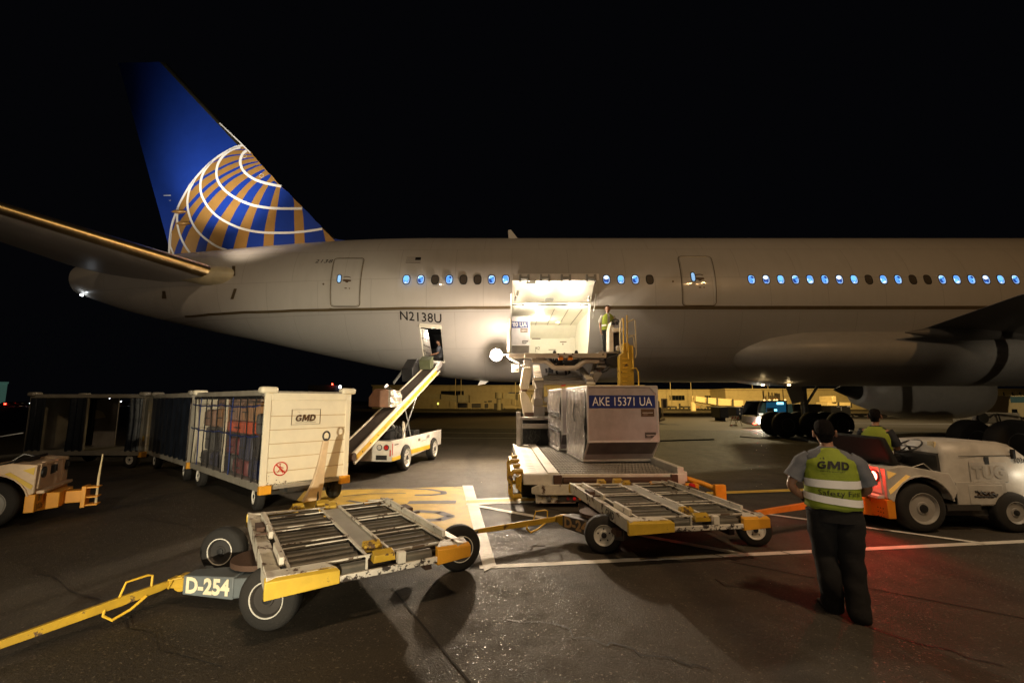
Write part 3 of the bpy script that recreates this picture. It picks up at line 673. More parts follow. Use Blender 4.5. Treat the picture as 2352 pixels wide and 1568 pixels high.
BL = [[(985,130,8),(1060,121,14),(1140,125,15)],
 [(665,308,8),(770,257,20),(900,212,24),(1020,193,18),(1120,188,14),(1215,192,12)],
 [(385,668,42),(430,612,42),(500,556,38),(560,506,34),(640,456,32),(720,411,32),(800,372,30),(900,322,28),(1030,275,26),(1140,245,18),(1245,232,14)],
 [(205,1080,66),(250,1028,60),(330,930,56),(400,850,50),(480,760,48),(560,678,46),(640,606,44),(740,532,42),(820,480,40),(900,436,36),(1040,366,32),(1130,328,28),(1220,302,22),(1305,288,16)],
 [(200,1560,84),(250,1400,80),(300,1290,72),(340,1200,70),(400,1110,68),(440,1040,66),(500,945,62),(560,870,60),(620,810,60),(690,730,58),(760,665,56),(820,615,54),(880,562,48),(980,492,40),(1100,430,34),(1200,380,28),(1280,345,22),(1355,328,18)],
 [(500,1600,132),(525,1500,130),(572,1340,125),(660,1155,118),(770,980,112),(880,830,102),(990,702,86),(1080,610,75),(1180,528,62),(1290,455,45),(1395,394,24)],
 [(860,1600,162),(890,1450,160),(965,1200,152),(1055,1000,142),(1145,840,128),(1230,700,112),(1340,575,84),(1420,510,62),(1472,466,34)],
 [(1252,1600,232),(1262,1450,228),(1300,1200,192),(1352,1000,168),(1405,850,148),(1462,700,122),(1515,600,92),(1545,562,50)],
 [(140,1220,8),(160,1150,20),(185,1060,8)]]
b = MB()
for l in BL: fin_ribbon(b, l, off=.008)
def fin_quad(b, L, Rr, off=.008):
    L = smooth_pts(L, 3); Rr = smooth_pts(Rr, 3); o = len(b.v)
    for p, q in zip(L, Rr): b.v += [fpnt(*p, off), fpnt(*q, off)]
    for i in range(len(L)-1): b.f.append([o+2*i, o+2*i+1, o+2*i+3, o+2*i+2]); b.m.append(0)
fin_quad(b, [(1612,620),(1576,850),(1552,1000),(1530,1200),(1505,1600)], [(1720,705),(1790,800),(1794,1000),(1800,1200),(1806,1600)])
fin_quad(b, [(1898,892),(1916,1000),(1932,1200),(1950,1600)], [(1975,965),(2090,1090),(2190,1215),(2260,1600)])
b.build('globe_meridian', 'tail_blue', fin, world=True, smooth=False)
WL = [([*C0], 28), ([(1065,90),(960,115),(870,172),(800,245),(755,330),(738,430),(750,520),(790,600),(860,680),(960,755),(1080,820),(1220,873),(1400,908),(1560,920),(1742,923),(1905,921)], 34),
 ([(690,275),(640,325),(580,402),(540,490),(520,600),(530,710),(570,810),(640,920),(740,1020),(880,1110),(1040,1180),(1230,1230),(1420,1250),(1600,1252),(1742,1250),(1929,1235),(2080,1215),(2178,1198)], 31),
 ([(450,520),(410,590),(370,675),(347,790),(347,900),(367,1000),(402,1100),(460,1200),(540,1290),(640,1370),(750,1440),(890,1492)], 29),
 ([(215,900),(206,1000),(205,1100),(220,1200),(250,1300),(300,1410),(370,1515),(400,1550)], 28),
 ([(118,1260),(110,1420),(130,1480),(165,1570)], 24),
 ([(1150,132),(1095,180),(1067,250),(1067,320),(1100,400),(1170,470),(1280,535),(1420,580),(1560,610),(1622,621)], 36),
 ([(780,-240),(1040,5),(1200,165)], 17)]
b = MB()
for l, w_ in WL: fin_ribbon(b, l, w_, off=.013)
b.build('globe_parallel', 'tail_white', fin, world=True, smooth=False)
b = MB(); fin_ribbon(b, [(20,746),(118,743)], 9, .013); fin_ribbon(b, [(95,812),(118,812)], 5, .013); 
for cx, cy in ((1120,207),(1353,475)): fin_ribbon(b, [(cx+26*math.cos(t), cy+26*math.sin(t)) for t in [2*math.pi*i/12 for i in range(13)]], 4, .016)
b.build('fin_marking', 'tail_white', fin, world=True, smooth=False)
b = MB()
for (x, y, l) in ((245,965,40),(300,1125,55)):
    p = fpnt(x, y, .02); b.lathe(p-Vector((.4,0,0)), (1,0,0), [(0,.01),(.2,.08),(.45,.10),(.65,.05),(.7,.01)], 12)
b.build('hinge_fairing', 'gold_paint', fin, world=True)
p = TEt+Vector((.25,0,0)); b = MB(); b.tube([p, p+Vector((-.1,0,.02)), p+Vector((-.4,0,-.02))], .012, 5); b.tube([p, p+Vector((.02,0,.22))], .01, 5); b.build('static_wick', 'galv', fin, world=True)
# dorsal blend
b = MB()
b.tube([fp_(-6.7, R(90), -.05), fp_(-5.4, R(90), -.02)], [.14, .02], 8); b.build('fin_root_fillet', 'fus', fin, world=True)
# ---------------------------------------------------------------- horizontal stabilizer (near, far)
def stab(sgn):
    st = []
    for s in (-1.6, 0, 2.5, 5, 7, 8.8):
        if s < 0: lx, tx, z, t = -11.4, -17.2, 6.95, .75
        else: lx = -11.85-.75*s; tx = -17.5-.30*s; z = 6.97+.15*s; t = .80-.055*s
        zt = z+.28-.02*s; c = lx-tx; Y = YC+sgn*(2.1+max(s,0)) if s >= 0 else YC+sgn*.5
        ring = []
        for u, h in ((0,0),(.006,.28),(.02,.50),(.05,.72),(.2,.95),(.4,1),(.7,.62),(1,.03)): ring.append((lx-c*u, Y, z+(zt-z)*u+t*.5*h))
        for u, h in ((1,-.03),(.7,-.62),(.4,-1),(.2,-.90),(.05,-.66),(.02,-.47),(.006,-.27)): ring.append((lx-c*u, Y, z+(zt-z)*u+t*.5*h))
        st.append(ring)
    b = MB(); b.rings(st); o = b.build('horizontal_stabilizer', 'fus_grey', plane, world=True, angle=50)
    b = MB(); b.rings([[r[i] for i in (3,2,1,0,14,13,12)] for r in [[Vector(p)+Vector((.02,-.01,.004)) for p in q] for q in st[1:]]], cap=False, closed=False); b.build('stabilizer_leading_edge', 'polished', o, world=True)
    b = MB(); cx, cy, cz = -11.6, YC+sgn*2.0, 6.92
    b.lathe((cx-2.2, cy+sgn*.02, cz-.02), (1,sgn*-.12,-.01), [(0,.02),(.6,.22),(1.6,.40),(2.3,.42),(3.0,.30),(3.6,.14),(4.05,.02)], 20); b.build('root_fairing', 'cream_fairing', o, world=True)
mk('fus_grey', (.42, .40, .37), .4, var=.06, dirt=.1)
mk('polished', (.85, .66, .36), .33, 1)
mk('cream_fairing', (.62, .55, .36), .4)
stab(-1); stab(1)
b = MB()
for px in ((537,611,537,634),(541,663,533,687)):
    rr_ = []
    for k in range(7): u = k/6; x_, y_ = px[0]*(1-u)+px[2]*u, px[1]*(1-u)+px[3]*u; rr_.append([fp_(*hit(x_-3.5,y_),.012), fp_(*hit(x_+3.5,y_),.012)])
    b.rings(rr_, cap=False, closed=False)
b.add([fp_(*hit(373,668),.008), fp_(*hit(380,668),.008), fp_(*hit(383,686),.008), fp_(*hit(372,686),.008)], [(0,1,2,3)])
b.build('trim_index_mark', 'stripe', plane, world=True, smooth=False)
for px in ((187, 677), (211, 609)):
    p = at(*px, Y=YC-.55); b = MB(); b.lathe(p, (0,-1,0), [(-.04,.05),(.02,.045),(.05,.01)], 12); b.build('tail_lamp', 'lamp_white', plane, world=True)
# stabilizer-mounted logo lights and an added aft fill
lamp('SPOT', 'logo_and_fill_light', (-13.2, 15.3, 8.1), 2400, (1, .90, .76), .12, (-12.6, YC-.2, 13.0), 70, .9)
lamp('SPOT', 'logo_and_fill_light', (-16.6, 15.4, 8.6), 420, (1, .88, .72), .12, (-15.6, YC-.2, 10.6), 80, 1)  # spot added to fill the stabilizer's shadow low on the fin
lamp('SPOT', 'logo_and_fill_light', (-11.8, 15.9, 7.9), 380, (1, .80, .58), .12, (-10.2, YC-.2, 10.0), 90, .9)
# antennas and drain mast
p = fp_(-.15, R(78), 0); b = MB(); b.prism([p, p+Vector((.42,0,0)), p+Vector((.10,0,.42)), p+Vector((-.02,0,.40))], (0,.03,0)); b.build('antenna', 'tail_white', plane, world=True)
p = fp_(-1.35, R(-90), 0); b = MB(); b.prism([p+Vector((.0,0,.03)), p+Vector((.42,0,.03)), p+Vector((.20,0,-.14)), p+Vector((-.12,0,-.20))], (0,.04,0)); b.build('drain_mast', 'tail_white', plane, world=True)
# belly fairing
b = MB(); rg = []
for i in range(19):
    X = 7.4+i*1.15; u = min(1, (X-7.4)/4.2); s = math.sin(min(1,u)*math.pi/2)**.75
    rg.append([(X, YC-(1.1+2.3*s)*math.cos(t), 3.9-.12*s+(.3+.93*s)*math.sin(t)) for t in [2*math.pi*k/36 for k in range(36)]])
b.rings(rg); b.build('belly_fairing', 'fus_grey', plane, world=True, angle=60)
# wings
def wing(sgn):
    st = []
    for s, tx, lx, z, t in ((-1.0,14.8,28,4.25,1.5),(0,14.7,27,4.3,1.4),(4,14.95,25.5,5.0,1.2),(9,15.4,27,5.6,.9),(14,17.5,29,6.1,.7)):
        Y = YC+sgn*(2.4+s); c = lx-tx; ring = []
        for u, h in ((0,0),(.05,.4),(.2,.85),(.4,1),(.7,.6),(1,.02)): ring.append((lx-c*u, Y, z-.1*(1-u)*0+t*.4*h))
        for u, h in ((1,-.02),(.7,-.5),(.4,-1),(.2,-.85),(.05,-.4)): ring.append((lx-c*u, Y, z+t*.5*h))
        st.append(ring)
    b = MB(); b.rings(st); wg = b.build('wing', 'fus_shaded', plane, world=True, angle=50)
    for s in (1.2, 7.5): b = MB(); Y = YC+sgn*(2.4+s); b.lathe((13.9+s*.05, Y, 4.15+.15*s), (1,0,0), [(0,.02),(.8,.16),(2.2,.3),(4,.22),(5,.02)], 14); b.build('flap_track_fairing', 'fus_shaded', wg, world=True)
mk('fus_shaded', (.16, .15, .14), .45, var=.08)  # dark wing paint, the underside's shade put into the colour
wing(-1); wing(1)
b = MB(); ey = YC+9.7
b.lathe((22.0, ey, 2.62), (1,0,0), [(0,.75),(.05,.98),(1.3,1.45),(2.6,1.78),(4.6,1.88),(6.4,1.80),(7.3,1.62),(7.5,1.5),(7.4,1.38),(6.6,1.3)], 48); en = b.build('engine_nacelle', 'fus_grey', plane, world=True, angle=60)
b = MB(); b.lathe((20.6, ey, 2.62), (1,0,0), [(0,.05),(.9,.45),(1.6,.7),(2.2,.7)], 28); b.build('exhaust_cone', 'dark_metal', en, world=True)
b = MB(); b.hull8([(23,ey-.2,4.2),(23,ey+.2,4.2),(23,ey+.2,5.1),(23,ey-.2,5.1)], [(28,ey-.2,4.3),(28,ey+.2,4.3),(28,ey+.2,4.9),(28,ey-.2,4.9)]); b.build('pylon', 'fus_grey', en, world=True)
# main gear
def gear(sgn):
    Yg = YC+sgn*5.5
    gx = 15.95 if sgn > 0 else 16.4
    b = MB(); b.tube([(gx,Yg,4.6),(gx,Yg,.85)], .17, 12); b.tube([(14.5,Yg,.67),(17.4,Yg,.67)], .13, 10); 
    if sgn > 0: b.tube([(15.9,Yg,1.9),(14.7,Yg-sgn*2.2,3.7)], .08, 8); b.tube([(15.9,Yg,1.5),(17.6,Yg,3.9)], .07, 8)
    b.tube([(gx-.1,Yg+.1,3.2),(gx-.1,Yg+.1,1.0)], .03, 6)
    g = b.build('landing_gear', 'galv', plane, world=True)
    if sgn > 0:
      b = MB(); b.prism([(14.1,Yg-sgn*.9,3.9),(15.6,Yg-sgn*.9,4.0),(15.5,Yg-sgn*.7,1.9),(14.9,Yg-sgn*.7,1.75)], (0,.05,0)); b.build('gear_door', 'fus_grey', g, world=True)
    for k in range(3):
        for dy in (-.58, .58):
            X = 14.5+1.45*k; b = MB(); W_ = .5
            b.lathe((X, Yg+dy-W_/2, .67), (0,1,0), [(0,.33),(.0,.55),(.04,.62),(.12,.665),(W_/2,.67),(W_-.12,.665),(W_-.04,.62),(W_,.55),(W_,.33)], 36)
            t = b.build('wheel', 'tyre', g, world=True)
            b = MB(); b.lathe((X, Yg+dy-W_/2-.01, .67), (0,1,0), [(.09,.05),(.04,.07),(.05,.16),(.10,.2),(.09,.27),(.02,.30),(.0,.34),(.04,.34),(W_-.02,.34)], 28); b.build('rim', 'rim_dull', t, world=True)
mk('rim_dull', (.16, .16, .165), .5, .3)
gear(-1); gear(1)
for px in (1752, 1812):
    p = at(px, 884, Y=YC-1.2); b = MB(); b.lathe(p, (0,0,1), [(-.02,.06),(.03,.05)], 12); b.build('belly_glint', 'lamp_warm', plane, world=True)  # bright reflections under the belly put in as glowing discs
mk('alu_shaded', (.17, .15, .145), .6, .3, dirt=.5, var=.2)  # darkened aluminium, shade of the container's cut corner put into the colour
# ============================================================ shared small builders
def wheel(parent, c, axis, r, w, rimr, rimmat='rim_white', holes=5, name='wheel', ring=False):
    """axis points outward (towards the visible face)"""
    c = Vector(c); ax = Vector(axis).normalized(); b = MB()
    b.lathe(c-ax*w/2, ax, [(0,rimr*.9),(0,rimr*1.08),(w*.04,r*.86),(w*.14,r*.975),(w*.3,r),(w*.7,r),(w*.86,r*.975),(w*.96,r*.86),(w,rimr*1.08),(w,rimr*.96),(w*.8,rimr*.9)], 36)
    t = b.build(name, 'tyre', parent, angle=50)
    b = MB(); q = c+ax*w/2
    b.lathe(q-ax*w*.85, ax, [(0,rimr*.5),(0,rimr*.95),(w*.80,rimr*.93),(w*.86,rimr*1.0),(w*.87,rimr*.97),(w*.80,rimr*.90),(w*.72,rimr*.84),(w*.74,rimr*.42),(w*.80,rimr*.38),(w*.80,rimr*.01)], 32)
    rm = b.build('rim', rimmat, t, angle=40)
    b = MB(); a = ax.cross(Vector((0,0,1))).normalized(); u = a.cross(ax)
    b.lathe(q-ax*w*.06, ax, [(0,rimr*.27),(w*.08,rimr*.25),(w*.10,rimr*.15)], 14)
    b.build('hub', 'black', t)
    if holes:
        b = MB()
        for k in range(holes):
            th = 2*math.pi*k/holes+.3; p = q+a*math.cos(th)*rimr*.58+u*math.sin(th)*rimr*.58
            b.lathe(p-ax*w*.118, ax, [(0,rimr*.085),(.004,rimr*.08)], 8)
        b.build('bolt_hole', 'black', rm)
    if ring:
        b = MB(); b.tube([q+a*math.cos(t)*rimr*1.0+u*math.sin(t)*rimr*1.0+ax*.004 for t in [2*math.pi*k/36 for k in range(37)]], .006, 5, cap=False); b.build('rim_edge', 'rim_white', rm)
    return t
# ============================================================ CONTAINER DOLLIES  local: x = rear, y = across (far side), origin under near-left deck corner
DL, DW, DZ = 1.77, 2.50, .57
def dolly(loc, rz, number, label, wheels, pedestal_mat, numcol, ped, pend, tend, paintside, side_txt=None):
    t = thing('container_dolly', label, 'dolly', loc, rz, 'container dollies coupled in a train')
    L, W, Z = DL, DW, DZ
    tilt = .09
    # side plates (front at x=0, rear at x=L), corners cut
    for sx, x0, x1 in ((0, 0, .13), (1, L-.13, L)):
        b = MB()
        pts = [(x0, .0), (x1, .0) if sx else (x1+.04, .03), (x1 if sx else x1, .35), (x1, W-.35), (x1, W) if sx else (x1+.0, W), (x0, W)]
        prof = [(x0, .02), (x0, W-.02), (x1, W-.06), (x1, .06)]
        b.hull8([(x0, 0, Z-.15), (x1, .05, Z-.12), (x1, W-.05, Z-.12), (x0, W, Z-.15)], [(x0, 0, Z+.0), (x1, .05, Z-.035), (x1, W-.05, Z-.035), (x0, W, Z)])
        if sx: b.box(x1-.16, x1-.12, .3, W-.3, Z-.03, Z+.045)
        else: b.box(x0+.12, x0+.16, .3, .8, Z-.03, Z+.045); b.box(x0+.12, x0+.16, 1.2, W-.3, Z-.03, Z+.045)
        o = b.build('side_plate', paintside, t, bevel=.006)
        b = MB(); b.box(x0+.01, x1-.01, W*.52, W*.52+.02, Z+.0, Z+.02); b.box(x0+.03, x0+.11, W*.6, W*.7, Z-.02, Z+.03); b.build('stop_pocket', 'rust', o)
    # near and far edges: chipped white lip, wedge corner plates (white top, coloured face), edge roller between them
    for sy, y in ((0, 0), (1, W)):
        s = 1 if sy == 0 else -1
        b = MB(); b.box(.5, L-.3, min(y, y+s*.03), max(y, y+s*.03), Z-.15, Z-.095); b.build('edge_beam', 'white_chipped', t, bevel=.004)
        for k, (xa, xb) in enumerate(((-.01, .55), (L-.34, L+.01))):
            e0 = .10 if k == 0 else 0; e1 = 0 if k == 0 else .10
            b = MB(); b.hull8([(xa, y-s*.012, Z-.17), (xb, y-s*.012, Z-.15), (xb, y+s*.05, Z-.15), (xa, y+s*.05, Z-.17)], [(xa, y-s*.012, Z-.035), (xb, y-s*.012, Z-.045), (xb-e0*.3, y+s*.05, Z-.02), (xa, y+s*.05, Z-.012)])
            cp = b.build('corner_plate', 'corner_yellow' if k == 0 else 'corner_orange', t, bevel=.006)
            b = MB(); b.prism([(xa+.01, y+s*.03, Z-.012), (xb-.02, y+s*.03, Z-.026), (xb-e0, y+s*.16, Z-.008), (xa+e1, y+s*.16, Z-.004)], (0,0,-.02)); b.build('corner_top', 'white_worn', cp)
        for x0, x1 in ((.56, .80), (1.07, L-.37)):
            b = MB(); b.lathe((x0, y+s*.085, Z-.085), (1,0,0), [(0,.015),(.01,.055),(x1-x0-.01,.055),(x1-x0,.015)], 14); b.build('edge_roller', 'roller_metal', t)
    for x in (.17, .80, 1.03, L-.19):
        b = MB(); b.box(x, x+.026, .15, W-.15, Z-.034, Z-.014); b.build('deck_rail', 'white_worn', t, bevel=.003)
    b = MB(); b.box(.832, 1.026, .36, W-.26, Z-.05, Z-.028); b.build('walkway', 'galv_worn', t)
    for y in (.155, W-.175): b = MB(); b.box(.2, L-.2, y, y+.02, Z-.026, Z-.013); b.build('end_bar', 'white_worn', t)
    cuts = (.165, .76, .90, 1.44, 1.56, 2.08, W-.165)
    for y in cuts[1:-1]:
        for x0, x1 in ((.20, .80), (1.06, L-.19)):
            b = MB(); b.box(x0, x1, y-.010, y+.010, Z-.022, Z-.014); b.build('cross_bar', 'white_worn', t)
    for i in range(6):
        y0, y1 = cuts[i], cuts[i+1]; n_ = max(1, round((y1-y0-.02)/.145))
        for k in range(n_):
            y = y0+(y1-y0)*(k+.5)/n_
            for x0, x1 in ((.205, .795), (1.065, L-.2)):
                b = MB(); b.lathe((x0, y, Z-.088), (1,0,0), [(0,.014),(.012,.014),(.012,.056),(x1-x0-.012,.056),(x1-x0-.012,.014),(x1-x0,.014)], 14); b.build('roller', 'roller_metal', t)
    b = MB(); b.box(.18, L-.18, .12, W-.12, Z-.19, Z-.15); b.build('deck_pan', 'pan_dark', t)
    # container stops
    for (x, y, w_, ang) in ((.84, .035, .20, 1), (.84, .36, .18, 1), (.86, W-.20, .17, 1), (.80, W+.02, .17, 1), (.5, W-.02, .15, 0)):
        b = MB(); b.hull8([(x, y, Z-.06), (x+w_, y, Z-.06), (x+w_, y+.10, Z-.06), (x, y+.10, Z-.06)], [(x+.01, y, Z+.0), (x+w_-.01, y, Z+.0), (x+w_-.01, y+.09, Z+.028), (x+.01, y+.09, Z+.028)]); b.build('container_stop', 'yellow_worn', t, bevel=.005)
    b = MB(); b.tube([(.78,.03,Z-.09),(.78,.03,Z+.0),(.80,.03,Z+.01)], .012, 6); b.build('stop_hook', 'white_worn', t); b = MB(); b.box(1.05, 1.12, -.005, .05, Z-.09, Z+.005); b.build('stop_bracket', 'white_worn', t)
    # chassis: axles, turntable
    b = MB(); b.bar((.18, W/2, .38), (L-.18, W/2, .38), .16, .10); b.bar((L-.30, .30, .30), (L-.30, W-.30, .30), .07, .07); b.bar((.05, .45, .30), (.05, W-.45, .30), .07, .07); b.bar((.15, .4, .40), (L-.2, .4, .40), .06, .08); b.bar((.15, W-.4, .40), (L-.2, W-.4, .40), .06, .08)
    b.lathe((.10, W/2, .33), (0,0,1), [(0,.05),(0,.30),(.05,.30),(.05,.05)], 24); b.build('chassis', 'rust', t)
    for (x, y, ang, out, r, rimmat, ring) in wheels:
        ax = Vector((math.sin(ang), -math.cos(ang), 0))*out
        wheel(t, (x, y, r), ax, r, .17, r*.56, rimmat, 5 if rimmat == 'rim_white' else 0, ring=ring)
    # drawbar mount carrying the number, yoke and tow bar (ped, pend, tend: local points)
    p0, p1, e = Vector(ped), Vector(pend), Vector(tend)
    d = Vector((p1.x-p0.x, p1.y-p0.y, 0)).normalized(); n = Vector((-d.y, d.x, 0))
    wy = n.x*math.sin(rz)+n.y*math.cos(rz)
    if wy > 0: n = -n                                   # n now faces the apron side
    b = MB(); q = lambda c, w_, h0, h1: [c-n*w_+Vector((0,0,h0)), c+n*w_+Vector((0,0,h0)), c+n*w_+Vector((0,0,h1)), c-n*w_+Vector((0,0,h1))]
    b.hull8(q(p0, .17, -.10, .10), q(p1, .085, -.085, .085)); b.hull8(q(p0-d*.45, .22, -.02, .12), q(p0, .17, -.09, .09))
    pd = b.build('drawbar_mount', pedestal_mat, t, bevel=.012)
    s0, s1 = p0+n*.17, p1+n*.085; ux = (s0-s1).normalized(); ln = (s0-s1).length
    vs, fs = text_mb(number, .19, bold=.008, ls=1.02, xs=1.0); wd = max(v[0] for v in vs)-min(v[0] for v in vs); k = ln*.86/wd
    out = ux.cross(Vector((0,0,1)))
    if out.dot(n) < 0: out = -out
    b = MB(); b.add([(s0+s1)/2+ux*x*k*1.0+Vector((0,0,y))+out*.006 for x, y in vs], fs); b.build('number', numcol, pd, smooth=False)
    b = MB(); b.lathe(p1+n*.05+d*.05, n, [(-.10,.02),(-.10,.075),(0,.075),(0,.02)], 14); b.bar(p1-d*.01, p1+d*.17, .11, .08); b.tube([p1+n*.06+d*.02+Vector((0,0,.06)), p1+n*.08+d*.1+Vector((0,0,.05)), p1+n*.06+d*.15+Vector((0,0,-.04))], .012, 6); b.build('pivot_yoke', 'yellow_worn', t, bevel=.006)
    s_ = p1+d*.13; dd = (e-s_).normalized()
    b = MB(); qq = lambda c, w_, h: [c-n*w_-Vector((0,0,h)), c+n*w_-Vector((0,0,h)), c+n*w_+Vector((0,0,h)), c-n*w_+Vector((0,0,h))]
    mx_ = lambda u: s_*(1-u)+e*u
    b.rings([qq(s_, .02, .02), qq(mx_(.08), .036, .036), qq(mx_(.3), .052, .040), qq(mx_(.7), .060, .034), qq(e, .05, .028)]); tb = b.build('tow_bar', 'yellow_worn', t, bevel=.006)
    g = mx_(.16); h_ = Vector((0,0,1))
    b = MB(); b.tube([g-n*.01+h_*.03, g-n*.01+h_*.13, g-n*.01+dd*.04+h_*.145, g-n*.01+dd*.20+h_*.145, g-n*.01+dd*.24+h_*.03], .010, 6); b.build('handle', 'yellow', tb)
    b = MB(); b.tube([g+n*.04-h_*.03, g+n*.09-h_*.09+dd*.08, g+n*.10-h_*.12+dd*.20, g+n*.08-h_*.06+dd*.28, g+n*.04-h_*.02+dd*.30], .012, 6); b.build('brake_handle', 'yellow', tb)
    b = MB(); b.tube([e+Vector((math.cos(t_), math.sin(t_), 0))*.05+dd*.05 for t_ in [2*math.pi*k/12 for k in range(13)]], .014, 6, cap=False); b.build('tow_eye', 'dark_metal', tb)
    if side_txt:
        vs, fs = text_gmd(.10); b = MB(); b.add([(-.004, .62-x, Z-.075+y) for x, y in vs], fs); b.build('company_initials', 'decal_black', t, smooth=False)
    # mud flap and rear hitch
    b = MB(); b.box(L-.02, L+.10, W/2-.06, W/2+.06, .26, .34); b.build('rear_hitch', 'dark_metal', t)
    return t
mk('corner_yellow', (.74, .50, .05), .5, wear=.40, wscale=6, dirt=.3, bump=.12)
mk('corner_orange', (.85, .40, .03), .5, wear=.30, wscale=6, dirt=.2, bump=.12)
mk('roller_metal', (.13, .125, .105), .45, .3, wear=.15, wscale=4, wcol=(.10,.06,.035), dirt=.7, var=.3, bump=.1)
mk('white_chipped', (.72, .68, .60), .55, wear=.72, wscale=9, wcol=(.045,.035,.03), bump=.2)
mk('galv_worn', (.42, .41, .37), .5, .3, wear=.3, wscale=5, wcol=(.22,.2,.16), dirt=.3)
mk('pan_dark', (.05, .045, .04), .7, dirt=.4)
mk('grey_blue', (.13, .155, .17), .55, wear=.25, dirt=.3)
mk('brown_plate', (.07, .06, .055), .6, wear=.3, dirt=.3)
mk('number_cream', (.72, .66, .48), .6, wear=.3, wscale=12, wcol=(.2,.22,.22))
mk('number_brown', (.45, .28, .12), .6, wear=.4, wscale=12, wcol=(.14,.11,.1))
mk('rim_dark', (.03, .028, .027), .5, dirt=.3)

def local(loc, rz, p):
    x, y = p[0]-loc[0], p[1]-loc[1]; c, s = math.cos(-rz), math.sin(-rz); return Vector((x*c-y*s, x*s+y*c, p[2]))
L1, RZ1 = (-1.905, 3.735, 0), .572
w1 = lambda px, py, z=0: local(L1, RZ1, at(px, py, z=z))
a_, b_, c_ = w1(606, 1452), w1(512, 1318), w1(1058, 1312)
d1 = dolly(L1, RZ1, 'D-254', 'nearest container dolly, its grey drawbar mount numbered D-254, roller deck empty',
    [(a_.x+.05, a_.y+.06, -.62, 1, .26, 'rim_dark', True), (b_.x, b_.y+.06, -.62, 1, .25, 'rim_dark', True), (c_.x, c_.y+.06, -.12, 1, .25, 'rim_dark', True), (1.45, DW-.35, 0, -1, .24, 'rim_dark', False)],
    'grey_blue', 'number_cream', w1(560, 1335, .21), w1(434, 1335, .21), w1(-60, 1500, .13), 'white_worn')
L2, RZ2 = (1.345, 5.44, 0), .153
w2 = lambda px, py, z=0: local(L2, RZ2, at(px, py, z=z))
a_, c_ = w2(1392, 1271), w2(1728, 1254)
d2 = dolly(L2, RZ2, 'D-246', 'second container dolly beside the loader, numbered D-246, with white wheel rims',
    [(a_.x-.02, a_.y+.04, -.18, 1, .235, 'rim_white', False), (c_.x+.05, c_.y+.02, -.30, 1, .22, 'rim_white', False), (.28, DW-.4, .2, 1, .235, 'rim_grey', False), (1.45, DW-.35, 0, -1, .235, 'rim_dark', False)],
    'brown_plate', 'number_brown', w2(1385, 1214, .22), w2(1300, 1194, .22), w2(1096, 1219, .22), 'white_worn', 'GMD')
# ============================================================ CONTAINERS (unit load devices)
def container(loc, rz, txt, label, wrap=False, W=1.53, H=1.62, DT=2.0, DB=1.56, plain=False):
    """local: x along the face, y away from the viewer; base set back under the cut corner"""
    t = thing('cargo_container', label, 'container', loc, rz, 'aluminium cargo containers with cut corner')
    cut, hc = .44, .46
    prof = [(cut, .05), (DT, .05), (DT, H), (0, H), (0, hc)]          # (y, z)
    b = MB(); b.prism([(0, y, z) for y, z in prof], (W, 0, 0)); sh = b.build('shell', 'alu', t, bevel=.008)
    b = MB(); b.prism([(.03, cut-.012, .07), (W-.03, cut-.012, .07), (W-.03, -.004, hc-.02), (.03, -.004, hc-.02)], (0, .006, .006)); b.build('cut_shade_panel', 'alu_shaded', t)  # thin added sheet carrying the painted shade of the sloped face
    b = MB(); e = .022
    for x in (0, W):
        P = [Vector((x, y, z)) for y, z in prof]
        for i in range(5): b.bar(P[i], P[(i+1) % 5], .035, .035)
    for y, z in prof[2:5]: b.bar((0,y,z), (W,y,z), .035, .035)
    b.build('edge_frame', 'alu_light', t, bevel=.004)
    b = MB(); b.box(-.02, W+.02, cut-.04, DT+.01, 0, .05); b.box(-.03, W+.03, cut-.06, cut-.02, 0, .035); b.build('base_plate', 'alu_light', t, bevel=.006)
    if plain: return t
    b = MB(); b.box(.03, W-.05, -.006, 0, H-.46, H-.19); pl = b.build('number_plate', 'decal_blue', t)
    put_text(txt, .262, (W/2-.01, -.006, H-.33), (1,0,0), (0,0,1), 'container_number', 'decal_white', pl, xs=.80, bold=.0)
    for x, z, w_, h_, m in ((1.16,.98,.29,.16,'decal_brown'),(1.23,.53,.24,.12,'brown_plate')):
        b = MB(); b.box(x, x+w_, -.007, 0, z, z+h_); o = b.build('data_plate', m, t)
        b = MB(); b.box(x+.03, x+w_-.03, -.010, -.006, z+h_/2-.006, z+h_/2+.006); b.box(x+.05, x+w_*.5, -.010, -.006, z+h_*.25, z+h_*.25+.006); b.build('plate_text', 'alu_light', o)
    # corner gussets and riveted door edge on the left profile
    b = MB()
    for (y, z) in ((.02,H-.04),(.02,hc+.05)): b.prism([(-.019,y,z),(-.019,y+.14,z),(-.019,y,z-.14 if z > 1 else z+.14)], (.004,0,0))
    b.prism([(W-.02,-.019,hc+.02),(W-.02,-.019,hc+.18),(W-.2,-.019,hc+.02)], (0,.004,0)); b.prism([(W-.02,-.019,H-.02),(W-.02,-.019,H-.16),(W-.16,-.019,H-.02)], (0,.004,0))
    b.build('gusset', 'alu_light', t)
    # flexible door on the left side, half covered in cling film
    b = MB(); rows = []
    for i in range(15):
        y = .10+(DT-.2)*i/14
        rows.append([(-.028-.012*math.sin(i*2.1+z_*3)-.01*random.random(), y, z_) for z_ in [H-.05-(H-.1)*k/16*(1 if y > cut else (H-.1-(hc*(1-y/cut)))/(H-.1)) for k in range(17)]])
    b.rings(rows, cap=False, closed=False); o = b.build('door_curtain', 'film', t, angle=25)
    b = MB(); b.tube([(-.04,.05,.98),(-.06,.055,.9),(-.055,.10,.72),(-.05,.04,.66),(-.045,.06,.8)], .012, 6); b.tube([(-.04,1.0,1.25),(-.07,1.02,1.05),(-.05,1.0,.85)], .012, 6); b.build('door_strap', 'black', o)
    return t
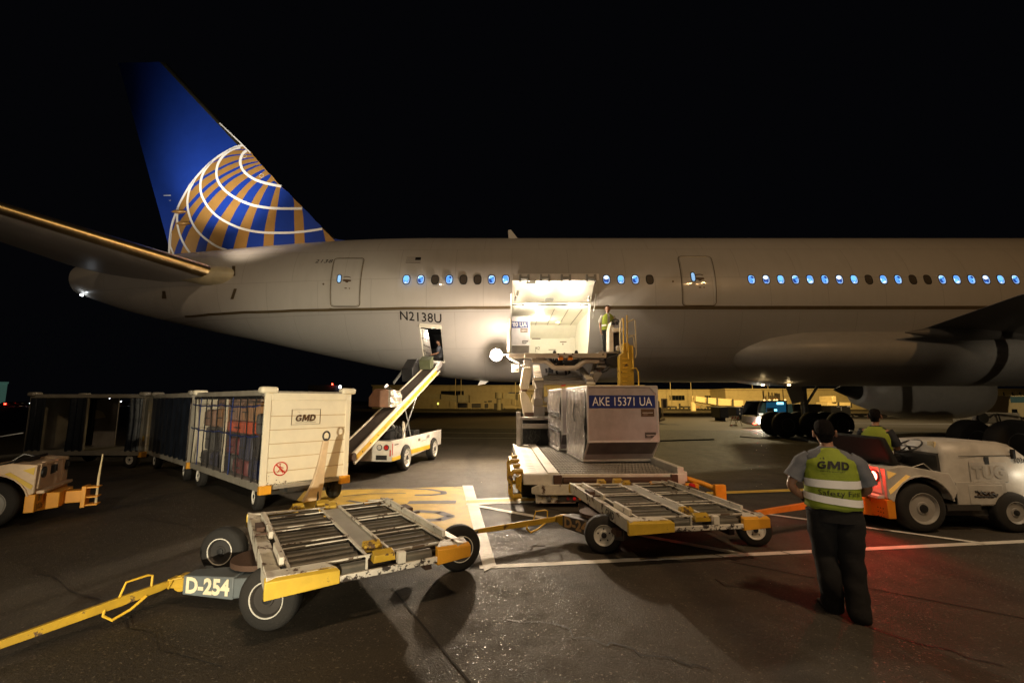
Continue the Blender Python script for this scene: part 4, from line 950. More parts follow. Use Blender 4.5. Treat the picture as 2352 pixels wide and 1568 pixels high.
mk('film', (.30, .28, .27), .2, .35, var=.4, vscale=14, bump=.8, bscale=22, coat=.6)
c1_ = container((1.60, 9.72, .615), .10, 'AKE 15371 UA', 'aluminium container marked AKE 15371 UA, front one on the loader deck')
c2_ = container((1.30, 12.02, .615), .10, '', 'film wrapped container standing behind the front one on the loader', plain=True, DT=1.9)
b = MB(); rows = []
for i in range(12): rows.append([(-.03-.025*math.sin(i*1.7+k*.8), .05+1.8*i/11, .1+1.48*k/14) for k in range(15)])
b.rings(rows, cap=False, closed=False); b.build('cling_film', 'film', c2_, angle=25)
b = MB()
for z in (.9, .98, .5, .6): b.bar((-.08,.1,z), (-.08,1.5,z+.05), .02, .035)
b.build('strap', 'black', c2_)
c3_ = container((-.82, 18.15, 3.68), 0.0, 'AKE 11780 UA', 'container standing inside the lit cargo hold, marked 80 UA')
# ============================================================ CONTAINER LOADER
mk('chain_steel', (.40, .38, .35), .35, .7, wear=.3, wscale=10)
mk('loader_white', (.70, .67, .60), .45, wear=.25, wscale=7, dirt=.35)
mk('loader_grey', (.30, .28, .26), .5, .2, wear=.3, wscale=7, dirt=.3)
mk('leg_white', (.80, .74, .60), .4, wear=.06, wscale=8)
mk('rail_cream', (.72,.60,.36), .45, wear=.1)
mk('platform_tan', (.52, .45, .36), .5, wear=.3, wscale=6, dirt=.4)
ld = thing('container_loader', 'white and yellow scissor lift container loader raised to the cargo door', 'cargo loader', (.21, 8.66, 0), .026)
TL = ld.matrix_basis
zl = zo(1180, 800, 7.84)          # crop of the lifting gear
# --- main deck (local: x right, y towards aircraft)
W_, Ld, Zd = 3.0, 5.9, .60
b = MB(); b.box(0, .44, 0, Ld-.4, Zd-.10, Zd); b.box(-.04, 0, .05, Ld-.4, Zd-.16, Zd+.03); o = b.build('side_walkway', 'loader_white', ld, bevel=.008)
for k in range(22):
    y = .18+.245*k; b = MB(); b.tube([(.16+.085*math.cos(t), y+.04*math.sin(t), Zd+.0015) for t in [2*math.pi*i/14 for i in range(14)]], .001, 3); 
    b = MB(); b.poly([(.19+.085*math.cos(t), y+.034*math.sin(t), Zd+.002) for t in [2*math.pi*i/14 for i in range(14)]]); b.build('grip_hole', 'black', o)
b = MB(); b.box(.46, .66, 0, Ld-.4, Zd-.10, Zd+.012); b.build('guide_rail', 'loader_white', ld, bevel=.008)
b = MB(); b.box(W_-.12, W_, 0, Ld-.4, Zd-.12, Zd+.10); b.box(W_, W_+.06, 0, .6, Zd-.16, Zd+.02); b.build('side_rail', 'loader_white', ld, bevel=.01)
b = MB(); b.box(.66, W_-.12, .06, Ld-.4, Zd-.16, Zd-.10); b.build('deck_pan', 'black', ld)
for k in range(22):
    y = .13+.25*k; b = MB(); b.lathe((.72, y, Zd-.045), (1,0,0), [(0,.026),(W_-.9,.026)], 10); b.box(.70, W_-.16, y+.055, y+.115, Zd-.05, Zd-.016)
    for i in range(30): x = .78+i*.068; b.lathe((x, y, Zd-.045), (1,0,0), [(0,.030),(.004,.042),(.030,.042),(.034,.030)], 10)
    b.build('deck_roller', 'chain_steel', ld)
b = MB(); b.box(0, W_, -.05, 0, Zd-.20, Zd-.012); b.build('front_beam', 'loader_white', ld, bevel=.01)
b = MB(); b.lathe((.72, -.08, Zd-.12), (1,0,0), [(0,.06),(W_-1.0,.06)], 16); b.box(.55, .70, -.12, .02, Zd-.22, Zd-.02); b.box(W_-.28, W_-.16, -.12, .02, Zd-.22, Zd-.02); b.build('front_roller', 'rust', ld, bevel=.006)
# base chassis with bumper and lamp cluster
b = MB(); b.box(.28, W_-.25, -.18, 0, .24, .42); b.box(.22, .95, -.10, .05, .08, .24); b.prism([(.28,-.18,.42),(.28,-.18,.24),(.15,-.05,.24),(.15,-.05,.34)], (0,.1,0)); ch = b.build('bumper', 'white_worn', ld, bevel=.012)
b = MB(); b.box(.62, 1.12, -.125, -.10, .12, .22); b.box(1.3, 2.2, -.06, .1, .06, .24); b.build('lamp_box', 'dark_metal', ch, bevel=.006)
for x, m in ((.80,'case_red'),(.92,'lamp_red_dim'),(1.03,'orange_lens')):
    b = MB(); b.lathe((x,-.13,.17), (0,-1,0), [(0,.03),(.012,.026)], 12); b.build('tail_lamp', m, ch)
b = MB(); b.lathe((.46,-.12,.17), (0,-1,0), [(-.05,.05),(.02,.05),(.05,.03)], 14); b.build('tow_hook', 'steel', ch)
b = MB(); b.box(.3, W_-.3, 0, Ld+.8, .10, .34); b.build('chassis', 'loader_grey', ld, bevel=.02)
b = MB()
for y, x in ((.9, -.05),(.9, W_-.28),(5.6,-.05),(5.6,W_-.28)): b.lathe((x,y,.27),(1,0,0),[(0,.1),(0,.24),(.03,.27),(.3,.27),(.33,.24),(.33,.1)],24)
for i in range(0): pass
for k, (x, y) in enumerate(((-.02,.9),(W_-.3,.9),(-.02,5.6),(W_-.3,5.6))):
    b = MB(); b.lathe((x,y,.27),(1,0,0),[(0,.1),(0,.24),(.03,.27),(.29,.27),(.32,.24),(.32,.1)],24); b.build('wheel', 'tyre', ld)
# yellow crash rails on the left
for y0 in (-.12, 1.35):
    b = MB(); b.tube([(-.05,y0+.1,.20),(-.20,y0+.05,.20),(-.24,y0+.05,.26),(-.24,y0+.05,.58),(-.18,y0+.08,.64),(-.02,y0+.12,.64)], .045, 8); b.tube([(-.02,y0+.9,.64),(-.2,y0+.9,.62),(-.24,y0+.9,.5),(-.22,y0+.9,.25)], .04, 8); b.bar((-.2,y0+.08,.62),(-.2,y0+.92,.62),.06,.05); b.build('crash_rail', 'yellow_worn', ld)
b = MB(); b.prism([(-.04,.0,Zd-.03),(-.14,.05,Zd-.08),(-.14,.05,.34),(-.04,0,.26)], (0,.05,0)); b.prism([(-.04,0,Zd),(-.12,3.8,Zd-.05),(-.12,3.8,Zd-.25),(-.06,0,Zd-.25)], (.02,0,0)); b.build('edge_skirt', 'yellow_worn', ld)
b = MB(); b.tube([(W_+.06,.25,Zd-.12),(W_+.35,.05,Zd-.2),(W_+.55,-.15,Zd-.28)], .05, 8); b.box(W_+.46, W_+.66, -.25, -.15, .12, Zd-.18); b.box(W_+.0, W_+.25, -.06, .1, Zd-.3, Zd-.2); b.build('steering_guard', 'corner_orange', ld, bevel=.01)
b = MB(); b.lathe((W_+.10,-.10,.38), (0,-1,0), [(-.03,.05),(.04,.05),(.06,.03)], 14); b.build('side_marker', 'lamp_red_dim', ld)
b = MB(); b.hull8([(W_+.1,.6,.5),(W_+.16,.6,.5),(W_+.16,.6,.62),(W_+.1,.6,.62)], [(W_-.6,5.6,.5),(W_-.54,5.6,.5),(W_-.54,5.6,.66),(W_-.6,5.6,.66)]); b.build('guard_beam', 'loader_white', ld)
# --- engine and hydraulics bay at the left rear of the deck (behind the rollers)
def wp(x, y, Y): return zl(x, y, Y=Y)
def wbox(b, x0, y0, x1, y1, Y, dep):
    a, c = wp(x0, y0, Y), wp(x1, y1, Y); b.box(a.x, c.x, Y, Y+dep, c.z, a.z)
YB = 14.3
b = MB(); wbox(b, 240, 1300, 320, 1990, YB-.5, .35); wbox(b, 320, 1390, 890, 1440, YB-.3, .3); wbox(b, 355, 1510, 890, 1600, YB-.2, .3); wbox(b, 330, 1440, 350, 1990, YB-.3, .2); b.build('bay_frame', 'loader_grey', ld, world=True, bevel=.01)
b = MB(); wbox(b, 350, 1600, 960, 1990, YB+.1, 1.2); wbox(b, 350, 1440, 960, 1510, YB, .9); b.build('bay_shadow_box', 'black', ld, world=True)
b = MB(); random.seed(5)
for i in range(9):
    x0 = random.uniform(380, 800); p = [wp(x0+random.uniform(-60,60), 1620+k*75, YB+.05) for k in range(5)]; b.tube(p, .013, 6)
b.build('hose', 'black_plastic', ld, world=True)
b = MB(); p = wp(865, 1365, YB-.3); b.tube([wp(760,1400,YB-.3), wp(840,1390,YB-.35), wp(890,1370,YB-.4)], .04, 8); wbox(b, 615, 1380, 785, 1393, YB-.35, .1); wbox(b, 840, 1295, 1000, 1306, YB, .1); b.build('coupling', 'steel', ld, world=True)
# --- scissor columns
b = MB()
Y1 = 14.9
b.hull8([wp(570,720,Y1),wp(745,720,Y1),wp(740,850,Y1),wp(610,860,Y1)], [p+Vector((0,.5,0)) for p in (wp(570,720,Y1),wp(745,720,Y1),wp(740,850,Y1),wp(610,860,Y1))])
wbox(b, 640, 855, 722, 1060, Y1, .3); wbox(b, 725, 855, 748, 1060, Y1+.1, .3); wbox(b, 575, 870, 640, 1030, Y1+.05, .3)
b.hull8([wp(575,1030,Y1-.1),wp(725,1030,Y1-.1),wp(735,1180,Y1-.1),wp(548,1190,Y1-.1)], [p+Vector((0,.6,0)) for p in (wp(575,1030,Y1),wp(725,1030,Y1),wp(735,1180,Y1),wp(548,1190,Y1))])
wbox(b, 550, 1190, 760, 1380, Y1-.1, .5); wbox(b, 735, 1130, 1010, 1170, Y1, .3); wbox(b, 745, 1200, 1010, 1290, Y1+.2, .3)
b.build('lift_column', 'loader_grey', ld, world=True, bevel=.015)
b = MB(); p = wp(790, 1065, Y1-.1); b.lathe(p, (0,-1,0), [(-.2,.1),(0,.10),(.02,.085),(.02,.05)], 20); b.tube([wp(780,850,Y1),wp(840,960,Y1-.1),wp(830,1080,Y1)], .02, 6); b.build('hydraulic_motor', 'steel', ld, world=True)
b = MB(); p = wp(860, 975, Y1); b.lathe(p, (0,-1,0), [(-.02,.04),(.02,.035)], 12); b.build('marker_lamp', 'sign_yellow', ld, world=True)
# big white hydraulic legs (left)
b = MB(); A = [wp(355,480,14.6),wp(530,470,14.6),wp(495,700,14.6),wp(455,885,14.6),wp(330,885,14.6),wp(300,820,14.6)]; b.prism(A, (0,.28,0)); b.build('upper_leg', 'leg_white', ld, world=True, bevel=.03)
b = MB(); A = [wp(300,915,14.5),wp(395,920,14.5),wp(470,1030,14.5),wp(530,1170,14.5),wp(555,1320,14.5),wp(375,1385,14.5),wp(330,1150,14.5)]; b.prism(A, (0,.28,0)); b.hull8(*[[p+Vector((0,k,0)) for p in (wp(510,1110,14.7),wp(560,930,14.7),wp(575,930,14.7),wp(560,1180,14.7))] for k in (0,.15)]); b.build('lower_leg', 'leg_white', ld, world=True, bevel=.03)
b = MB(); wbox(b, 315, 880, 440, 918, 14.6, .2); b.build('leg_joint', 'rust', ld, world=True, bevel=.01)
b = MB(); wbox(b, 450, 910, 610, 922, 14.7, .1); b.build('tie_rod', 'rust', ld, world=True)
b = MB(); wbox(b, 385, 1305, 558, 1378, 14.4, .25); b.build('leg_foot', 'rust', ld, world=True, bevel=.01)
b = MB(); b.hull8(*[[p+Vector((0,k,0)) for p in (wp(470,830,14.8),wp(575,830,14.8),wp(570,870,14.8),wp(470,870,14.8))] for k in (0,.2)]); b.hull8(*[[p+Vector((0,k,0)) for p in (wp(535,660,14.8),wp(570,720,14.8),wp(575,830,14.8),wp(545,830,14.8))] for k in (0,.2)]); b.build('leg_bracket', 'leg_white', ld, world=True, bevel=.01)
# inclined rails with cleats (scissor arms seen end on)
def arm(x0, y0, Ya, x1, y1, Yb, wd, nm, cle=9):
    b = MB(); a = wp(x0, y0, Ya); c = wp(x1, y1, Yb); b.bar(a, c, wd, .16); o = b.build(nm, 'loader_grey', ld, world=True, bevel=.01)
    b = MB()
    for k in range(cle):
        u = (k+.5)/cle; p = a*(1-u)+c*u; b.box(p.x-wd*.45, p.x+wd*.45, p.y-.02, p.y+.03, p.z+.05, p.z+.115)
    b.build('cleat', 'leg_white', o, world=True)
arm(600, 480, 16.6, 640, 700, 14.9, .26, 'scissor_arm', 8)
arm(1390, 500, 16.6, 1590, 745, 14.9, .26, 'scissor_arm', 10)
arm(1690, 420, 16.2, 1620, 640, 15.2, .12, 'scissor_arm', 8)
b = MB(); A = [wp(1715,470,15.3),wp(1865,470,15.3),wp(1800,620,15.3),wp(1700,760,15.3),wp(1660,700,15.3),wp(1590,610,15.3)]; b.prism(A, (0,.25,0)); A = [wp(1760,400,15.1),wp(1870,400,15.1),wp(1900,440,15.1),wp(1865,480,15.1),wp(1700,480,15.1)]; b.prism(A, (0,.3,0)); b.build('side_bracket', 'loader_grey', ld, world=True, bevel=.01)
for (x0,y0,x1,y1,Y,dep,m) in ((740,745,1500,795,14.9,.2,'loader_grey'),(735,658,1440,712,15.6,.2,'loader_grey'),(810,588,1255,640,16.2,.15,'loader_grey')):
    b = MB(); wbox(b, x0, y0, x1, y1, Y, dep); o = b.build('cross_beam', m, ld, world=True, bevel=.012)
    b = MB(); n_ = int((x1-x0)/26)
    for k in range(n_):
        a = wp(x0+13+26*k, y0-14, Y+.02); b.box(a.x-.022, a.x+.022, Y-.01, Y+.08, a.z-.02, a.z+.03)
    b.build('chain', 'steel', o, world=True)
b = MB(); wbox(b, 1530, 745, 1690, 790, 14.8, .3); wbox(b, 545, 672, 735, 720, 14.8, .25); b.build('arm_head', 'leg_white', ld, world=True, bevel=.02)
b = MB(); b.bar(wp(1060,815,14.6), wp(1140,800,14.6), .08, .05); b.build('marker_flag', 'decal_red', ld, world=True)
# --- upper bridge platform
YP = 14.8
b = MB(); wbox(b, 385, 215, 1895, 300, YP, .15); bt = wp(385, 215, YP).z
wbox(b, 85, 225, 385, 300, YP+.05, .2); fb = b.build('platform_beam', 'platform_tan', ld, world=True, bevel=.012)
b = MB()
for k in range(12):
    a = wp(600+14*k, 300, YP); b.box(a.x, a.x+.012, YP-.015, YP, a.z-.02, a.z+.01)
for x, y in ((1008,232),(1272,232),(1118,222),(1830,240)): a = wp(x, y, YP); b.lathe((a.x, YP-.004, a.z), (0,-1,0), [(0,.03),(.005,.028)], 10)
b.build('beam_marking', 'rust', fb, world=True)
a, c = wp(85, 215, YP), wp(1895, 215, YP)
b = MB(); b.box(a.x, c.x, YP+.1, 17.15, bt-.10, bt-.02); b.build('bridge_deck', 'loader_grey', ld, world=True)
for x in (940, 1340):
    p = wp(x, 205, YP+.05); b = MB(); b.prism([p+Vector((-.06,0,-.02)), p+Vector((.06,0,-.02)), p+Vector((.05,0,.05)), p+Vector((.01,0,.08)), p+Vector((-.04,0,.06))], (0,.08,0)); b.build('deck_stop', 'black', ld, world=True, bevel=.006)
# under-frame: bent tube
b = MB(); b.tube([wp(520,350,15), wp(750,358,15), wp(800,375,15), wp(910,470,15), wp(950,488,15), wp(1310,488,15), wp(1350,470,15), wp(1480,375,15), wp(1540,360,15), wp(1755,360,15)], .085, 8); b.build('bent_frame', 'platform_tan', ld, world=True)
b = MB(); wbox(b, 375, 330, 515, 470, 14.9, .4); wbox(b, 320, 420, 376, 460, 15, .2); b.build('frame_foot', 'loader_grey', ld, world=True, bevel=.01)
b = MB(); wbox(b, 1760, 330, 1870, 400, 15, .3); b.build('frame_foot', 'loader_grey', ld, world=True, bevel=.01)
b = MB(); random.seed(9)
for k in range(7):
    b.tube([wp(830+40*k, 330+random.uniform(-10,10), 15.3), wp(880+30*k+random.uniform(-30,30), 420+random.uniform(-30,20), 15.2), wp(960+38*k, 450, 15.3)], random.uniform(.025,.05), 7)
wbox(b, 860, 330, 1380, 440, 15.6, .3); b.build('hydraulic_hose', 'dark_metal', ld, world=True)
b = MB()
for k in range(16): p = wp(900+34*k+random.uniform(-9,9), 320+random.choice((0,6,90,110))*1.0, 15.1); b.lathe(p, (0,-1,0), [(0,.018),(.03,.016)], 8)
b.build('hose_fitting', 'leg_white', ld, world=True)
for x in (1055, 1230): b = MB(); a = wp(x, 295, 14.85); b.box(a.x-.08, a.x+.07, 14.8, 15, a.z-.08, a.z+.07); b.build('bracket', 'orange_lens', ld, world=True, bevel=.01)
b = MB()
for (x, y) in ((790,500),(980,530),(1150,540),(1200,520)):
    p = [wp(x+random.uniform(-14,14), y+k*25, 15.6) for k in range(4)]; b.tube(p, [.05,.03,.045,.02], 7)
wbox(b, 825, 480, 915, 580, 15.9, .1); b.build('hanging_hose', 'black_plastic', ld, world=True)
# left lamp arm, junction box, lit side guide
b = MB(); wbox(b, 150, 425, 285, 560, 15.2, .06); b.tube([wp(290,400,15.2), wp(140,330,15.2), wp(70,260,15.3)], .035, 6); b.build('junction_box', 'loader_white', ld, world=True, bevel=.01)
b = MB(); wbox(b, 190, 480, 265, 530, 15.17, .03); b.build('box_cover', 'loader_grey', ld, world=True, bevel=.01)
zz = zo(1100, 600, 5.227)
b = MB(); a = zz(470, 765, Y=16.4); c = zz(492, 1190, Y=16.4); b.box(a.x, c.x, 15.2, 16.45, c.z, a.z-.6); b.bar(Vector((c.x,16.4,c.z)), Vector((c.x,16.4,a.z)), .06, .06); b.bar(Vector((a.x,16.4,c.z)), Vector((a.x,16.4,a.z-.15)), .04, .04); b.build('side_guide', 'leg_white', ld, world=True)
# work lamp
LP = at(1140, 815, Y=15.8)
b = MB(); b.lathe(LP+Vector((0,.06,0)), (0,-1,-.12), [(-.08,.06),(0,.20),(.06,.235),(.065,.21)], 20); wlamp = b.build('work_lamp', 'black_plastic', ld, world=True)
b = MB(); b.lathe(LP+Vector((0,-.005,0)), (0,-1,-.12), [(0,.205),(.03,.17)], 20); b.build('lamp_lens', 'lamp_blaze', wlamp, world=True)


b = MB(); b.bar(LP+Vector((0,.1,0)), LP+Vector((.6,-.2,.0)), .05, .05); b.build('lamp_arm', 'loader_grey', ld, world=True)
lamp('SPOT', 'work_lamp_light', LP+Vector((0,-.16,0)), 1900, (1, .77, .52), .12, LP+Vector((.1,-4.6,-3.6)), 130, 1)
lamp('POINT', 'work_lamp_spill', LP+Vector((0,-.9,-.15)), 520, (1, .78, .58), .15)
# operator platform with console, ladder mast and rails (right)
zz = zo(1100, 600, 5.227)
def zb(b, x0, y0, x1, y1, Y, dep): a, c = zz(x0,y0,Y=Y), zz(x1,y1,Y=Y); b.box(a.x, c.x, Y, Y+dep, c.z, a.z)
b = MB(); zb(b, 1580, 1172, 1840, 1190, 15.0, 1.9); b.hull8(*[[p+Vector((0,k,0)) for p in (zz(1600,1165,Y=15.2),zz(1640,1150,Y=15.2),zz(1650,1190,Y=15.2),zz(1580,1190,Y=15.2))] for k in (0,.3)]); b.build('operator_deck', 'loader_grey', ld, world=True)
b = MB(); A = [zz(1665,1250,Y=14.9),zz(1830,1195,Y=14.9),zz(1840,1360,Y=14.9),zz(1760,1350,Y=14.9),zz(1680,1310,Y=14.9)]; b.prism(A, (0,.6,0)); b.tube([zz(1720,1350,Y=15),zz(1670,1400,Y=15),zz(1620,1420,Y=15)], .05, 7); b.tube([zz(1560,1240,Y=15),zz(1500,1230,Y=15)], .04, 6); b.build('hydraulic_tank', 'black_plastic', ld, world=True, bevel=.04)
b = MB(); A = [zz(1738,800,Y=15.3),zz(1765,850,Y=15.3),zz(1770,1190,Y=15.3),zz(1715,1190,Y=15.3),zz(1712,900,Y=15.3)]; b.prism(A, (0,.5,0)); A = [zz(1745,880,Y=15.25),zz(1900,880,Y=15.25),zz(1895,918,Y=15.25),zz(1765,930,Y=15.25)]; b.prism(A, (0,.45,0)); cn = b.build('console', 'leg_white', ld, world=True, bevel=.02)
b = MB(); random.seed(11)
for k in range(12): x = 1760+random.uniform(0,80); b.tube([zz(x,790+random.uniform(-20,50),Y=15.2), zz(x+random.uniform(-15,15),840,Y=15.3)], .018, 6)
b.tube([zz(1750+40*math.cos(t)+40, 800+26*math.sin(t), Y=15.1) for t in [2*math.pi*k/14 for k in range(15)]], .018, 6); b.build('control_levers', 'black', cn, world=True)
b = MB(); zb(b, 1775, 930, 1840, 1150, 15.5, .3); b.build('seat_post', 'black_plastic', ld, world=True, bevel=.03)
b = MB(); zb(b, 1805, 1095, 1885, 1160, 15.2, .3); b.build('step_box', 'alu_light', ld, world=True, bevel=.02)
# yellow mast
b = MB(); A = [zz(1838,1210,Y=14.6),zz(1885,1185,Y=14.6),zz(1900,1060,Y=14.6),zz(1945,1060,Y=14.6),zz(1960,1090,Y=14.6),zz(2010,1090,Y=14.6),zz(2022,1640,Y=14.6),zz(1845,1640,Y=14.6)]; b.prism(A, (0,.35,0)); b.build('ladder_mast', 'yellow_worn', ld, world=True, bevel=.02)
b = MB()
for x, y0, y1 in ((1885,760,1160),(1930,725,1160),(1948,1070,1260)): b.tube([zz(x,y0,Y=14.5), zz(x+5,y1,Y=14.5)], .024, 8)
b.build('mast_rail', 'yellow', ld, world=True)
b = MB(); b.tube([zz(1858,1170,Y=14.7),zz(1845,1000,Y=14.7),zz(1848,820,Y=14.7),zz(1870,765,Y=14.7)], .022, 8); b.tube([zz(1935,810,Y=14.7),zz(2010,775,Y=14.7),zz(2028,790,Y=14.7),zz(2038,970,Y=14.7),zz(2045,1200,Y=14.7),zz(2030,1250,Y=14.7)], .022, 8); b.tube([zz(1950,1000,Y=14.7),zz(1995,978,Y=14.7),zz(2012,1000,Y=14.7),zz(2022,1120,Y=14.7)], .018, 8); b.tube([zz(1955,970,Y=14.7),zz(2038,970,Y=14.7)], .015, 6); b.build('hand_rail', 'rail_cream', ld, world=True)
b = MB(); b.tube([zz(1990,1380,Y=14.5),zz(2040,1370,Y=14.5),zz(2070,1420,Y=14.5),zz(2080,1640,Y=14.5)], .02, 8); b.tube([zz(2000,1095,Y=14.5),zz(2010,1380,Y=14.5)], .022, 8); b.build('ladder_rail', 'yellow', ld, world=True)
b = MB()
for k in range(7): zb(b, 1880, 1250+55*k, 1935, 1262+55*k, 14.57, .05)
b.build('ladder_rung', 'yellow', ld, world=True)
# ============================================================ BELT LOADER   local: x forward (to the aircraft), y left
mk('pad_green', (.10, .115, .06), .7)
mk('film_bright', (.75, .66, .58), .22, .5, var=.5, vscale=18, bump=.8, bscale=25)
M['lamp_dimwhite'] = glow('lamp_dimwhite', (1,.85,.7), 1.2)
bl = thing('belt_loader', 'white belt loader with sloping conveyor reaching the open bulk hold door', 'belt loader', (-3.13, 12.15, 0), R(90-9.1))
BLW = 1.85
b = MB()
# right hand side panel with wheel cut-outs (profile x,z) extruded across a little
prof = [(0,.36),(.62,.36),(.66,.60),(1.15,.62),(1.24,.34),(2.95,.40),(3.02,.66),(3.55,.66),(3.62,.42),(4.1,.44),(4.1,.93),(0,.88)]
b.prism([(x, 0, z) for x, z in prof], (0,.06,0)); sp = b.build('side_panel', 'white_paint', bl)
b = MB(); b.prism([(x, BLW, z) for x, z in prof], (0,-.06,0)); b.build('side_panel', 'white_paint', bl)
b = MB(); b.box(-.04,0,0,BLW,.36,.88); b.build('rear_panel', 'white_paint', bl, bevel=.01)
b = MB(); b.box(0,4.05,.06,BLW-.06,.42,.72); b.box(.0,1.2,.06,BLW-.06,.72,.84); b.build('deck', 'dark_metal', bl)
b = MB(); b.box(1.28,2.92,-.012,0,.41,.53); b.box(0,.55,-.012,0,.37,.46); b.build('yellow_stripe', 'yellow', sp)
b = MB(); b.box(-.048,-.04,1.0,BLW-.02,.37,.62); b.build('rear_plate', 'loader_grey', bl)
put_text('GMD', .13, (2.75, -.004, .80), (1,0,0), (0,0,1), 'company_initials', 'decal_brown', sp, bold=.004)
b = MB(); b.box(1.9,2.05,-.006,0,.72,.80); b.box(2.2,2.5,-.006,0,.70,.715); b.box(.15,.4,-.006,0,.76,.79); b.build('small_lettering', 'stripe', sp)
for y, m in ((.33,'alu_light'),(.14,'lamp_red_dim')):
    b = MB(); b.lathe((-.045,y,.72),(-1,0,0),[(0,.075),(.012,.075),(.02,.06)],20); o = b.build('tail_lamp_rim','black',bl); b = MB(); b.lathe((-.062,y,.72),(-1,0,0),[(0,.06),(.01,.05)],20); b.build('tail_lamp', m, o)
b = MB(); b.box(-.052,-.04,.12,.42,.40,.52); b.build('licence_plate', 'black', bl)
b = MB(); b.box(-.045,-.04,.015,.05,.5,.66); b.box(.0,.03,-.008,0,.52,.82); b.build('reflector', 'decal_red', bl)
for x in (.9, 3.28):
    wheel(bl, (x, .04, .36), (0,-1,0), .36, .22, .25, 'rim_white', 8)
    b = MB(); b.lathe((x, BLW-.3, .36),(0,1,0),[(0,.1),(0,.32),(.03,.36),(.2,.36),(.22,.32),(.22,.1)],28); b.build('wheel','tyre',bl)
# conveyor: frame in its own sloping line
iv = bl.matrix_basis.inverted()
A0 = at(812, 1049, Y=11.1); A1 = at(1013, 838, Y=16.9); a0, a1 = iv @ A0, iv @ A1
ud = (a1-a0).normalized(); side = Vector((0,0,1)).cross(ud).normalized(); up = ud.cross(side).normalized()*1
BW = .46
def cv(u, s, h): return a0+ (a1-a0)*u + side*s + up*h
b = MB(); b.hull8([cv(0,0,-.02),cv(0,.04,-.02),cv(0,.04,.10),cv(0,0,.10)], [cv(1,0,-.02),cv(1,.04,-.02),cv(1,.04,.10),cv(1,0,.10)]); b.hull8([cv(0,BW,-.02),cv(0,BW+.04,-.02),cv(0,BW+.04,.10),cv(0,BW,.10)], [cv(1,BW,-.02),cv(1,BW+.04,-.02),cv(1,BW+.04,.10),cv(1,BW,.10)]); cf = b.build('conveyor_frame', 'cream_panel', bl, bevel=.006)
b = MB(); b.hull8([cv(.02,-.01,-.14),cv(.02,.04,-.14),cv(.02,.04,-.02),cv(.02,-.01,-.02)], [cv(.92,-.01,-.14),cv(.92,.04,-.14),cv(.92,.04,-.02),cv(.92,-.01,-.02)]); b.build('conveyor_skirt', 'yellow', bl)
b = MB(); b.hull8([cv(0,-.012,-.20),cv(0,.04,-.20),cv(0,.04,-.14),cv(0,-.012,-.14)], [cv(.97,-.012,-.20),cv(.97,.04,-.20),cv(.97,.04,-.14),cv(.97,-.012,-.14)]); b.build('conveyor_bottom_rail', 'cream_panel', bl)
b = MB(); b.hull8([cv(.005,.04,-.12),cv(.005,BW,-.12),cv(.005,BW,.07),cv(.005,.04,.07)], [cv(.995,.04,-.12),cv(.995,BW,-.12),cv(.995,BW,.07),cv(.995,.04,.07)]); b.build('belt', 'rubber_belt', bl)
b = MB()
for k in range(14): p = cv(.06+.065*k, -.014, -.08); b.lathe(p, -side, [(0,.018),(.008,.015)], 8)
b.build('bolt', 'black', cf)
b = MB(); b.hull8([cv(.93,-.015,-.06),cv(1.0,-.015,-.06),cv(1.01,-.015,.14),cv(.93,-.015,.12)],[cv(.93,.05,-.06),cv(1.0,.05,-.06),cv(1.01,.05,.14),cv(.93,.05,.12)]); b.lathe(cv(1.0,-.01,.03), side, [(0,.1),(BW+.06,.1)], 14); b.build('end_roller', 'alu_light', bl)
b = MB(); b.lathe(cv(0.0,-.02,0), side, [(0,.1),(BW+.08,.1)], 16); b.build('end_roller', 'rust', bl)
for p, q, r in ((cv(.62,.0,-.15), Vector((1.15,.25,.75)), .022), (cv(.50,.1,-.15), Vector((2.1,.3,.75)), .018), (cv(.62,BW,-.15), Vector((1.15,BLW-.4,.75)), .022), (cv(.35,.2,-.15), Vector((1.9,.5,.75)), .05)):
    b = MB(); b.tube([p, q], r, 8); b.build('lift_strut', 'galv', bl)
b = MB(); b.prism([(1.55,.35,.72),(1.75,.35,.72),(1.68,.35,1.25),(1.58,.35,1.32)], (0,.04,0)); b.build('lift_guard', 'leg_white', bl)
b = MB(); random.seed(2); b.box(1.0,2.0,.5,1.5,.72,1.05); b.box(2.4,2.9,.35,1.3,.72,1.0)
for k in range(5): b.tube([(1.1+.2*k,.4,.8),(1.2+.2*k,.38,1.1),(1.3+.2*k,.45,1.2),(1.35+.2*k,.6,.9)], .02, 6)
b.build('engine_cover', 'black_plastic', bl, bevel=.03)
# folding end guard at the top: dark box, grey-green pad and rail
b = MB(); b.hull8([cv(.88,BW+.08,.1),cv(.93,BW+.08,.1),cv(.945,BW+.08,.48),cv(.89,BW+.08,.44)],[cv(.88,BW-.35,.1),cv(.93,BW-.35,.1),cv(.945,BW-.35,.48),cv(.89,BW-.35,.44)]); b.build('end_pad', 'pad_green', bl, bevel=.02)
b = MB(); b.hull8([cv(.78,BW+.10,-.1),cv(.90,BW+.10,-.1),cv(.89,BW+.10,.5),cv(.80,BW+.10,.35)],[cv(.78,BW+.5,-.1),cv(.90,BW+.5,-.1),cv(.89,BW+.5,.5),cv(.80,BW+.5,.35)]); b.build('guard_box', 'black_plastic', bl, bevel=.02)
b = MB(); b.bar(cv(.70,BW+.55,.06), cv(.86,BW+.55,.24), .04, .08); b.tube([cv(.66,BW+.7,.0), cv(.70,BW+.68,-.12), cv(.72,BW+.6,-.35)], .02, 6); b.build('guard_rail', 'galv', bl)
b = MB(); b.lathe(cv(.655,BW+.72,.05), ud, [(0,.03),(.15,.05),(.18,.03)], 12); b.build('step_lamp', 'lamp_dimwhite', bl)
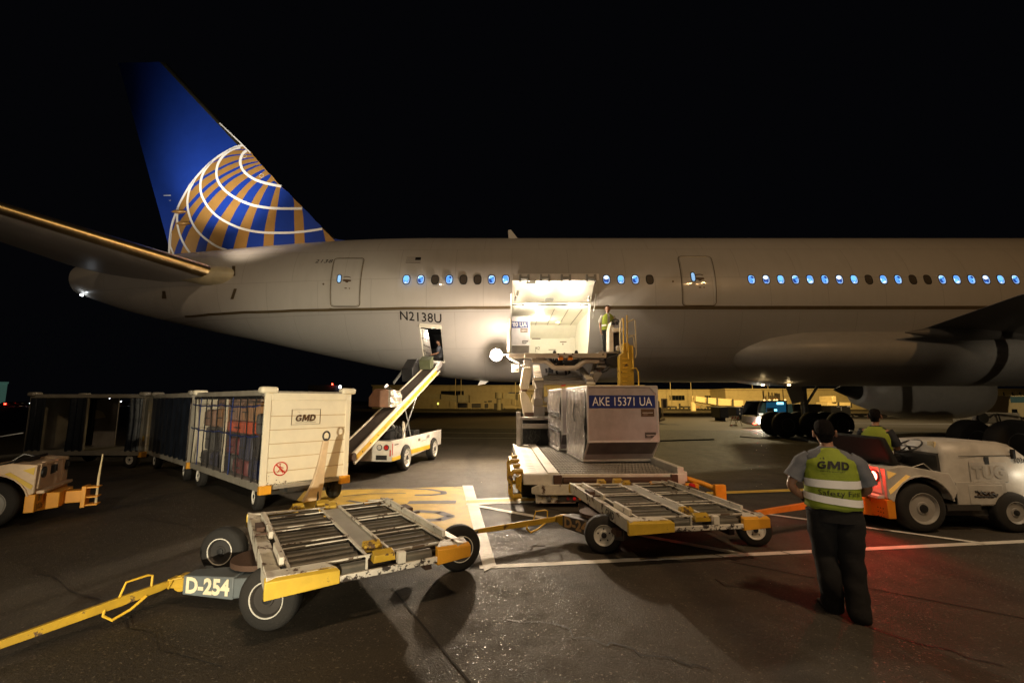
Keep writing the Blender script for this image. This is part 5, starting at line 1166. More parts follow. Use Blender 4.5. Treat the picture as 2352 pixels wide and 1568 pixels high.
# parcel riding up the belt
e = .35; mid = bl.matrix_basis @ cv(.40, BW*.55+.12, .08); dirw = (A1-A0).normalized()
pc = thing('parcel', 'brown wrapped parcel with torn silver film lying on the sloping belt', 'parcel', mid, R(-14))
b = MB(); b.prism([(-.40,-.30,.02),(.24,-.30,.0),(.30,-.30,.12),(.26,-.30,.46),(.12,-.30,.52),(-.22,-.30,.54),(-.40,-.30,.30)], (0,.62,0)); b.build('carton', 'carton', pc, bevel=.03)
b = MB(); rows = []
random.seed(21)
for i in range(8):
    u = i/7; rows.append([(.31-.05*abs(u-.5)*0+random.uniform(-.01,.03)-(.04 if u > .8 else 0), -.32+.66*k/8, .02+.47*u) for k in range(9)])
b.rings(rows, cap=False, closed=False); rows = [[(.02+.3*i/5, -.325-random.uniform(0,.02), .03+.48*k/8) for k in range(9)] for i in range(6)]
b.rings(rows[4:], cap=False, closed=False); b.build('torn_film', 'film_bright', pc, angle=20)
# ============================================================ BAGGAGE CARTS   local: x along the end panel, y away along the side, z up
mk('amber_paint', (.85, .38, .03), .5, wear=.15, dirt=.2)
mk('curtain_clear', (.30, .28, .28), .05, alpha=.24, spec=1.0, bump=1.0, bscale=13)
mk('curtain_dark', (.012, .016, .026), .35, bump=.6, bscale=7, var=.5)
mk('cart_frame', (.30, .28, .24), .5, wear=.3, wscale=7, dirt=.4)
mk('cart_inner', (.30, .27, .24), .6, wear=.15, dirt=.5)
mk('tow_cream', (.72, .55, .36), .5, wear=.25, dirt=.3)
mk('tug_white', (.58, .56, .52), .42, wear=.2, wscale=6, dirt=.35, bump=.05)
mk('tug_white_left', (.70, .52, .34), .45, wear=.2, wscale=6, dirt=.3)
mk('seat_black', (.008, .007, .007), .75, var=.3, bump=.1, bscale=20)
mk('rib_tan', (.50,.36,.18), .6)
mk('tug_panel', (.50, .48, .44), .5, wear=.15, dirt=.3)
mk('reflector_amber', (.95, .6, .2), .35, emis=(1,.5,.1), estr=.25)
CW, CL, CZ, CT = 1.62, 4.3, .47, 2.09
def cart(loc, rz, label, kind, L=CL):
    t = thing('baggage_cart', label, 'baggage cart', loc, rz, 'baggage carts coupled in a train')
    b = MB(); b.box(0, CW, 0, L, CZ-.10, CZ); b.box(-.02, 0, 0, L, CZ-.11, CZ+.03); b.box(CW, CW+.02, 0, L, CZ-.11, CZ+.03); b.build('floor_pan', 'cart_frame', t, bevel=.006)
    # roof with soft corners
    b = MB(); b.box(-.01, CW+.01, 0, L, CT-.05, CT+.015); b.box(-.03, .04, 0, L, CT-.08, CT+.03); b.box(CW-.04, CW+.03, 0, L, CT-.08, CT+.03); b.build('roof', 'cart_frame', t, bevel=.012)
    for x, y in ((-.02,-.03),(CW-.12,-.03),(-.02,L-.12),(CW-.12,L-.12)):
        b = MB(); b.box(x-.07, x+.22, y-.03, y+.18, CT-.03, CT+.09); b.build('roof_corner', 'cream_panel' if kind == 'full' else 'cart_frame', t, bevel=.04)
    pm = 'cream_panel' if kind == 'full' else 'cart_frame'
    # end panels with horizontal ribs
    for y, s in ((0, -1), (L, 1)):
        b = MB(); b.box(0, CW, min(y, y-s*.03), max(y, y-s*.03), CZ-.04, CT-.02)
        ep = b.build('end_panel', pm, t)
        b = MB(); b.box(-.01, .10, min(y, y+s*.02), max(y, y+s*.02), CZ-.04, CT-.02); b.box(CW-.09, CW+.01, min(y, y+s*.02), max(y, y+s*.02), CZ-.04, CT-.02); b.box(.1, CW-.09, min(y, y+s*.02), max(y, y+s*.02), CT-.15, CT-.02); b.build('panel_frame', pm, ep, bevel=.006)
        b = MB(); hh = (CT-.15-CZ)/6
        for k in range(1, 6): z = CZ-.04+hh*k; b.box(.10, CW-.09, min(y, y+s*.006), max(y, y+s*.006), z-.006, z+.006)
        b.build('panel_rib', 'rib_tan', ep)
        if y == 0 and kind == 'full':
            b = MB(); random.seed(8)
            for k in range(26): x = random.uniform(.1, .45); r = random.uniform(.004, .012); b.lathe((x, -.001, CZ-.02+random.expovariate(30)), (0,-1,0), [(0,r),(.004,r*.8)], 7)
            b.build('rust_chip', 'rust', ep)
    for x, y in ((-.02,-.06),(CW-.16,-.06)):
        b = MB(); b.box(x, x+.20, y, y+.10, CZ-.16, CZ-.01); b.build('corner_bumper', 'corner_orange', t, bevel=.01)
    # posts, wheels, running gear
    for x in (.0, CW-.05):
        for y in (0.0, L/2-.025, L-.05):
            b = MB(); b.box(x, x+.05, y, y+.05, CZ, CT-.05); b.build('post', 'cart_frame' if kind != 'full' else 'cream_panel', t)
    b = MB(); b.box(CW*.35, CW*.65, .2, L-.2, CZ-.22, CZ-.10); b.box(.12, CW-.12, .35, .50, CZ-.25, CZ-.1); b.box(.12, CW-.12, L-.6, L-.45, CZ-.25, CZ-.1); b.build('running_gear', 'dark_metal', t)
    for y, st in ((.30, .14), (L-.55, 0)):
        wheel(t, (.10, y, .24), (-math.cos(st), -math.sin(st)*-1, 0), .24, .16, .13, 'rim_white', 5)
        wheel(t, (CW-.12, y, .24), (math.cos(st), math.sin(st), 0) if kind != 'full' else (-1,0,0), .24, .16, .13, 'rim_dark', 0)
    return t
def luggage(t, specs):
    for (x0,x1,y0,y1,z0,z1,m,lab,rot) in specs:
        c = Vector(((x0+x1)/2,(y0+y1)/2,z0)); w = t.matrix_basis @ c
        s = thing('suitcase', lab, 'suitcase', w, t.rotation_euler.z+rot, 'luggage loaded in the curtained cart')
        hx, hy, h = (x1-x0)/2, (y1-y0)/2, z1-z0
        b = MB(); b.box(-hx,hx,-hy,hy,0,h); sh = b.build('shell', m, s, bevel=min(.06, h*.2))
        b = MB()
        for k in range(1, 4): b.box(-hx-.006,hx+.006,-hy+2*hy*k/4-.008,-hy+2*hy*k/4+.008,.04,h-.04)
        b.build('rib', m, sh); b = MB(); b.tube([(-hx-.005,-.10,h*.5),(-hx-.05,-.09,h*.5),(-hx-.05,.09,h*.5),(-hx-.005,.10,h*.5)], .012, 6); b.build('handle', 'black', s)
LC1, RC1 = (-4.385, 8.16, 0), .839
k1 = cart(LC1, RC1, 'cream panelled baggage cart with clear curtained side, full of luggage', 'full')
put_text('GMD', .175, (.70+.02, -.030, CZ+1.14), (1,0,0), (0,0,1), 'company_initials', 'decal_brown', k1, bold=.0045, shear=.22, xs=1.12, ls=1.05)
b = MB()
for (x0,x1,z0,z1) in ((.46,1.00,1.49,1.495),(.46,1.00,1.765,1.77),(.46,.465,1.49,1.77),(.995,1.0,1.49,1.77),(.54,.92,1.525,1.530)): b.box(x0,x1,-.028,-.022,z0,z1)
b.poly([(.55,-.029,1.735),(.62,-.029,1.70),(.60,-.029,1.715)]); b.build('logo_border', 'decal_brown', k1)
b = MB(); cx, cz = .33, .72
b.tube([(cx+.115*math.cos(a),-.010,cz+.115*math.sin(a)) for a in [2*math.pi*k/24 for k in range(25)]], .010, 5, cap=False); b.bar((cx-.08,-.010,cz+.08),(cx+.08,-.010,cz-.08),.018,.018,(0,1,0)); b.tube([(cx-.01,-.010,cz+.06),(cx-.01,-.010,cz),(cx-.05,-.010,cz-.06)],.008,5); b.tube([(cx-.01,-.010,cz),(cx+.04,-.010,cz-.07)],.008,5); b.tube([(cx-.01,-.010,cz+.03),(cx+.05,-.010,cz+.01)],.007,5); b.lathe((cx-.01,-.006,cz+.08),(0,-1,0),[(0,.014),(.004,.012)],8); b.build('no_riding_sign', 'decal_red', k1)
# raised tow bar leaning in front of the end panel
p0 = at(722, 1148, Y=8.25); p1 = at(748, 1012, Y=8.15)
i1 = k1.matrix_basis.inverted()
a, c = i1 @ p0, i1 @ p1
b = MB(); dx = Vector((.07,0,0)); q = lambda p, w, d_: [p+Vector((-w,-d_,0)), p+Vector((w,-d_,0)), p+Vector((w,d_,0)), p+Vector((-w,d_,0))]
b.rings([q(a+Vector((-.06,0,-.0)), .15, .05), q(a*.7+c*.3, .10, .04), q(a*.4+c*.6, .065, .035), q(c, .05, .03)]); tb = b.build('tow_bar', 'tow_cream', k1, bevel=.01)
b = MB(); r = c+Vector((.01,0,.085)); b.tube([r+Vector((.06*math.cos(t), 0, .075*math.sin(t))) for t in [2*math.pi*k/18 for k in range(19)]], .016, 8, cap=False); b.bar(c, c+Vector((.0,0,.04)), .04, .04); b.build('tow_eye', 'dark_metal', tb)
b = MB(); b.tube([a+Vector((.02,-.06,.2)), a+Vector((.03,-.07,.05)), a+Vector((.0,-.06,-.1)), a+Vector((.05,-.05,-.16))], .015, 6); b.build('chain', 'dark_metal', tb)
# clear curtains with blue straps on the visible side (x = 0 side)
for h in range(2):
    y0, y1 = .06+h*(CL/2), CL/2-.03+h*(CL/2)
    b = MB(); rows = []
    for i in range(25):
        y = y0+(y1-y0)*i/24; rows.append([(-.03-.018*math.sin(i*1.9)-.012*math.sin(i*.7+k*.9), y, CZ+.02+(CT-CZ-.10)*k/10) for k in range(11)])
    b.rings(rows, cap=False, closed=False); b.build('clear_curtain', 'curtain_clear', k1, angle=60)
    for z in (1.84, 1.30):
        b = MB(); b.tube([(-.065-.01*math.sin(i), y0+(y1-y0)*i/12, z-.03*math.sin(math.pi*i/12)+.012*math.sin(i*2+z)) for i in range(13)], .014, 6); b.build('strap', 'strap_blue', k1)
    for i in range(5):
        y = y0+(y1-y0)*(i+.4)/5; b = MB(); b.tube([(-.07, y+.03*math.sin(i*2+k), CT-.10-(CT-CZ-.14)*k/6) for k in range(7)], .012, 6); b.build('strap', 'strap_blue' if i == 3 else 'black', k1)
b = MB(); b.box(-.055, -.02, .05, CL-.05, CT-.13, CT-.07); b.build('curtain_rail', 'black', k1)
random.seed(4)
sp = []
names = {'case_orange': 'orange', 'case_tan': 'tan', 'case_red': 'dark red', 'case_blue': 'dark blue', 'case_grey': 'grey', 'case_black': 'black', 'carton': 'brown cardboard'}
lay = [  # (y0, y1, z0, z1, material, words)
 (.15,1.0,CZ+.01,CZ+.36,'case_blue','dark blue suitcase at the near bottom corner of the cart'), (1.05,1.9,CZ+.01,CZ+.30,'case_red','dark red bag on the cart floor beside the blue suitcase'), (1.95,2.8,CZ+.01,CZ+.36,'case_black','black bag on the cart floor near the middle post'), (2.85,3.5,CZ+.01,CZ+.32,'case_blue','dark blue bag on the cart floor left of the middle post'), (3.55,4.2,CZ+.01,CZ+.30,'case_black','black suitcase at the far bottom end of the cart'),
 (.15,.85,CZ+.37,CZ+.82,'case_black','black suitcase in the middle layer nearest the cream panel'), (.9,1.55,CZ+.31,CZ+.80,'case_blue','dark blue suitcase in the middle layer below the orange one'), (1.65,2.3,CZ+.37,CZ+.70,'case_red','dark red suitcase under the orange bag'), (2.4,3.15,CZ+.37,CZ+.84,'case_black','black duffel in the middle layer left of the red case'), (3.2,3.95,CZ+.33,CZ+.86,'case_grey','grey suitcase in the middle layer at the far end'),
 (.9,2.35,CZ+.81,CZ+1.04,'case_orange','bright orange bag lying across the load'), (.15,.8,CZ+.83,CZ+1.22,'case_grey','grey suitcase in the upper layer nearest the panel'),
 (2.4,3.3,CZ+.87,CZ+1.30,'case_tan','tan suitcase in the upper layer at the far half'), (3.35,4.1,CZ+.87,CZ+1.25,'carton','brown carton in the upper layer at the far end'),
 (.9,1.6,CZ+1.05,CZ+1.42,'case_tan','tan carton standing on the orange bag'), (1.7,2.3,CZ+1.05,CZ+1.44,'carton','brown carton beside the middle post on top of the orange bag'), (2.45,3.25,CZ+1.31,CZ+1.50,'carton','flat brown carton on top of the tan suitcase')]
for (y0,y1,z0,z1,m,lab) in lay: sp.append((.10+random.uniform(0,.05), .80, y0, y1, z0, z1, m, lab, random.uniform(-.03,.03)))
luggage(k1, sp)
# second cart: dark closed curtains
p = k1.matrix_basis @ Vector((0, CL+.35, 0))
k2 = cart((p.x+.02, p.y-.02, 0), RC1+.02, 'grey baggage cart closed by a dark curtain, coupled behind the cream cart', 'dark', 3.75)
b = MB(); rows = [[(-.03-.02*math.sin(i*1.3), .05+3.65*i/40, CZ+.01+(CT-CZ-.1)*k/6) for k in range(7)] for i in range(41)]
b.rings(rows, cap=False, closed=False); b.build('curtain', 'curtain_dark', k2)
# third cart: open sides, dark curtain strips tied back, turned along the picture
k3 = cart((-10.95, 13.55, 0), R(90)-.04, 'empty grey baggage cart with open sides, last in the train', 'open', 3.5)
k3.location = (-10.75, 13.45, 0)
for (y0, y1, x) in ((.05,.45,-.02),(1.75,2.25,-.02),(3.0,3.45,-.02),(.02,.3,CW+.02),(2.8,3.4,CW+.02)):
    b = MB(); rows = [[(x-.03*math.sin(i*1.5), y0+(y1-y0)*i/10*(1-.25*math.sin(math.pi*k/6)*(.5 if y0 < 1 else .2)), CZ+.01+(CT-CZ-.1)*k/6) for k in range(7)] for i in range(11)]
    b.rings(rows, cap=False, closed=False); b.build('curtain', 'curtain_dark', k3)
b = MB(); b.box(CW-.05, CW-.02, 2.25, 3.0, CZ, CT-.1); b.build('back_panel', 'cart_inner', k3)
b = MB(); b.poly([(CW-.06,3.0,CT-.45),(CW-.06,3.0,CT-.75),(CW-.06,2.62,CT-.7),(CW-.06,2.75,CT-.52)]); b.build('tape_patch', 'cream_fairing', k3)
b = MB(); b.box(.02, .06, -.036, -.03, CZ+.3, CZ+.44); b.build('reflector', 'yellow', k3)
b = MB(); b.tube([(CW/2, 3.5, .35), (CW/2-.2, 4.9, .22), (CW/2-.3, 5.6, .12)], .06, 8); b.build('tow_bar', 'cart_frame', k3)
# ============================================================ BAGGAGE TRACTORS  local: x forward, y left, rear face x = 0
def tug(loc, rz, label, num, rearnum, lit, white):
    t = thing('baggage_tractor', label, 'tractor', loc, rz, 'baggage tractors')
    W = .66
    # rear body with wheel-arch fenders
    for s in (-1, 1):
        b = MB(); arc = [(.52+.46*math.cos(a), .36+.46*math.sin(a)) for a in [math.pi*(1-k/14) for k in range(15)]]
        prof = [(.0,.50),(.0,.93),(.30,.97),(.95,.86),(1.06,.62)]+[(x, z) for x, z in arc[::-1] if z > .42 and x < 1.02]
        y0 = s*W; b.prism([(x, y0, z) for x, z in prof], (0, -s*.34, 0)); b.build('rear_fender', white, t, bevel=.012)
        b = MB(); b.tube([(x, y0+s*.004, z) for x, z in arc if z > .42], .014, 6); b.build('fender_lip', white, t)
    b = MB(); b.box(.0,.06,-.34,.34,.50,.95); b.build('rear_panel', white, t, bevel=.01)
    b = MB(); b.box(-.006,0,-.10,.12,.72,.86); b.build('panel_slot', 'black', t, bevel=.02)
    b = MB(); b.tube([(-.012,-.11,.74),(-.012,-.09,.86),(-.012,.13,.86)], .008, 5); b.build('slot_trim', 'dark_metal', t)
    b = MB(); b.box(-.10,.0,-.60,.60,.48,.53); b.box(-.02,.4,-.30,.30,.90,.93); b.build('rear_step', white, t, bevel=.01)
    # lamp plates stand proud at the corners
    for s in (-1, 1):
        b = MB(); b.hull8([(-.02,s*.36,.55),(-.02,s*.60,.55),(.10,s*.60,.55),(.10,s*.36,.55)],[(-.02,s*.40,.94),(-.02,s*.56,.94),(.05,s*.56,.94),(.05,s*.40,.94)]); lp = b.build('lamp_plate', white, t, bevel=.012)
        b = MB(); b.lathe((-.022,s*.48,.80),(-1,0,0),[(0,.088),(.02,.088),(.02,.07)],24); b.build('lamp_rim','black' if not lit else 'case_red',lp)
        b = MB(); b.lathe((-.030,s*.48,.80),(-1,0,0),[(0,.070),(.012,.066),(.022,.045),(.026,.001)],24); b.build('tail_lamp', 'lamp_redhot' if (lit and s < 0) else ('lamp_red' if lit else 'black_plastic'), lp)
        b = MB(); b.prism([(.02,s*(W+.004),.90),(.16,s*(W+.004),.86),(.03,s*(W+.004),.78)], (0,s*.004,0)); b.prism([(.02,s*(W+.004),.62),(.30,s*(W+.004),.84),(.36,s*(W+.004),.82),(.04,s*(W+.004),.56)], (0,s*.004,0)); b.build('reflector', 'reflector_amber' if lit else 'corner_yellow', t)
    # ballast plates, orange
    b = MB(); b.prism([(-.02,-W,.21),(-.02,W,.21),(.10,W,.21),(.10,-W,.21)], (0,0,.27)); b.hull8([(-.20,-.30,.20),(-.20,.30,.20),(.05,.36,.18),(.05,-.36,.18)],[(-.20,-.30,.44),(-.20,.30,.44),(.05,.36,.46),(.05,-.36,.46)]); bw = b.build('ballast_plate', 'orange' if lit else 'amber_paint', t, bevel=.008)
    b = MB(); random.seed(1)
    for k in range(9): b.lathe((-.022, -W+.08+.05*(k % 3), .22+.06*(k//3)), (-1,0,0), [(0,.009),(.003,.008)], 7)
    b.build('bolt_hole', 'decal_black', bw)
    for k, tx in enumerate(rearnum): put_text(tx, .12, (-.024, .50, .41-.13*k), (0,-1,0), (0,0,1), 'fleet_number', 'decal_brown', bw, bold=.004)
    # hitch box with pin
    b = MB(); b.box(-.44,-.18,-.10,.10,.22,.42); b.build('hitch_arm', 'orange' if lit else 'amber_paint', t, bevel=.01)
    b = MB()
    for z in (.15, .28, .44): b.box(-.64,-.42,-.10,.10,z,z+.025)
    b.box(-.48,-.42,-.12,.12,.13,.48); b.build('hitch_jaw', 'orange' if lit else 'amber_paint', t, bevel=.006)
    b = MB(); b.tube([(-.60,0,.14),(-.60,0,.60),(-.62,.0,1.0)], [.018,.018,.008], 8); b.build('hitch_pin', 'rail_cream', t)
    # wheels
    for s in (-1, 1):
        wheel(t, (.52, s*(W-.12), .355), (0,s,0), .355, .24, .225, 'rim_grey', 0)
        wheel(t, (1.90, s*(W-.12), .29), (0,s,0), .29, .20, .16, 'rim_grey', 0)
    # seat / operator area
    b = MB(); b.hull8([(.30,-.62,.90),(1.10,-.62,.62),(1.10,.62,.62),(.30,.62,.90)],[(.26,-.60,1.02),(.95,-.56,.80),(.95,.56,.80),(.26,.60,1.02)]); b.build('seat', 'seat_black', t, bevel=.03)
    if lit:
      b = MB(); b.hull8([(.16,-.60,.96),(.30,-.60,.96),(.30,.60,.96),(.16,.60,.96)],[(.05,-.56,1.38),(.15,-.56,1.38),(.15,.56,1.38),(.05,.56,1.38)]); b.build('backrest', 'seat_black', t, bevel=.04)
    b = MB(); b.box(.3,1.2,-.5,.5,.35,.62); b.box(.9,1.4,-.62,.62,.32,.40); b.build('footwell', 'dark_metal', t)
    # hood
    b = MB(); rg = []
    for x, zt, w_, zb in ((.98,1.22,.50,.52),(1.03,1.29,.54,.50),(1.5,1.31,.56,.46),(1.95,1.30,.56,.46),(2.12,1.26,.55,.46),(2.28,1.14,.54,.46),(2.36,1.0,.53,.46),(2.40,.80,.53,.46)):
        rg.append([(x,-w_,zb),(x,-w_,zt-.16),(x,-w_+.04,zt-.06),(x,-w_+.14,zt),(x,w_-.14,zt),(x,w_-.04,zt-.06),(x,w_,zt-.16),(x,w_,zb)])
    b.rings(rg); hd = b.build('hood', white, t, angle=50)
    b = MB(); b.box(1.35,1.92,-.572,-.56,.72,1.02); hp = b.build('side_hatch', white, t, bevel=.006)
    b = MB(); b.box(1.10,1.85,-.585,-.565,.38,.72); b.box(1.28,1.78,-.596,-.585,.40,.68); lc = b.build('battery_cover', 'tug_panel', t, bevel=.006)
    b = MB(); b.tube([(1.2,-.568,1.10),(2.0,-.568,1.11)], .004, 4); b.box(2.0,2.04,-.60,-.56,1.06,1.20); b.box(1.58,1.65,-.575,-.565,.98,1.09); b.build('hood_latch', 'black', hd)
    if num:
        put_text(num, .105, (2.13, -.556, 1.03), (1,0,0), (0,0,1), 'fleet_number', 'decal_black', hd, bold=.003, xs=.9)
        put_text('TUG', .24, (1.63, -.5745, .855), (1,0,0), (0,0,1), 'faded_lettering', 'tug_panel', hp, bold=.012)
        put_text('GMD', .13, (1.52, -.598, .54), (1,0,0), (0,0,1), 'company_initials', 'decal_brown', lc, bold=.003, shear=.2)
        b = MB(); b.tube([(1.36+.03*k, -.5985, .585+.02*math.sin(k*2.4)-.012*k*.4) for k in range(12)], .016, 5); b.tube([(1.34+.035*k, -.5985, .515+.018*math.sin(k*3.1)) for k in range(10)], .012, 5); b.build('scuffed_sticker', 'decal_black', lc)
    b = MB(); b.box(.95,2.38,-.50,.50,.22,.46); b.build('front_chassis', 'dark_metal', t)
    b = MB(); b.box(1.6,2.42,-.58,.58,.46,.52); b.build('front_fender', white, t, bevel=.015)
    for s in (-1, 1):
        b = MB(); b.lathe((2.33,s*.40,.86),(1,0,0),[(0,.10),(.08,.11),(.10,.09)],20); hl_ = b.build('headlamp_bowl','black',t)
        b = MB(); b.lathe((2.42,s*.40,.86),(1,0,0),[(0,.085),(.02,.06)],20); b.build('headlamp','lamp_hot' if lit else 'alu_light',hl_)
    # steering wheel, dash, levers
    b = MB(); c = Vector((.90,.18 if not lit else -.05,1.20)); ax = Vector((-.5,0,.86)).normalized(); u = Vector((0,1,0)); v = ax.cross(u)
    b.tube([c+u*.19*math.cos(a)+v*.19*math.sin(a) for a in [2*math.pi*k/24 for k in range(25)]], .014, 7, cap=False); b.tube([c, c-ax*.42], .02, 6); b.tube([c+u*.19, c-u*.19], .01, 5); b.tube([c, c+v*.19], .01, 5); b.build('steering_wheel', 'black_plastic', t)
    b = MB(); b.hull8([(.94,-.5,.60),(1.0,-.5,.60),(1.0,.5,.60),(.94,.5,.60)],[(.94,-.48,1.10),(1.02,-.48,1.16),(1.02,.48,1.16),(.94,.48,1.10)]); b.build('dashboard', 'dark_metal', t)
    b = MB(); b.box(.99,1.02,-.42,-.30,1.13,1.30); b.build('mirror_card', 'rail_cream', t)
    b = MB(); b.tube([(.35,-.63,.92),(.6,-.64,1.0),(.95,-.6,.72)], .008, 5); b.tube([(.30,.4,1.42),(.95,.35,1.30)], .010, 5); b.build('grab_rail', 'steel', t)
    return t
tugR = tug((5.55, 7.62, 0), 0.0, 'white baggage tractor numbered 1036 with its red tail lamp lit', '1036', ('GT', '1036'), True, 'tug_white')
lamp('SPOT', 'tail_lamp_light', (5.44, 7.14, .82), 42, (1, .035, .02), .05, (3.0, 6.3, .05), 150, .5)
lamp('POINT', 'tail_lamp_glow', (5.40, 7.14, .82), 5, (1, .04, .02), .05)
lamp('SPOT', 'headlamp_light', (8.12, 7.22, .88), 260, (1,.88,.66), .06, (12, 6.4, .2), 110, .6)
lamp('POINT', 'headlamp_spill', (7.93, 6.86, .84), 5, (1,.86,.62), .04)
tugL = tug((-7.76, 7.92, 0), math.atan2(-.47,-.88), 'parked baggage tractor at the left edge with orange hitch plate numbered 1026', '', ('BT', '1026'), False, 'tug_white_left')
# tow bar seen between loader dolly and tractor, lit red
i2 = d2.matrix_basis.inverted()
p, q = i2 @ at(1735, 1178, Y=6.55), i2 @ at(1985, 1140, Y=7.55)
b = MB(); n_ = Vector((0,0,1)); b.rings([[p+Vector((0,-.03,-.03)),p+Vector((0,.03,-.03)),p+Vector((0,.03,.03)),p+Vector((0,-.03,.03))],[q+Vector((0,-.05,-.05)),q+Vector((0,.05,-.05)),q+Vector((0,.05,.05)),q+Vector((0,-.05,.05))]]); b.build('rear_coupling_bar', 'orange_lens', d2)
# ============================================================ PEOPLE   local: x right, y forward (facing), z up
mk('shirt_light', (.42,.40,.36), .8, bump=.2)
mk('shirt_navy', (.10,.10,.12), .8, bump=.3)
mk('vest_dark', (.20, .26, .03), .8)
def skin_body(joints, edges, name, m, parent, sub=2):
    """one continuous surface grown round a skeleton; joints: name -> (pos, radius[, radius2])"""
    ks = list(joints); me = bpy.data.meshes.new(name)
    me.from_pydata([joints[k][0] for k in ks], [(ks.index(a), ks.index(c)) for a, c in edges], [])
    o = bpy.data.objects.new(name, me); COL.objects.link(o)
    o.modifiers.new('skin', 'SKIN'); 
    sv = me.skin_vertices[0].data
    for i, k in enumerate(ks):
        r = joints[k][1]; sv[i].radius = (r, joints[k][2] if len(joints[k]) > 2 else r)
    sv[0].use_root = True
    sb = o.modifiers.new('sub', 'SUBSURF'); sb.levels = sub; sb.render_levels = sub
    bpy.context.view_layer.update()
    dm = bpy.data.meshes.new_from_object(o.evaluated_get(bpy.context.evaluated_depsgraph_get()))
    bpy.data.objects.remove(o)
    vs = [v.co.copy() for v in dm.vertices]; fs = [list(p.vertices) for p in dm.polygons]; bpy.data.meshes.remove(dm)
    return vs, fs
def ell(c, rx, ry, tilt=(0,0), n=28, p=1.0, ph=0):
    out = []
    for k in range(n):
        a = 2*math.pi*k/n; ca, sa = math.cos(a), math.sin(a)
        x = rx*math.copysign(abs(ca)**p, ca); y = ry*math.copysign(abs(sa)**p, sa); out.append(Vector((c[0]+x, c[1]+y, c[2]+tilt[0]*x+tilt[1]*y)))
    return out
def wr(v, amp, s):     # cloth wrinkles
    return amp*(math.sin(v[2]*31+v[0]*17+s)+.6*math.sin(v[2]*57-v[1]*23+2*s)+.4*math.sin(v[0]*41+v[1]*37+v[2]*19+s))
def limb(b, pts, rs, n=14, amp=.003, seed=0, cap=True):
    P = [Vector(p) for p in pts]; Q = []; S = []
    for i in range(len(P)-1):
        for k in range(6): u = k/6; Q.append(P[i].lerp(P[i+1], u)); S.append(rs[i]*(1-u)+rs[i+1]*u)
    Q.append(P[-1]); S.append(rs[-1]); o = len(b.v); b.tube(Q, S, n, cap)
    for i in range(o, len(b.v)): v = b.v[i]; c = Q[min(len(Q)-1, (i-o)//n)]; d = (v-c); b.v[i] = v + d.normalized()*wr(v, amp, seed) if d.length > 1e-6 else v
def hand_joints(J, E, wrist, d, up, side, pre, curl=.5, s=1):
    """palm with four fingers and a thumb; d: direction of the hand, up: back of the hand, side: towards the thumb"""
    d = Vector(d).normalized(); up = Vector(up); up = (up-d*up.dot(d)).normalized(); side = Vector(side); side = (side-d*side.dot(d)-up*side.dot(up)).normalized(); w = Vector(wrist)
    J[pre+'palm'] = (w+d*.05*s, .030*s, .017*s); E.append((pre+'wrist', pre+'palm'))
    for i, (off, ln) in enumerate(((.030, .072), (.010, .080), (-.010, .074), (-.030, .058))):
        k0 = w+d*.088*s+side*off*s; c = curl*(1+.12*i); d1 = (d*math.cos(c)-up*math.sin(c)); d2 = (d*math.cos(c*2)-up*math.sin(c*2)); d3 = (d*math.cos(c*2.7)-up*math.sin(c*2.7))
        n = pre+'f%d' % i; J[n+'a'] = (k0, .0105*s); J[n+'b'] = (k0+d1*ln*.45*s, .0095*s); J[n+'c'] = (k0+(d1*.45+d2*.32)*ln*s, .0088*s); J[n+'d'] = (k0+(d1*.45+d2*.32+d3*.26)*ln*s, .0078*s)
        E += [(pre+'palm', n+'a'), (n+'a', n+'b'), (n+'b', n+'c'), (n+'c', n+'d')]
    t0 = w+d*.028*s+side*.030*s; t1 = t0+(side*.75+d*.55-up*.25).normalized()*.036*s; t2 = t1+(d*.9+side*.2-up*.35).normalized()*.030*s
    J[pre+'t0'] = (t0, .013*s); J[pre+'t1'] = (t1, .0115*s); J[pre+'t2'] = (t2, .009*s); E += [(pre+'palm', pre+'t0'), (pre+'t0', pre+'t1'), (pre+'t1', pre+'t2')]
def head_mesh(b, c, face, upv, s=1.0):
    """skull, jaw, nose, ears; c: centre of the head, face: direction"""
    f = Vector(face).normalized(); u = Vector(upv).normalized(); r = f.cross(u).normalized(); u = r.cross(f)
    rg = []; N = 20
    for k in range(17):
        t = -1+2*k/16; z = t*.118*s; rad = math.sqrt(max(0, 1-t*t)); wx = .076*s*rad**.75*(1-.16*max(0,-t)); fy = .096*s*rad**.72*(1-.10*max(0,-t)); ring = []
        for i in range(N):
            a = 2*math.pi*i/N; x = wx*math.cos(a); y = fy*math.sin(a)
            if y > 0:
                if -.3 < t < .05 and abs(x) < .02*s: y += .022*s*(1-abs(x)/(.02*s))*(1-abs(t+.15)/.2 if abs(t+.15) < .2 else 0)      # nose
                if .02 < t < .2 and .012*s < abs(x) < .055*s: y -= .010*s                                                      # eye sockets
                if t < -.75: y += .012*s                                                                                       # chin
            else: y *= 1.02 if t > -.2 else .82
            ring.append(Vector(c)+r*x+f*y+u*z)
        rg.append(ring)
    b.rings(rg)
    for sd in (-1, 1):
        e = Vector(c)+r*sd*.078*s-f*.008*s-u*.008*s; rg = []
        for k, (o, w_, h) in enumerate(((0,.010,.018),(.008,.016,.030),(.018,.019,.034),(.020,.014,.028),(.014,.008,.018))):
            rg.append([e+r*sd*o*s+f*(w_*math.cos(a)-.004*k)*s+u*(h*math.sin(a)+.002*k)*s for a in [2*math.pi*i/12 for i in range(12)]])
        b.rings(rg)
    return r, f, u
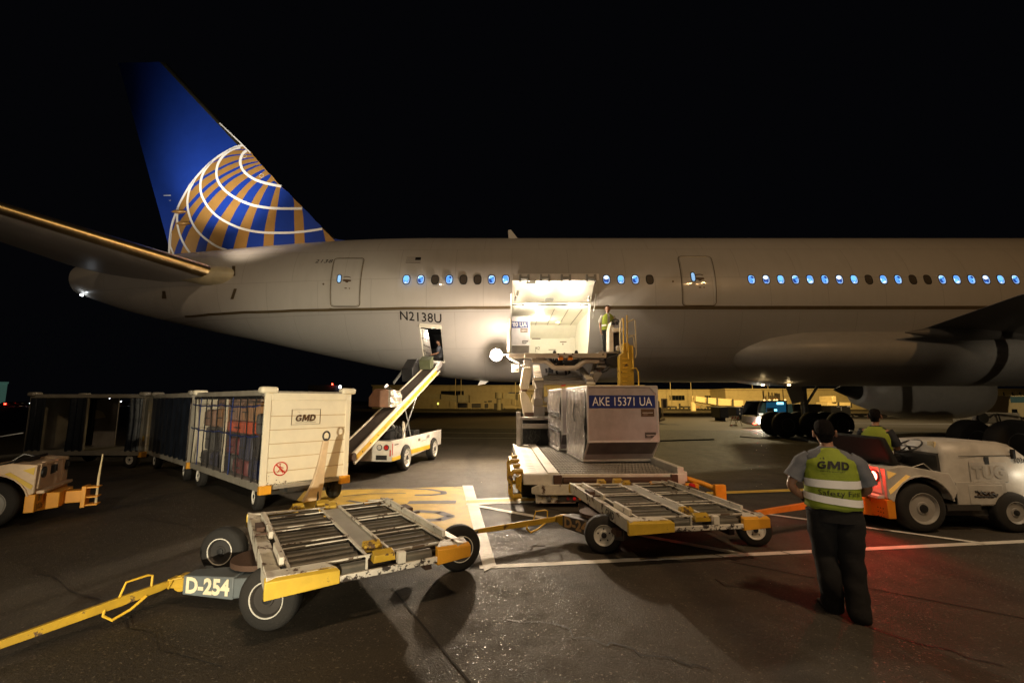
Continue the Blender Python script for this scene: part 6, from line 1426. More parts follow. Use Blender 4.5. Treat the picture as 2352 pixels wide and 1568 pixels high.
def hair_mesh(b, c, face, upv, s=1.0):
    f = Vector(face).normalized(); u = Vector(upv).normalized(); r = f.cross(u).normalized(); u = r.cross(f); N = 28; rg = []
    for k in range(16):
        t = -.74+1.74*k/15; ring = []
        rad = math.sqrt(max(0, 1-min(1,t)**2)); wx = .083*s*rad**.7; fy = .104*s*rad**.68
        for i in range(N):
            a = 2*math.pi*i/N; x = wx*math.cos(a); y = fy*math.sin(a); lim = .35 if t > .35 else (-.05 if t > -.15 else -.35)
            if math.sin(a) > lim and t < .62: x *= .86; y = min(y, .05*s*rad)*.85           # leave the face free
            if t < -.25: x *= .86; y *= .86 if y < 0 else .6
            q = .003*s*(math.sin(a*9+k*1.7)+math.sin(a*14-k*2.3)); ring.append(Vector(c)+r*x*(1+q*6)+f*(y)+u*(t*.124*s+q))
        rg.append(ring)
    b.rings(rg)
def shoe(b, p, fdir, s=1.0):
    p = Vector(p); f = Vector(fdir).normalized(); r = Vector((f.y, -f.x, 0)); rg = []
    for t, w_, h in ((-.085,.022,.05),(-.075,.034,.075),(-.03,.037,.10),(.03,.038,.085),(.09,.045,.058),(.14,.046,.048),(.175,.034,.040),(.19,.015,.028)):
        rg.append([p+f*t*s+r*w_*math.cos(a)*s+Vector((0,0,max(0, h*.5+h*.5*math.sin(a)*(1.0)))) for a in [2*math.pi*i/14 for i in range(14)]])
    b.rings(rg)
# ---------------------------------------------------------------- foreground man, seen from behind
def standing_man(loc, rz):
    t = thing('person', 'standing man seen from behind in hi-vis vest and dark trousers, left hand on hip', 'person', loc, rz, )
    J = {}; E = []
    J['pelvis'] = ((0,0,.95), .13, .11); J['spine'] = ((-.005,.0,1.12), .13, .10); J['chest'] = ((-.01,.0,1.32), .14, .10); J['neck'] = ((-.012,.01,1.485), .055, .055); J['skull'] = ((-.02,.03,1.60), .06, .06)
    E += [('pelvis','spine'),('spine','chest'),('chest','neck'),('neck','skull')]
    Ls, Le, Lw = (-.20,.0,1.40), (-.345,-.035,1.13), (-.215,.06,.99)
    Rs, Re, Rw = (.19,.0,1.40), (.275,.0,1.13), (.20,.20,1.04)
    for pre, S_, E_, W__ in (('L', Ls, Le, Lw), ('R', Rs, Re, Rw)):
        J[pre+'sh'] = (S_, .062, .06); J[pre+'el'] = (E_, .043, .043); J[pre+'fa'] = (tuple(Vector(E_).lerp(Vector(W__), .35)), .044, .042); J[pre+'wrist'] = (W__, .027, .024)
        E += [('chest', pre+'sh'), (pre+'sh', pre+'el'), (pre+'el', pre+'fa'), (pre+'fa', pre+'wrist')]
    hand_joints(J, E, Lw, Vector(Lw)-Vector(Le)+Vector((.0,.0,-.09)), (-.8,-.3,.2), (.3,-.8,.3), 'L', .45)
    hand_joints(J, E, Rw, Vector(Rw)-Vector(Re)+Vector((-.04,.0,-.02)), (.8,.2,.4), (-.2,.2,.9), 'R', .6)
    hips = {'l': (-.095,0,.90), 'r': (.095,0,.90)}; kn = {'l': (-.095,.05,.50), 'r': (.100,.02,.50)}; an = {'l': (-.06,.10,.09), 'r': (.115,-.05,.09)}
    for q in 'lr':
        J[q+'hip'] = (hips[q], .09, .09); J[q+'kn'] = (kn[q], .055, .055); J[q+'an'] = (an[q], .038, .038)
        E += [('pelvis', q+'hip'), (q+'hip', q+'kn'), (q+'kn', q+'an')]
    vs, fs = skin_body(J, E, 'body', 'skin', t)
    b = MB(); b.add(vs, fs); head_mesh(b, (-.022,.035,1.625), (-.02,1,.02), (-.03,0,1)); b.build('body', 'skin', t, angle=80)
    b = MB(); hair_mesh(b, (-.022,.03,1.632), (-.02,1,.02), (-.03,0,1)); b.build('hair', 'hair', t, angle=80)
    # shirt: torso + short sleeves
    b = MB(); rg = []
    for z, rx, ry, cx, cy in ((.98,.205,.150,0,0),(1.10,.205,.150,0,0),(1.22,.208,.148,-.005,0),(1.33,.212,.142,-.01,0),(1.41,.205,.125,-.01,.0),(1.46,.15,.095,-.01,0),(1.49,.075,.075,-.012,.005),(1.505,.068,.068,-.012,.008)):
        rg.append(ell((cx,cy,z), rx, ry, p=.88))
    b.rings(rg); limb(b, [(-.15,0,1.395), (-.225,-.005,1.345), (-.318,-.028,1.20)], [.075,.076,.078], seed=1, amp=.004, n=18); limb(b, [(.14,0,1.395), (.215,.0,1.34), (.265,.0,1.165)], [.075,.076,.078], seed=2, amp=.004, n=18)
    sh = b.build('shirt', 'shirt_grey', t, angle=80)
    # trousers
    b = MB(); rg = []
    for z, rx, ry in ((.84,.200,.155),(.92,.205,.155),(.99,.200,.150),(1.03,.198,.148)): rg.append(ell((0,0,z), rx, ry, p=.9))
    b.rings(rg[::-1])
    for q, s_ in (('l',-1),('r',1)):
        h, k, a = hips[q], kn[q], an[q]; limb(b, [(h[0]+s_*.008,h[1],.93), (h[0]+s_*.006,h[1],.76), (k[0],k[1],.52), ((k[0]+a[0])/2,.0,.30), (a[0],a[1]+.0,.06), (a[0],a[1]+.01,.035)], [.122,.122,.100,.094,.090,.090], n=20, amp=.0045, seed=3+s_)
    tr = b.build('trousers', 'trousers', t, angle=80)
    b = MB(); b.rings([ell((0,0,1.00), .203, .153, p=.9), ell((0,0,1.035), .201, .151, p=.9)], cap=False); b.build('belt', 'black', tr)
    b = MB()
    shoe(b, (-.07,.13,0), (-.45,.9,0)); b.build('shoe', 'shoe', t); b = MB(); shoe(b, (.118,-.02,0), (.12,.99,0)); b.build('shoe', 'shoe', t)
    # vest with hem, reflective bands and lettering on the back
    def vs_(z):
        T = [(.96,.222,.168),(1.10,.222,.168),(1.20,.222,.166),(1.30,.222,.160),(1.38,.215,.150),(1.43,.18,.125),(1.475,.11,.098),(1.50,.085,.080)]
        for i in range(len(T)-1):
            if z <= T[i+1][0]: u = (z-T[i][0])/(T[i+1][0]-T[i][0]); return T[i][1]*(1-u)+T[i+1][1]*u, T[i][2]*(1-u)+T[i+1][2]*u
        return T[-1][1:]
    def vp(a, z, off=0):      # a: angle, -90deg = middle of the back
        rx, ry = vs_(z); p = .88; ca, sa = math.cos(a), math.sin(a); v = Vector(((rx+off)*math.copysign(abs(ca)**p, ca)-.006, (ry+off)*math.copysign(abs(sa)**p, sa), z-.025*abs(ca)**2*(1 if z > 1.3 else 0)))
        k = wr(v, .0022, 5); return v+Vector((ca*k, sa*k, 0))
    zsv = [.955+.545*k/26 for k in range(27)]; nA = 56; b = MB()
    for z in zsv: b.v += [vp(2*math.pi*i/nA, z+(.010*math.sin(6*2*math.pi*i/nA) if z < .96 else 0)) for i in range(nA)]
    for k in range(26):
        z = zsv[k]+.01
        for i in range(nA):
            am = 2*math.pi*(i+.5)/nA; side = abs(math.cos(am))
            if 1.19 < z < 1.44 and side > .985-.055*min(1,(z-1.19)/.1): continue          # arm holes
            if math.sin(am) > .96 : continue                                                            # open front
            b.f.append([k*nA+i, k*nA+(i+1) % nA, (k+1)*nA+(i+1) % nA, (k+1)*nA+i]); b.m.append(0)
    # keep the vest near the arm holes and shoulders closed to the neck
    vt = b.build('vest', 'vest', t, angle=80); so = vt.modifiers.new('s', 'SOLIDIFY'); so.thickness = .004
    for z0, z1, nm in ((1.005,1.068,'lower'), (1.142,1.212,'upper')):
        b = MB(); A = [R(-90)+R(168)*(k/40-.5)*2*.98 for k in range(41)]; tl = .0
        dz = lambda a: (.02*math.cos(a) if nm == 'lower' else -.003)
        b.rings([[vp(a, z0-dz(a)*1.2, .005) for a in A if nm == 'lower' or abs(math.cos(a)) < .985 or math.sin(a) > .2], [vp(a, z1-dz(a)*1.2, .005) for a in A if nm == 'lower' or abs(math.cos(a)) < .985 or math.sin(a) > .2]], cap=False, closed=False)
        b.build('reflective_band', 'reflective', vt)
    b = MB(); A = [R(-90)+R(150)*(k/30-.5)*2 for k in range(31)]; b.rings([[vp(a, .958, .003) for a in A], [vp(a, .97, .004) for a in A]], cap=False, closed=False); b.build('hem', 'vest_dark', vt)
    def back_text(txt, size, x0, z0, nm, **k):
        v2, f2 = text_gmd(size*.72, .12) if txt == 'GMD' else text_mb(txt, size, **k); b = MB(); out = []
        for x, y in v2:
            a = R(-90)+(x+x0)/.20; out.append(vp(a, z0+y, .0065))
        b.add(out, f2); b.build(nm, 'decal_black', vt, smooth=False)
    back_text('GMD', .098, .010, 1.350, 'back_lettering', bold=.0012, shear=.12, xs=1.05, ls=1.12)
    back_text('ground service', .017, .0, 1.282, 'small_lettering') if False else None
    b = MB(); 
    for k in range(11): a = R(-90)+(-.075+.014*k)/.2; b.poly([vp(a,1.291,.006), vp(a+.05,1.291,.006), vp(a+.05,1.295,.006), vp(a,1.295,.006)])
    a = R(-90)-.40; b.poly([vp(a,1.412,.006), vp(a+.07,1.405,.006), vp(a+.02,1.402,.006)]); b.poly([vp(a+.12,1.422,.006), vp(a+.20,1.402,.006), vp(a+.14,1.398,.006)]); b.build('emblem', 'decal_black', vt, smooth=False)
    back_text('Safety First', .070, .050, 1.102, 'back_lettering', bold=.0, xs=.90, ls=1.08)
    b = MB(); w_ = Vector(Lw); dd = (Vector(Lw)-Vector(Le)).normalized(); b.tube([w_-dd*.045, w_-dd*.015], .032, 14); b.build('wristwatch', 'black', t)
    return t
# ---------------------------------------------------------------- operator on the loader (faces the viewer)
def small_person(loc, rz, label, seat, vest, shirt, s=1.0, parts=None, legs=True, look=(0,1,0), reach=True, trous='trousers', band=True, cap_=None, textback=None):
    t = thing('person', label, 'person', loc, rz)
    J = {}; E = []
    hz = seat if seat else .93*s
    k = s
    J['pelvis'] = ((0,0,hz), .12*k, .10*k); J['chest'] = ((0,.03,hz+.38*k), .13*k, .10*k); J['neck'] = ((0,.04,hz+.54*k), .05*k, .05*k); J['skull'] = ((0,.06,hz+.66*k), .06*k, .06*k)
    E += [('pelvis','chest'),('chest','neck'),('neck','skull')]
    if reach: arms = {'L': ((-.19*k,.02,hz+.45*k), (-.25*k,.08,hz+.19*k), (-.14*k,.32*k,hz+.14*k)), 'R': ((.19*k,.02,hz+.45*k), (.26*k,.06,hz+.19*k), (.16*k,.32*k,hz+.16*k))}
    else: arms = {'L': ((-.19*k,.02,hz+.45*k), (-.25*k,.04,hz+.18*k), (-.13*k,.27*k,hz+.12*k)), 'R': ((.19*k,.02,hz+.45*k), (.26*k,.0,hz+.19*k), (.25*k,.06,hz-.05*k))}
    for pre, (a, e, w_) in arms.items():
        J[pre+'sh'] = (a, .055*k); J[pre+'el'] = (e, .042*k); J[pre+'wrist'] = (w_, .026*k); E += [('chest', pre+'sh'), (pre+'sh', pre+'el'), (pre+'el', pre+'wrist')]
        hand_joints(J, E, w_, Vector(w_)-Vector(e), (0,0,1) if w_[1] > .2 else (1,0,0), (1 if pre == 'L' else -1, .3, 0), pre, .5, k)
    L_ = {}
    for q, sg in (('l',-1),('r',1)):
        if seat: L_[q] = [(sg*.10*k,.05,hz-.01), (sg*.13*k,.45*k,hz+.02), (sg*.13*k,.50*k,hz-.42*k)]
        else: L_[q] = [(sg*.10*k,0,hz-.03), (sg*.12*k,.03,hz*.53), (sg*.12*k,-.01,.09)]
        J[q+'hip'] = (L_[q][0], .085*k); J[q+'kn'] = (L_[q][1], .055*k); J[q+'an'] = (L_[q][2], .038*k); E += [('pelvis',q+'hip'),(q+'hip',q+'kn'),(q+'kn',q+'an')]
    vs, fs = skin_body(J, E, 'body', 'skin', t, 1)
    b = MB(); b.add(vs, fs); hc = (0,.065,hz+.69*k); head_mesh(b, hc, look, (0,0,1), k); b.build('body', 'skin', t, angle=80)
    b = MB(); f_ = Vector(look).normalized(); r_ = f_.cross(Vector((0,0,1)))
    for sg in (-1, 1): b.lathe(Vector(hc)+f_*.080*k+r_*sg*.032*k+Vector((0,0,.012*k)), f_, [(0,.012*k),(.006,.008*k),(.008,.001)], 10)
    b.build('eyes', 'decal_black', t); b = MB(); b.bar(Vector(hc)+f_*.088*k-r_*.022*k-Vector((0,0,.058*k)), Vector(hc)+f_*.088*k+r_*.022*k-Vector((0,0,.058*k)), .008, .006); b.build('mouth', 'case_red', t)
    b = MB(); hair_mesh(b, (0,.062,hz+.697*k), look, (0,0,1), k); b.build('hair', 'hair', t, angle=80)
    b = MB(); b.rings([ell((0,y_,hz+z_*k), rx*k, ry*k, p=.88) for z_, rx, ry, y_ in ((.0,.19,.14,0),(.15,.19,.14,.01),(.32,.205,.14,.02),(.43,.20,.125,.03),(.50,.13,.09,.035),(.545,.065,.06,.04))])
    for a, e, w_ in arms.values():
        a, e = Vector(a), Vector(e); limb(b, [a-Vector((a.x*.18,0,-.01)), a.lerp(e,.4), a.lerp(e,.85)], [.075*k,.072*k,.068*k], seed=a.x*9)
    b.build('shirt', shirt, t, angle=80)
    if vest:
        b = MB(); R_ = [ell((0,y_,hz+z_*k), rx*k, ry*k, p=.88, n=40) for z_, rx, ry, y_ in ((-.02,.205,.155,0),(.12,.203,.155,.01),(.22,.205,.155,.015),(.33,.212,.152,.02),(.42,.205,.135,.03),(.49,.14,.10,.035),(.53,.09,.075,.04))]
        o_ = len(b.v); n = 40
        for r in R_: b.v += r
        for q in range(len(R_)-1):
            for i in range(n):
                am = 2*math.pi*(i+.5)/n
                if q >= 2 and abs(math.cos(am)) > (.97 if q == 2 else .93): continue
                if math.sin(am) > .985: continue
                b.f.append([q*n+i, q*n+(i+1) % n, (q+1)*n+(i+1) % n, (q+1)*n+i]); b.m.append(0)
        v_ = b.build('vest', 'vest', t, angle=80)
        if band:
            b = MB(); A = [R(-90)+R(160)*(i/30-.5)*2 for i in range(31)]; g = lambda a, z_: Vector((.208*k*math.copysign(abs(math.cos(a))**.88, math.cos(a)), .160*k*math.copysign(abs(math.sin(a))**.88, math.sin(a))+.012, hz+z_*k))
            b.rings([[g(a,.10) for a in A],[g(a,.155) for a in A]], cap=False, closed=False); b.build('reflective_band', 'reflective', v_)
        if textback:
            v2, f2 = text_gmd(.055, .12); b = MB(); b.add([Vector((x, -.150*k, hz+.33*k+y)) for x, y in v2], f2); b.build('back_lettering', 'decal_black', v_, smooth=False)
    b = MB(); b.rings([ell((0,0,hz-.12*k), .18*k, .14*k, p=.9), ell((0,0,hz+.04*k), .188*k, .142*k, p=.9)])
    for q in 'lr': limb(b, L_[q], [.10*k,.078*k,.068*k], seed=1, n=16)
    b.build('trousers', trous, t, angle=80)
    for q in 'lr': b = MB(); p = Vector(L_[q][2]); shoe(b, (p.x, p.y, p.z-.09*k), (0,1,0), k); b.build('shoe', 'shoe', t)
    return t
p_ = at(1938, 1420, z=0)
man = standing_man((p_.x+.02, p_.y+.03, 0), R(-27))
pf = at(1398, 808, Y=16.2)
op = small_person((pf.x-.06, 15.95, bt-.03), R(180), 'operator in a yellow vest standing at the loader controls', 0, True, 'shirt_light', 1.06, look=(.1,1,.0), reach=False, band=True)
pd_ = small_person((5.98, 7.62, 0), R(-52), 'tractor driver seen from behind in a hi-vis vest', .98, True, 'cloth_dark', 1.0, look=(0,1,.05), band=True, textback='GMD')
hs = fp_(c1[1]-.28, c1[2])
pb = small_person((hs.x+.06, hs.y+.22, hs.z+.02), R(100), 'worker in a grey top sitting at the open bulk hold door', .14, False, 'shirt_navy', .9, look=(.1,.9,-.3))
# ============================================================ BEYOND THE AIRCRAFT
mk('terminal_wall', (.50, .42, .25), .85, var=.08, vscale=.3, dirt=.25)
mk('terminal_dim', (.34, .29, .19), .85, var=.1, vscale=.3, dirt=.3)  # darker copy of the terminal wall, weak sodium light put into the colour
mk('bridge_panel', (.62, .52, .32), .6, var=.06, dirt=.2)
mk('bridge_dim', (.30, .27, .18), .6, var=.1, dirt=.3)  # darker copy of the bridge panel, weaker light put into the colour
mk('truck_grey', (.45, .42, .40), .4, dirt=.3)
mk('dark_blue_box', (.02, .025, .05), .5)
mk('kit_dark', (.04, .035, .03), .6, var=.3)
mk('cab_glass', (.01,.03,.05), .15, emis=(.02,.16,.30), estr=.3, var=.3)
mk('cab_glass_dim', (.02,.03,.025), .15, emis=(.06,.10,.07), estr=.25, var=.3)
mk('green_lit', (.35,.6,.5), .7, emis=(.25,.55,.42), estr=.10)
mk('control_dim', (.06,.06,.08), .8)
M['lamp_orange'] = glow('lamp_orange', (1, .55, .18), 5)
za = zo(950, 850, 7.84); zb_ = zo(1480, 860, 7.35); zc_ = zo(1740, 860, 6.918); zd_ = zo(2100, 850, 7.84); ze_ = zo(1650, 850, 3.136)
def pb_(b, f, x0, y0, x1, y1, Y, dep, gz=None):
    a, c = f(x0, y0, Y=Y), f(x1, y1, Y=Y); z0 = c.z if gz is None else gz; b.box(a.x, c.x, Y, Y+dep, z0, a.z)
I_ = lambda x, y, Y=None, z=None: at(x, y, Y=Y, z=z)
def base(f, x, y, Y): p = f(x, y, Y=Y); return (p.x, Y, 0)
# left wing of the terminal (dim)
YT = 112
tl_ = thing('terminal_building', 'long low terminal wing in dim sodium light seen between belt loader and loader', 'building', (-14, YT, 0))
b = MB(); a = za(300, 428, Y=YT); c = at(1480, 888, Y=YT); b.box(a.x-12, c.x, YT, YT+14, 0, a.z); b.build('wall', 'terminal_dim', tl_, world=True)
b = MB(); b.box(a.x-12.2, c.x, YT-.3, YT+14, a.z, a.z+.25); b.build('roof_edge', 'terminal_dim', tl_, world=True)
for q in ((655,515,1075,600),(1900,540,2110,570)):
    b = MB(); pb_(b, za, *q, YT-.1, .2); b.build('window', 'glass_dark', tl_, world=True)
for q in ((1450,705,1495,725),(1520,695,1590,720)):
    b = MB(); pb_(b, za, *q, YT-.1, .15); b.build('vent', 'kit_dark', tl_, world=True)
tr_ = thing('terminal_building', 'bright yellow lit terminal wing with dark windows seen to the right of the containers', 'building', (28, YT, 0))
b = MB(); a = zb_(380, 400, Y=YT); c = zb_(1535, 420, Y=YT); b.box(a.x-6, c.x, YT, YT+14, 0, a.z); w_ = b.build('wall', 'terminal_wall', tr_, world=True)
b = MB(); b.box(a.x-6, c.x, YT-.3, YT+14, a.z, a.z+.22); b.box(zb_(618,0,Y=YT).x-.08, zb_(626,0,Y=YT).x+.06, YT-.12, YT, 0, a.z); b.build('roof_edge', 'terminal_wall', tr_, world=True)
for q in ((645,485,690,570),(700,488,918,570),(1260,492,1535,535)):
    b = MB(); pb_(b, zb_, *q, YT-.1, .2); w1_ = b.build('window', 'glass_dark', tr_, world=True)
    b = MB()
    for k in range(1, 4): x = q[0]+(q[2]-q[0])*k/4; pb_(b, zb_, x-2, q[1], x+2, q[3], YT-.16, .06)
    b.build('mullion', 'terminal_wall', w1_, world=True)
for q in ((815,625,848,690),(1195,655,1225,690)):
    b = MB(); pb_(b, zb_, *q, YT-.12, .1, 0); b.build('door', 'kit_dark', tr_, world=True)
th_ = thing('terminal_block', 'taller yellow lit terminal block behind the truck with the blue lit cab', 'building', (45, 104, 0))
b = MB(); a = zb_(1615, 390, Y=104); c = at(2420, 895, Y=104); b.box(a.x, c.x, 104, 122, 0, a.z); b.build('wall', 'terminal_wall', th_, world=True)
b = MB(); b.box(a.x-.2, c.x, 103.7, 122, a.z, a.z+.25); b.build('roof_edge', 'terminal_wall', th_, world=True)
b = MB()
for x in (2262, 2272, 2288, 2305, 2325, 2342): p = at(x, 900, Y=103.9); b.box(p.x-.08, p.x+.08, 103.85, 104, 0, p.z)
b.build('wall_joint', 'kit_dark', th_, world=True)
# jet bridges
def jet(name_lab, f, tun, rot, cab, colm, Y, m, loc):
    t = thing('jet_bridge', name_lab, 'jet bridge', loc, 0, 'jet bridges at the terminal')
    for i in range(len(tun)-1):
        (x0, y0, h0), (x1, y1, h1) = tun[i], tun[i+1]
        q = [f(x0,y0,Y=Y), f(x1,y1,Y=Y), f(x1,y1+h1,Y=Y), f(x0,y0+h0,Y=Y)]; e = .25*(i % 2)
        b = MB(); b.prism([p+Vector((0,-e,0)) for p in q], (0,3,0)); b.build('tunnel', m, t, world=True, smooth=False)
        b = MB(); b.bar(f(x1-4,y1-4,Y=Y-.3), f(x1-4,y1+h1+4,Y=Y-.3), .25, .12); b.build('tunnel_joint', 'kit_dark', t, world=True)
    if rot:
        p = f(rot[0], rot[1], Y=Y+1); q = f(rot[0], rot[2], Y=Y+1); w = abs(f(rot[0]+rot[3],rot[1],Y=Y).x-p.x); b = MB(); b.lathe((p.x, Y+1, q.z), (0,0,1), [(0,w),(p.z-q.z,w)], 20); b.build('rotunda', m, t, world=True); b = MB(); b.lathe((p.x, Y+1, 0), (0,0,1), [(0,.5),(q.z,.5)], 12); b.build('column', m, t, world=True)
    if cab: b = MB(); pb_(b, f, *cab, Y-.3, 3.5); b.build('cab', m, t, world=True, bevel=.1)
    if colm: b = MB(); pb_(b, f, *colm, Y+.5, 1.6, 0); b.build('lift_column', m, t, world=True)
    return t
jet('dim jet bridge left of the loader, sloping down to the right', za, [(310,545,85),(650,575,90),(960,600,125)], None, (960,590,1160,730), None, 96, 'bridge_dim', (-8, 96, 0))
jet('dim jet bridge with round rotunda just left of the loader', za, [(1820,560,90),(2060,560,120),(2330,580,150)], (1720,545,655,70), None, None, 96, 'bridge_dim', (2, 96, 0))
jet('bright yellow jet bridge sloping down beside the containers', zb_, [(1110,500,90),(1310,525,100),(1480,535,120),(1750,555,112)], (1055,495,600,45), (1760,570,1935,680), (1685,680,1790,840), 88, 'bridge_panel', (24, 88, 0))
jet('jet bridge behind the far engine, at the right', zc_, [(1380,568,70),(1560,570,100),(1770,575,80)], None, (1455,470,1530,570), None, 80, 'bridge_panel', (44, 80, 0))
# light poles on the roof line
def pole(x, y0, y1, Y, lab):
    p = at(x, y0, Y=Y); t = thing('mast', lab, 'mast', (p.x, Y, 0), 0, 'thin masts along the terminal')
    b = MB(); b.tube([(p.x,Y,0),(p.x,Y,p.z)], [.09,.06], 6); b.build('pole', 'bridge_panel', t, world=True)
    b = MB(); b.box(p.x-.25, p.x+.05, Y-.1, Y+.1, p.z-.05, p.z+.05); b.build('head', 'bridge_panel', t, world=True)
for x, y0, lab in ((1046.5,878,'thin mast just right of the belt loader tip, left of a pair'),(1059.5,875,'thin mast with a bright base, right of the pair by the belt loader'),(1184,876,'thin mast left of the white hydraulic leg'),(1434,876,'thin mast right above the first container'),(1538,864,'first mast right of the container on the bright roof'),(1585,866,'second mast right of the container on the bright roof'),(1726,874,'mast above the corner of the taller block'),(1762,878,'short mast left of the landing gear')):
    pole(x, y0-14, 890, YT-2, lab)
# cages, bins and service gear along the wall
def kit(name, lab, cat, f, q, Y, dep, mats='kit_dark', frame=None, grp=None):
    x0, y0, x1, y1 = q; a, c = f(x0,y0,Y=Y), f(x1,y1,Y=Y); z0 = 0
    t = thing(name, lab, cat, ((a.x+c.x)/2, Y, 0), 0, grp)
    b = MB(); b.box(a.x+.05, c.x-.05, Y, Y+dep, .35, a.z-.05); b.build('body', mats, t, world=True, bevel=.03)
    if frame:
        b = MB(); P = [(a.x,Y-.05,.3),(c.x,Y-.05,.3),(c.x,Y-.05,a.z),(a.x,Y-.05,a.z)]; b.tube(P+[P[0],P[1]], .05, 5); b.build('frame', frame, t, world=True)
    b = MB()
    for x in (a.x+.25, c.x-.25): b.lathe((x, Y-.02, .2), (0,1,0), [(0,.2),(.15,.2)], 12)
    b.build('wheels', 'black', t, world=True)
    return t
G_ = 'service equipment parked along the terminal wall'
kit('baggage_cage', 'pale framed cage cart, left of two, below the dim jet bridge', 'cart', za, (955,740,1135,835), 98, 1.5, 'kit_dark', 'rail_cream', G_)
kit('baggage_cage', 'pale framed cage cart, right of two, below the dim jet bridge', 'cart', za, (1212,740,1388,835), 98, 1.5, 'kit_dark', 'rail_cream', G_)
kit('baggage_cage', 'narrow pale framed cart between cage carts and cylinder tank', 'cart', za, (1448,745,1530,850), 98, 1.2, 'kit_dark', 'rail_cream', G_)
kit('service_cart', 'dark service cart with pale base under the rotunda', 'cart', za, (1625,740,1790,850), 97, 1.3, 'kit_dark', None, G_)
kit('service_cart', 'low dark cart with a lit box beside the white hydraulic leg', 'cart', za, (1800,775,2090,835), 98, 1.3, 'terminal_dim', None, G_)
for i, (x0, x1, m, lab) in enumerate(((650,790,'kit_dark','low dark cart below the dark terminal window'),(880,1010,'kit_dark','dark box cart left of the yellow rotunda column'),(1020,1100,'bridge_dim','small pale cart at the foot of the yellow rotunda'),(1110,1180,'case_tan','tan crate cart right of the yellow rotunda'),(1190,1290,'bridge_dim','framed pale cart under the yellow tunnel'),(1300,1400,'kit_dark','dark cart under the middle of the yellow tunnel'),(1410,1520,'kit_dark','dark cart under the low end of the yellow tunnel'))):
    kit('service_cart', lab, 'cart', zb_, (x0, 668, x1, 735), 104, 1.4, m, 'rail_cream' if i in (3,4) else None, G_)
t = thing('wall_sign', 'small lit yellow sign low on the terminal wall, left of the loader', 'sign', (za(600,748,Y=110).x, 110, 0))
b = MB(); pb_(b, za, 586, 730, 614, 768, 110, .1); b.build('panel', 'sign_yellow', t, world=True); b = MB(); p = za(600, 768, Y=110.05); b.tube([(p.x,110.05,0),(p.x,110.05,p.z)], .04, 6); b.build('post', 'kit_dark', t, world=True)
# yellow stair truck right behind the container
Y = 40; p = zb_(480, 800, Y=Y)
t = thing('service_stair', 'pale and yellow stair unit on wheels partly hidden behind the aluminium container', 'stair', (p.x, Y, 0))
b = MB(); pb_(b, zb_, 380, 690, 520, 880, Y, 1.2); b.build('body', 'kit_dark', t, world=True, bevel=.03)
b = MB(); pb_(b, zb_, 385, 580, 490, 690, Y, .8); b.build('cab', 'bridge_dim', t, world=True, bevel=.05)
b = MB(); pb_(b, zb_, 515, 540, 625, 715, Y+.2, .1); sf = b.build('ladder_frame', 'terminal_wall', t, world=True)
b = MB(); pb_(b, zb_, 545, 560, 600, 700, Y+.15, .06); b.build('ladder_gap', 'kit_dark', sf, world=True)
b = MB(); b.bar(zb_(530,700,Y=Y), zb_(540,900,Y=Y), .1, .1); b.bar(zb_(495,920,Y=Y-.5), zb_(575,890,Y=Y-.5), .12, .2); b.build('stabilizer', 'bridge_panel', t, world=True)
p = zb_(435, 918, Y=Y-.1); b = MB(); b.lathe((p.x, Y-.2, .3), (0,1,0), [(0,.12),(0,.27),(.03,.3),(.2,.3)], 18); b.build('wheel', 'tyre', t, world=True)
b = MB(); b.lathe((p.x, Y-.24, .3), (0,1,0), [(0,.05),(.02,.17),(.04,.18)], 14); b.build('rim', 'rim_white', t, world=True)
# dark cart with white reflective marks beside the bridge column
Y = 46; a = zb_(1800, 690, Y=Y); c = zb_(2035, 850, Y=Y)
t = thing('equipment_trailer', 'dark equipment trailer with white reflective bars, right of the bridge column', 'trailer', ((a.x+c.x)/2, Y, 0))
b = MB(); b.box(a.x, c.x, Y, Y+2, c.z, a.z); b.build('body', 'dark_blue_box', t, world=True, bevel=.03)
b = MB()
for q in ((1855,712,1875,752),(1858,782,1878,818),(1978,715,2005,750),(1982,782,2008,820),(1850,690,1870,698),(1915,690,1940,698)): pb_(b, zb_, *q, Y-.04, .03)
b.build('reflector', 'reflective', t, world=True)
b = MB(); pb_(b, zb_, 2035, 660, 2085, 840, Y, 1.6); b.build('side_box', 'bridge_dim', t, world=True); b = MB(); pb_(b, zb_, 1930, 860, 2010, 878, Y-.1, .3); b.build('base_light_bar', 'reflective', t, world=True)
b = MB()
for x in (1850, 1990): p = zb_(x, 860, Y=Y); b.lathe((p.x, Y-.05, .28), (0,1,0), [(0,.28),(.2,.28)], 14)
b.build('wheels', 'tyre', t, world=True)
Y = 44; a = zb_(1520, 690, Y=Y); c = zb_(1680, 870, Y=Y)
t = thing('covered_cart', 'black covered cart left of the bridge column', 'cart', ((a.x+c.x)/2, Y, 0))
b = MB(); b.box(a.x, c.x, Y, Y+2, .3, a.z); b.build('body', 'black', t, world=True, bevel=.05); b = MB(); b.box(a.x+.3, c.x-.3, Y+.1, Y+1.9, 0, .3); b.build('wheels', 'tyre', t, world=True)
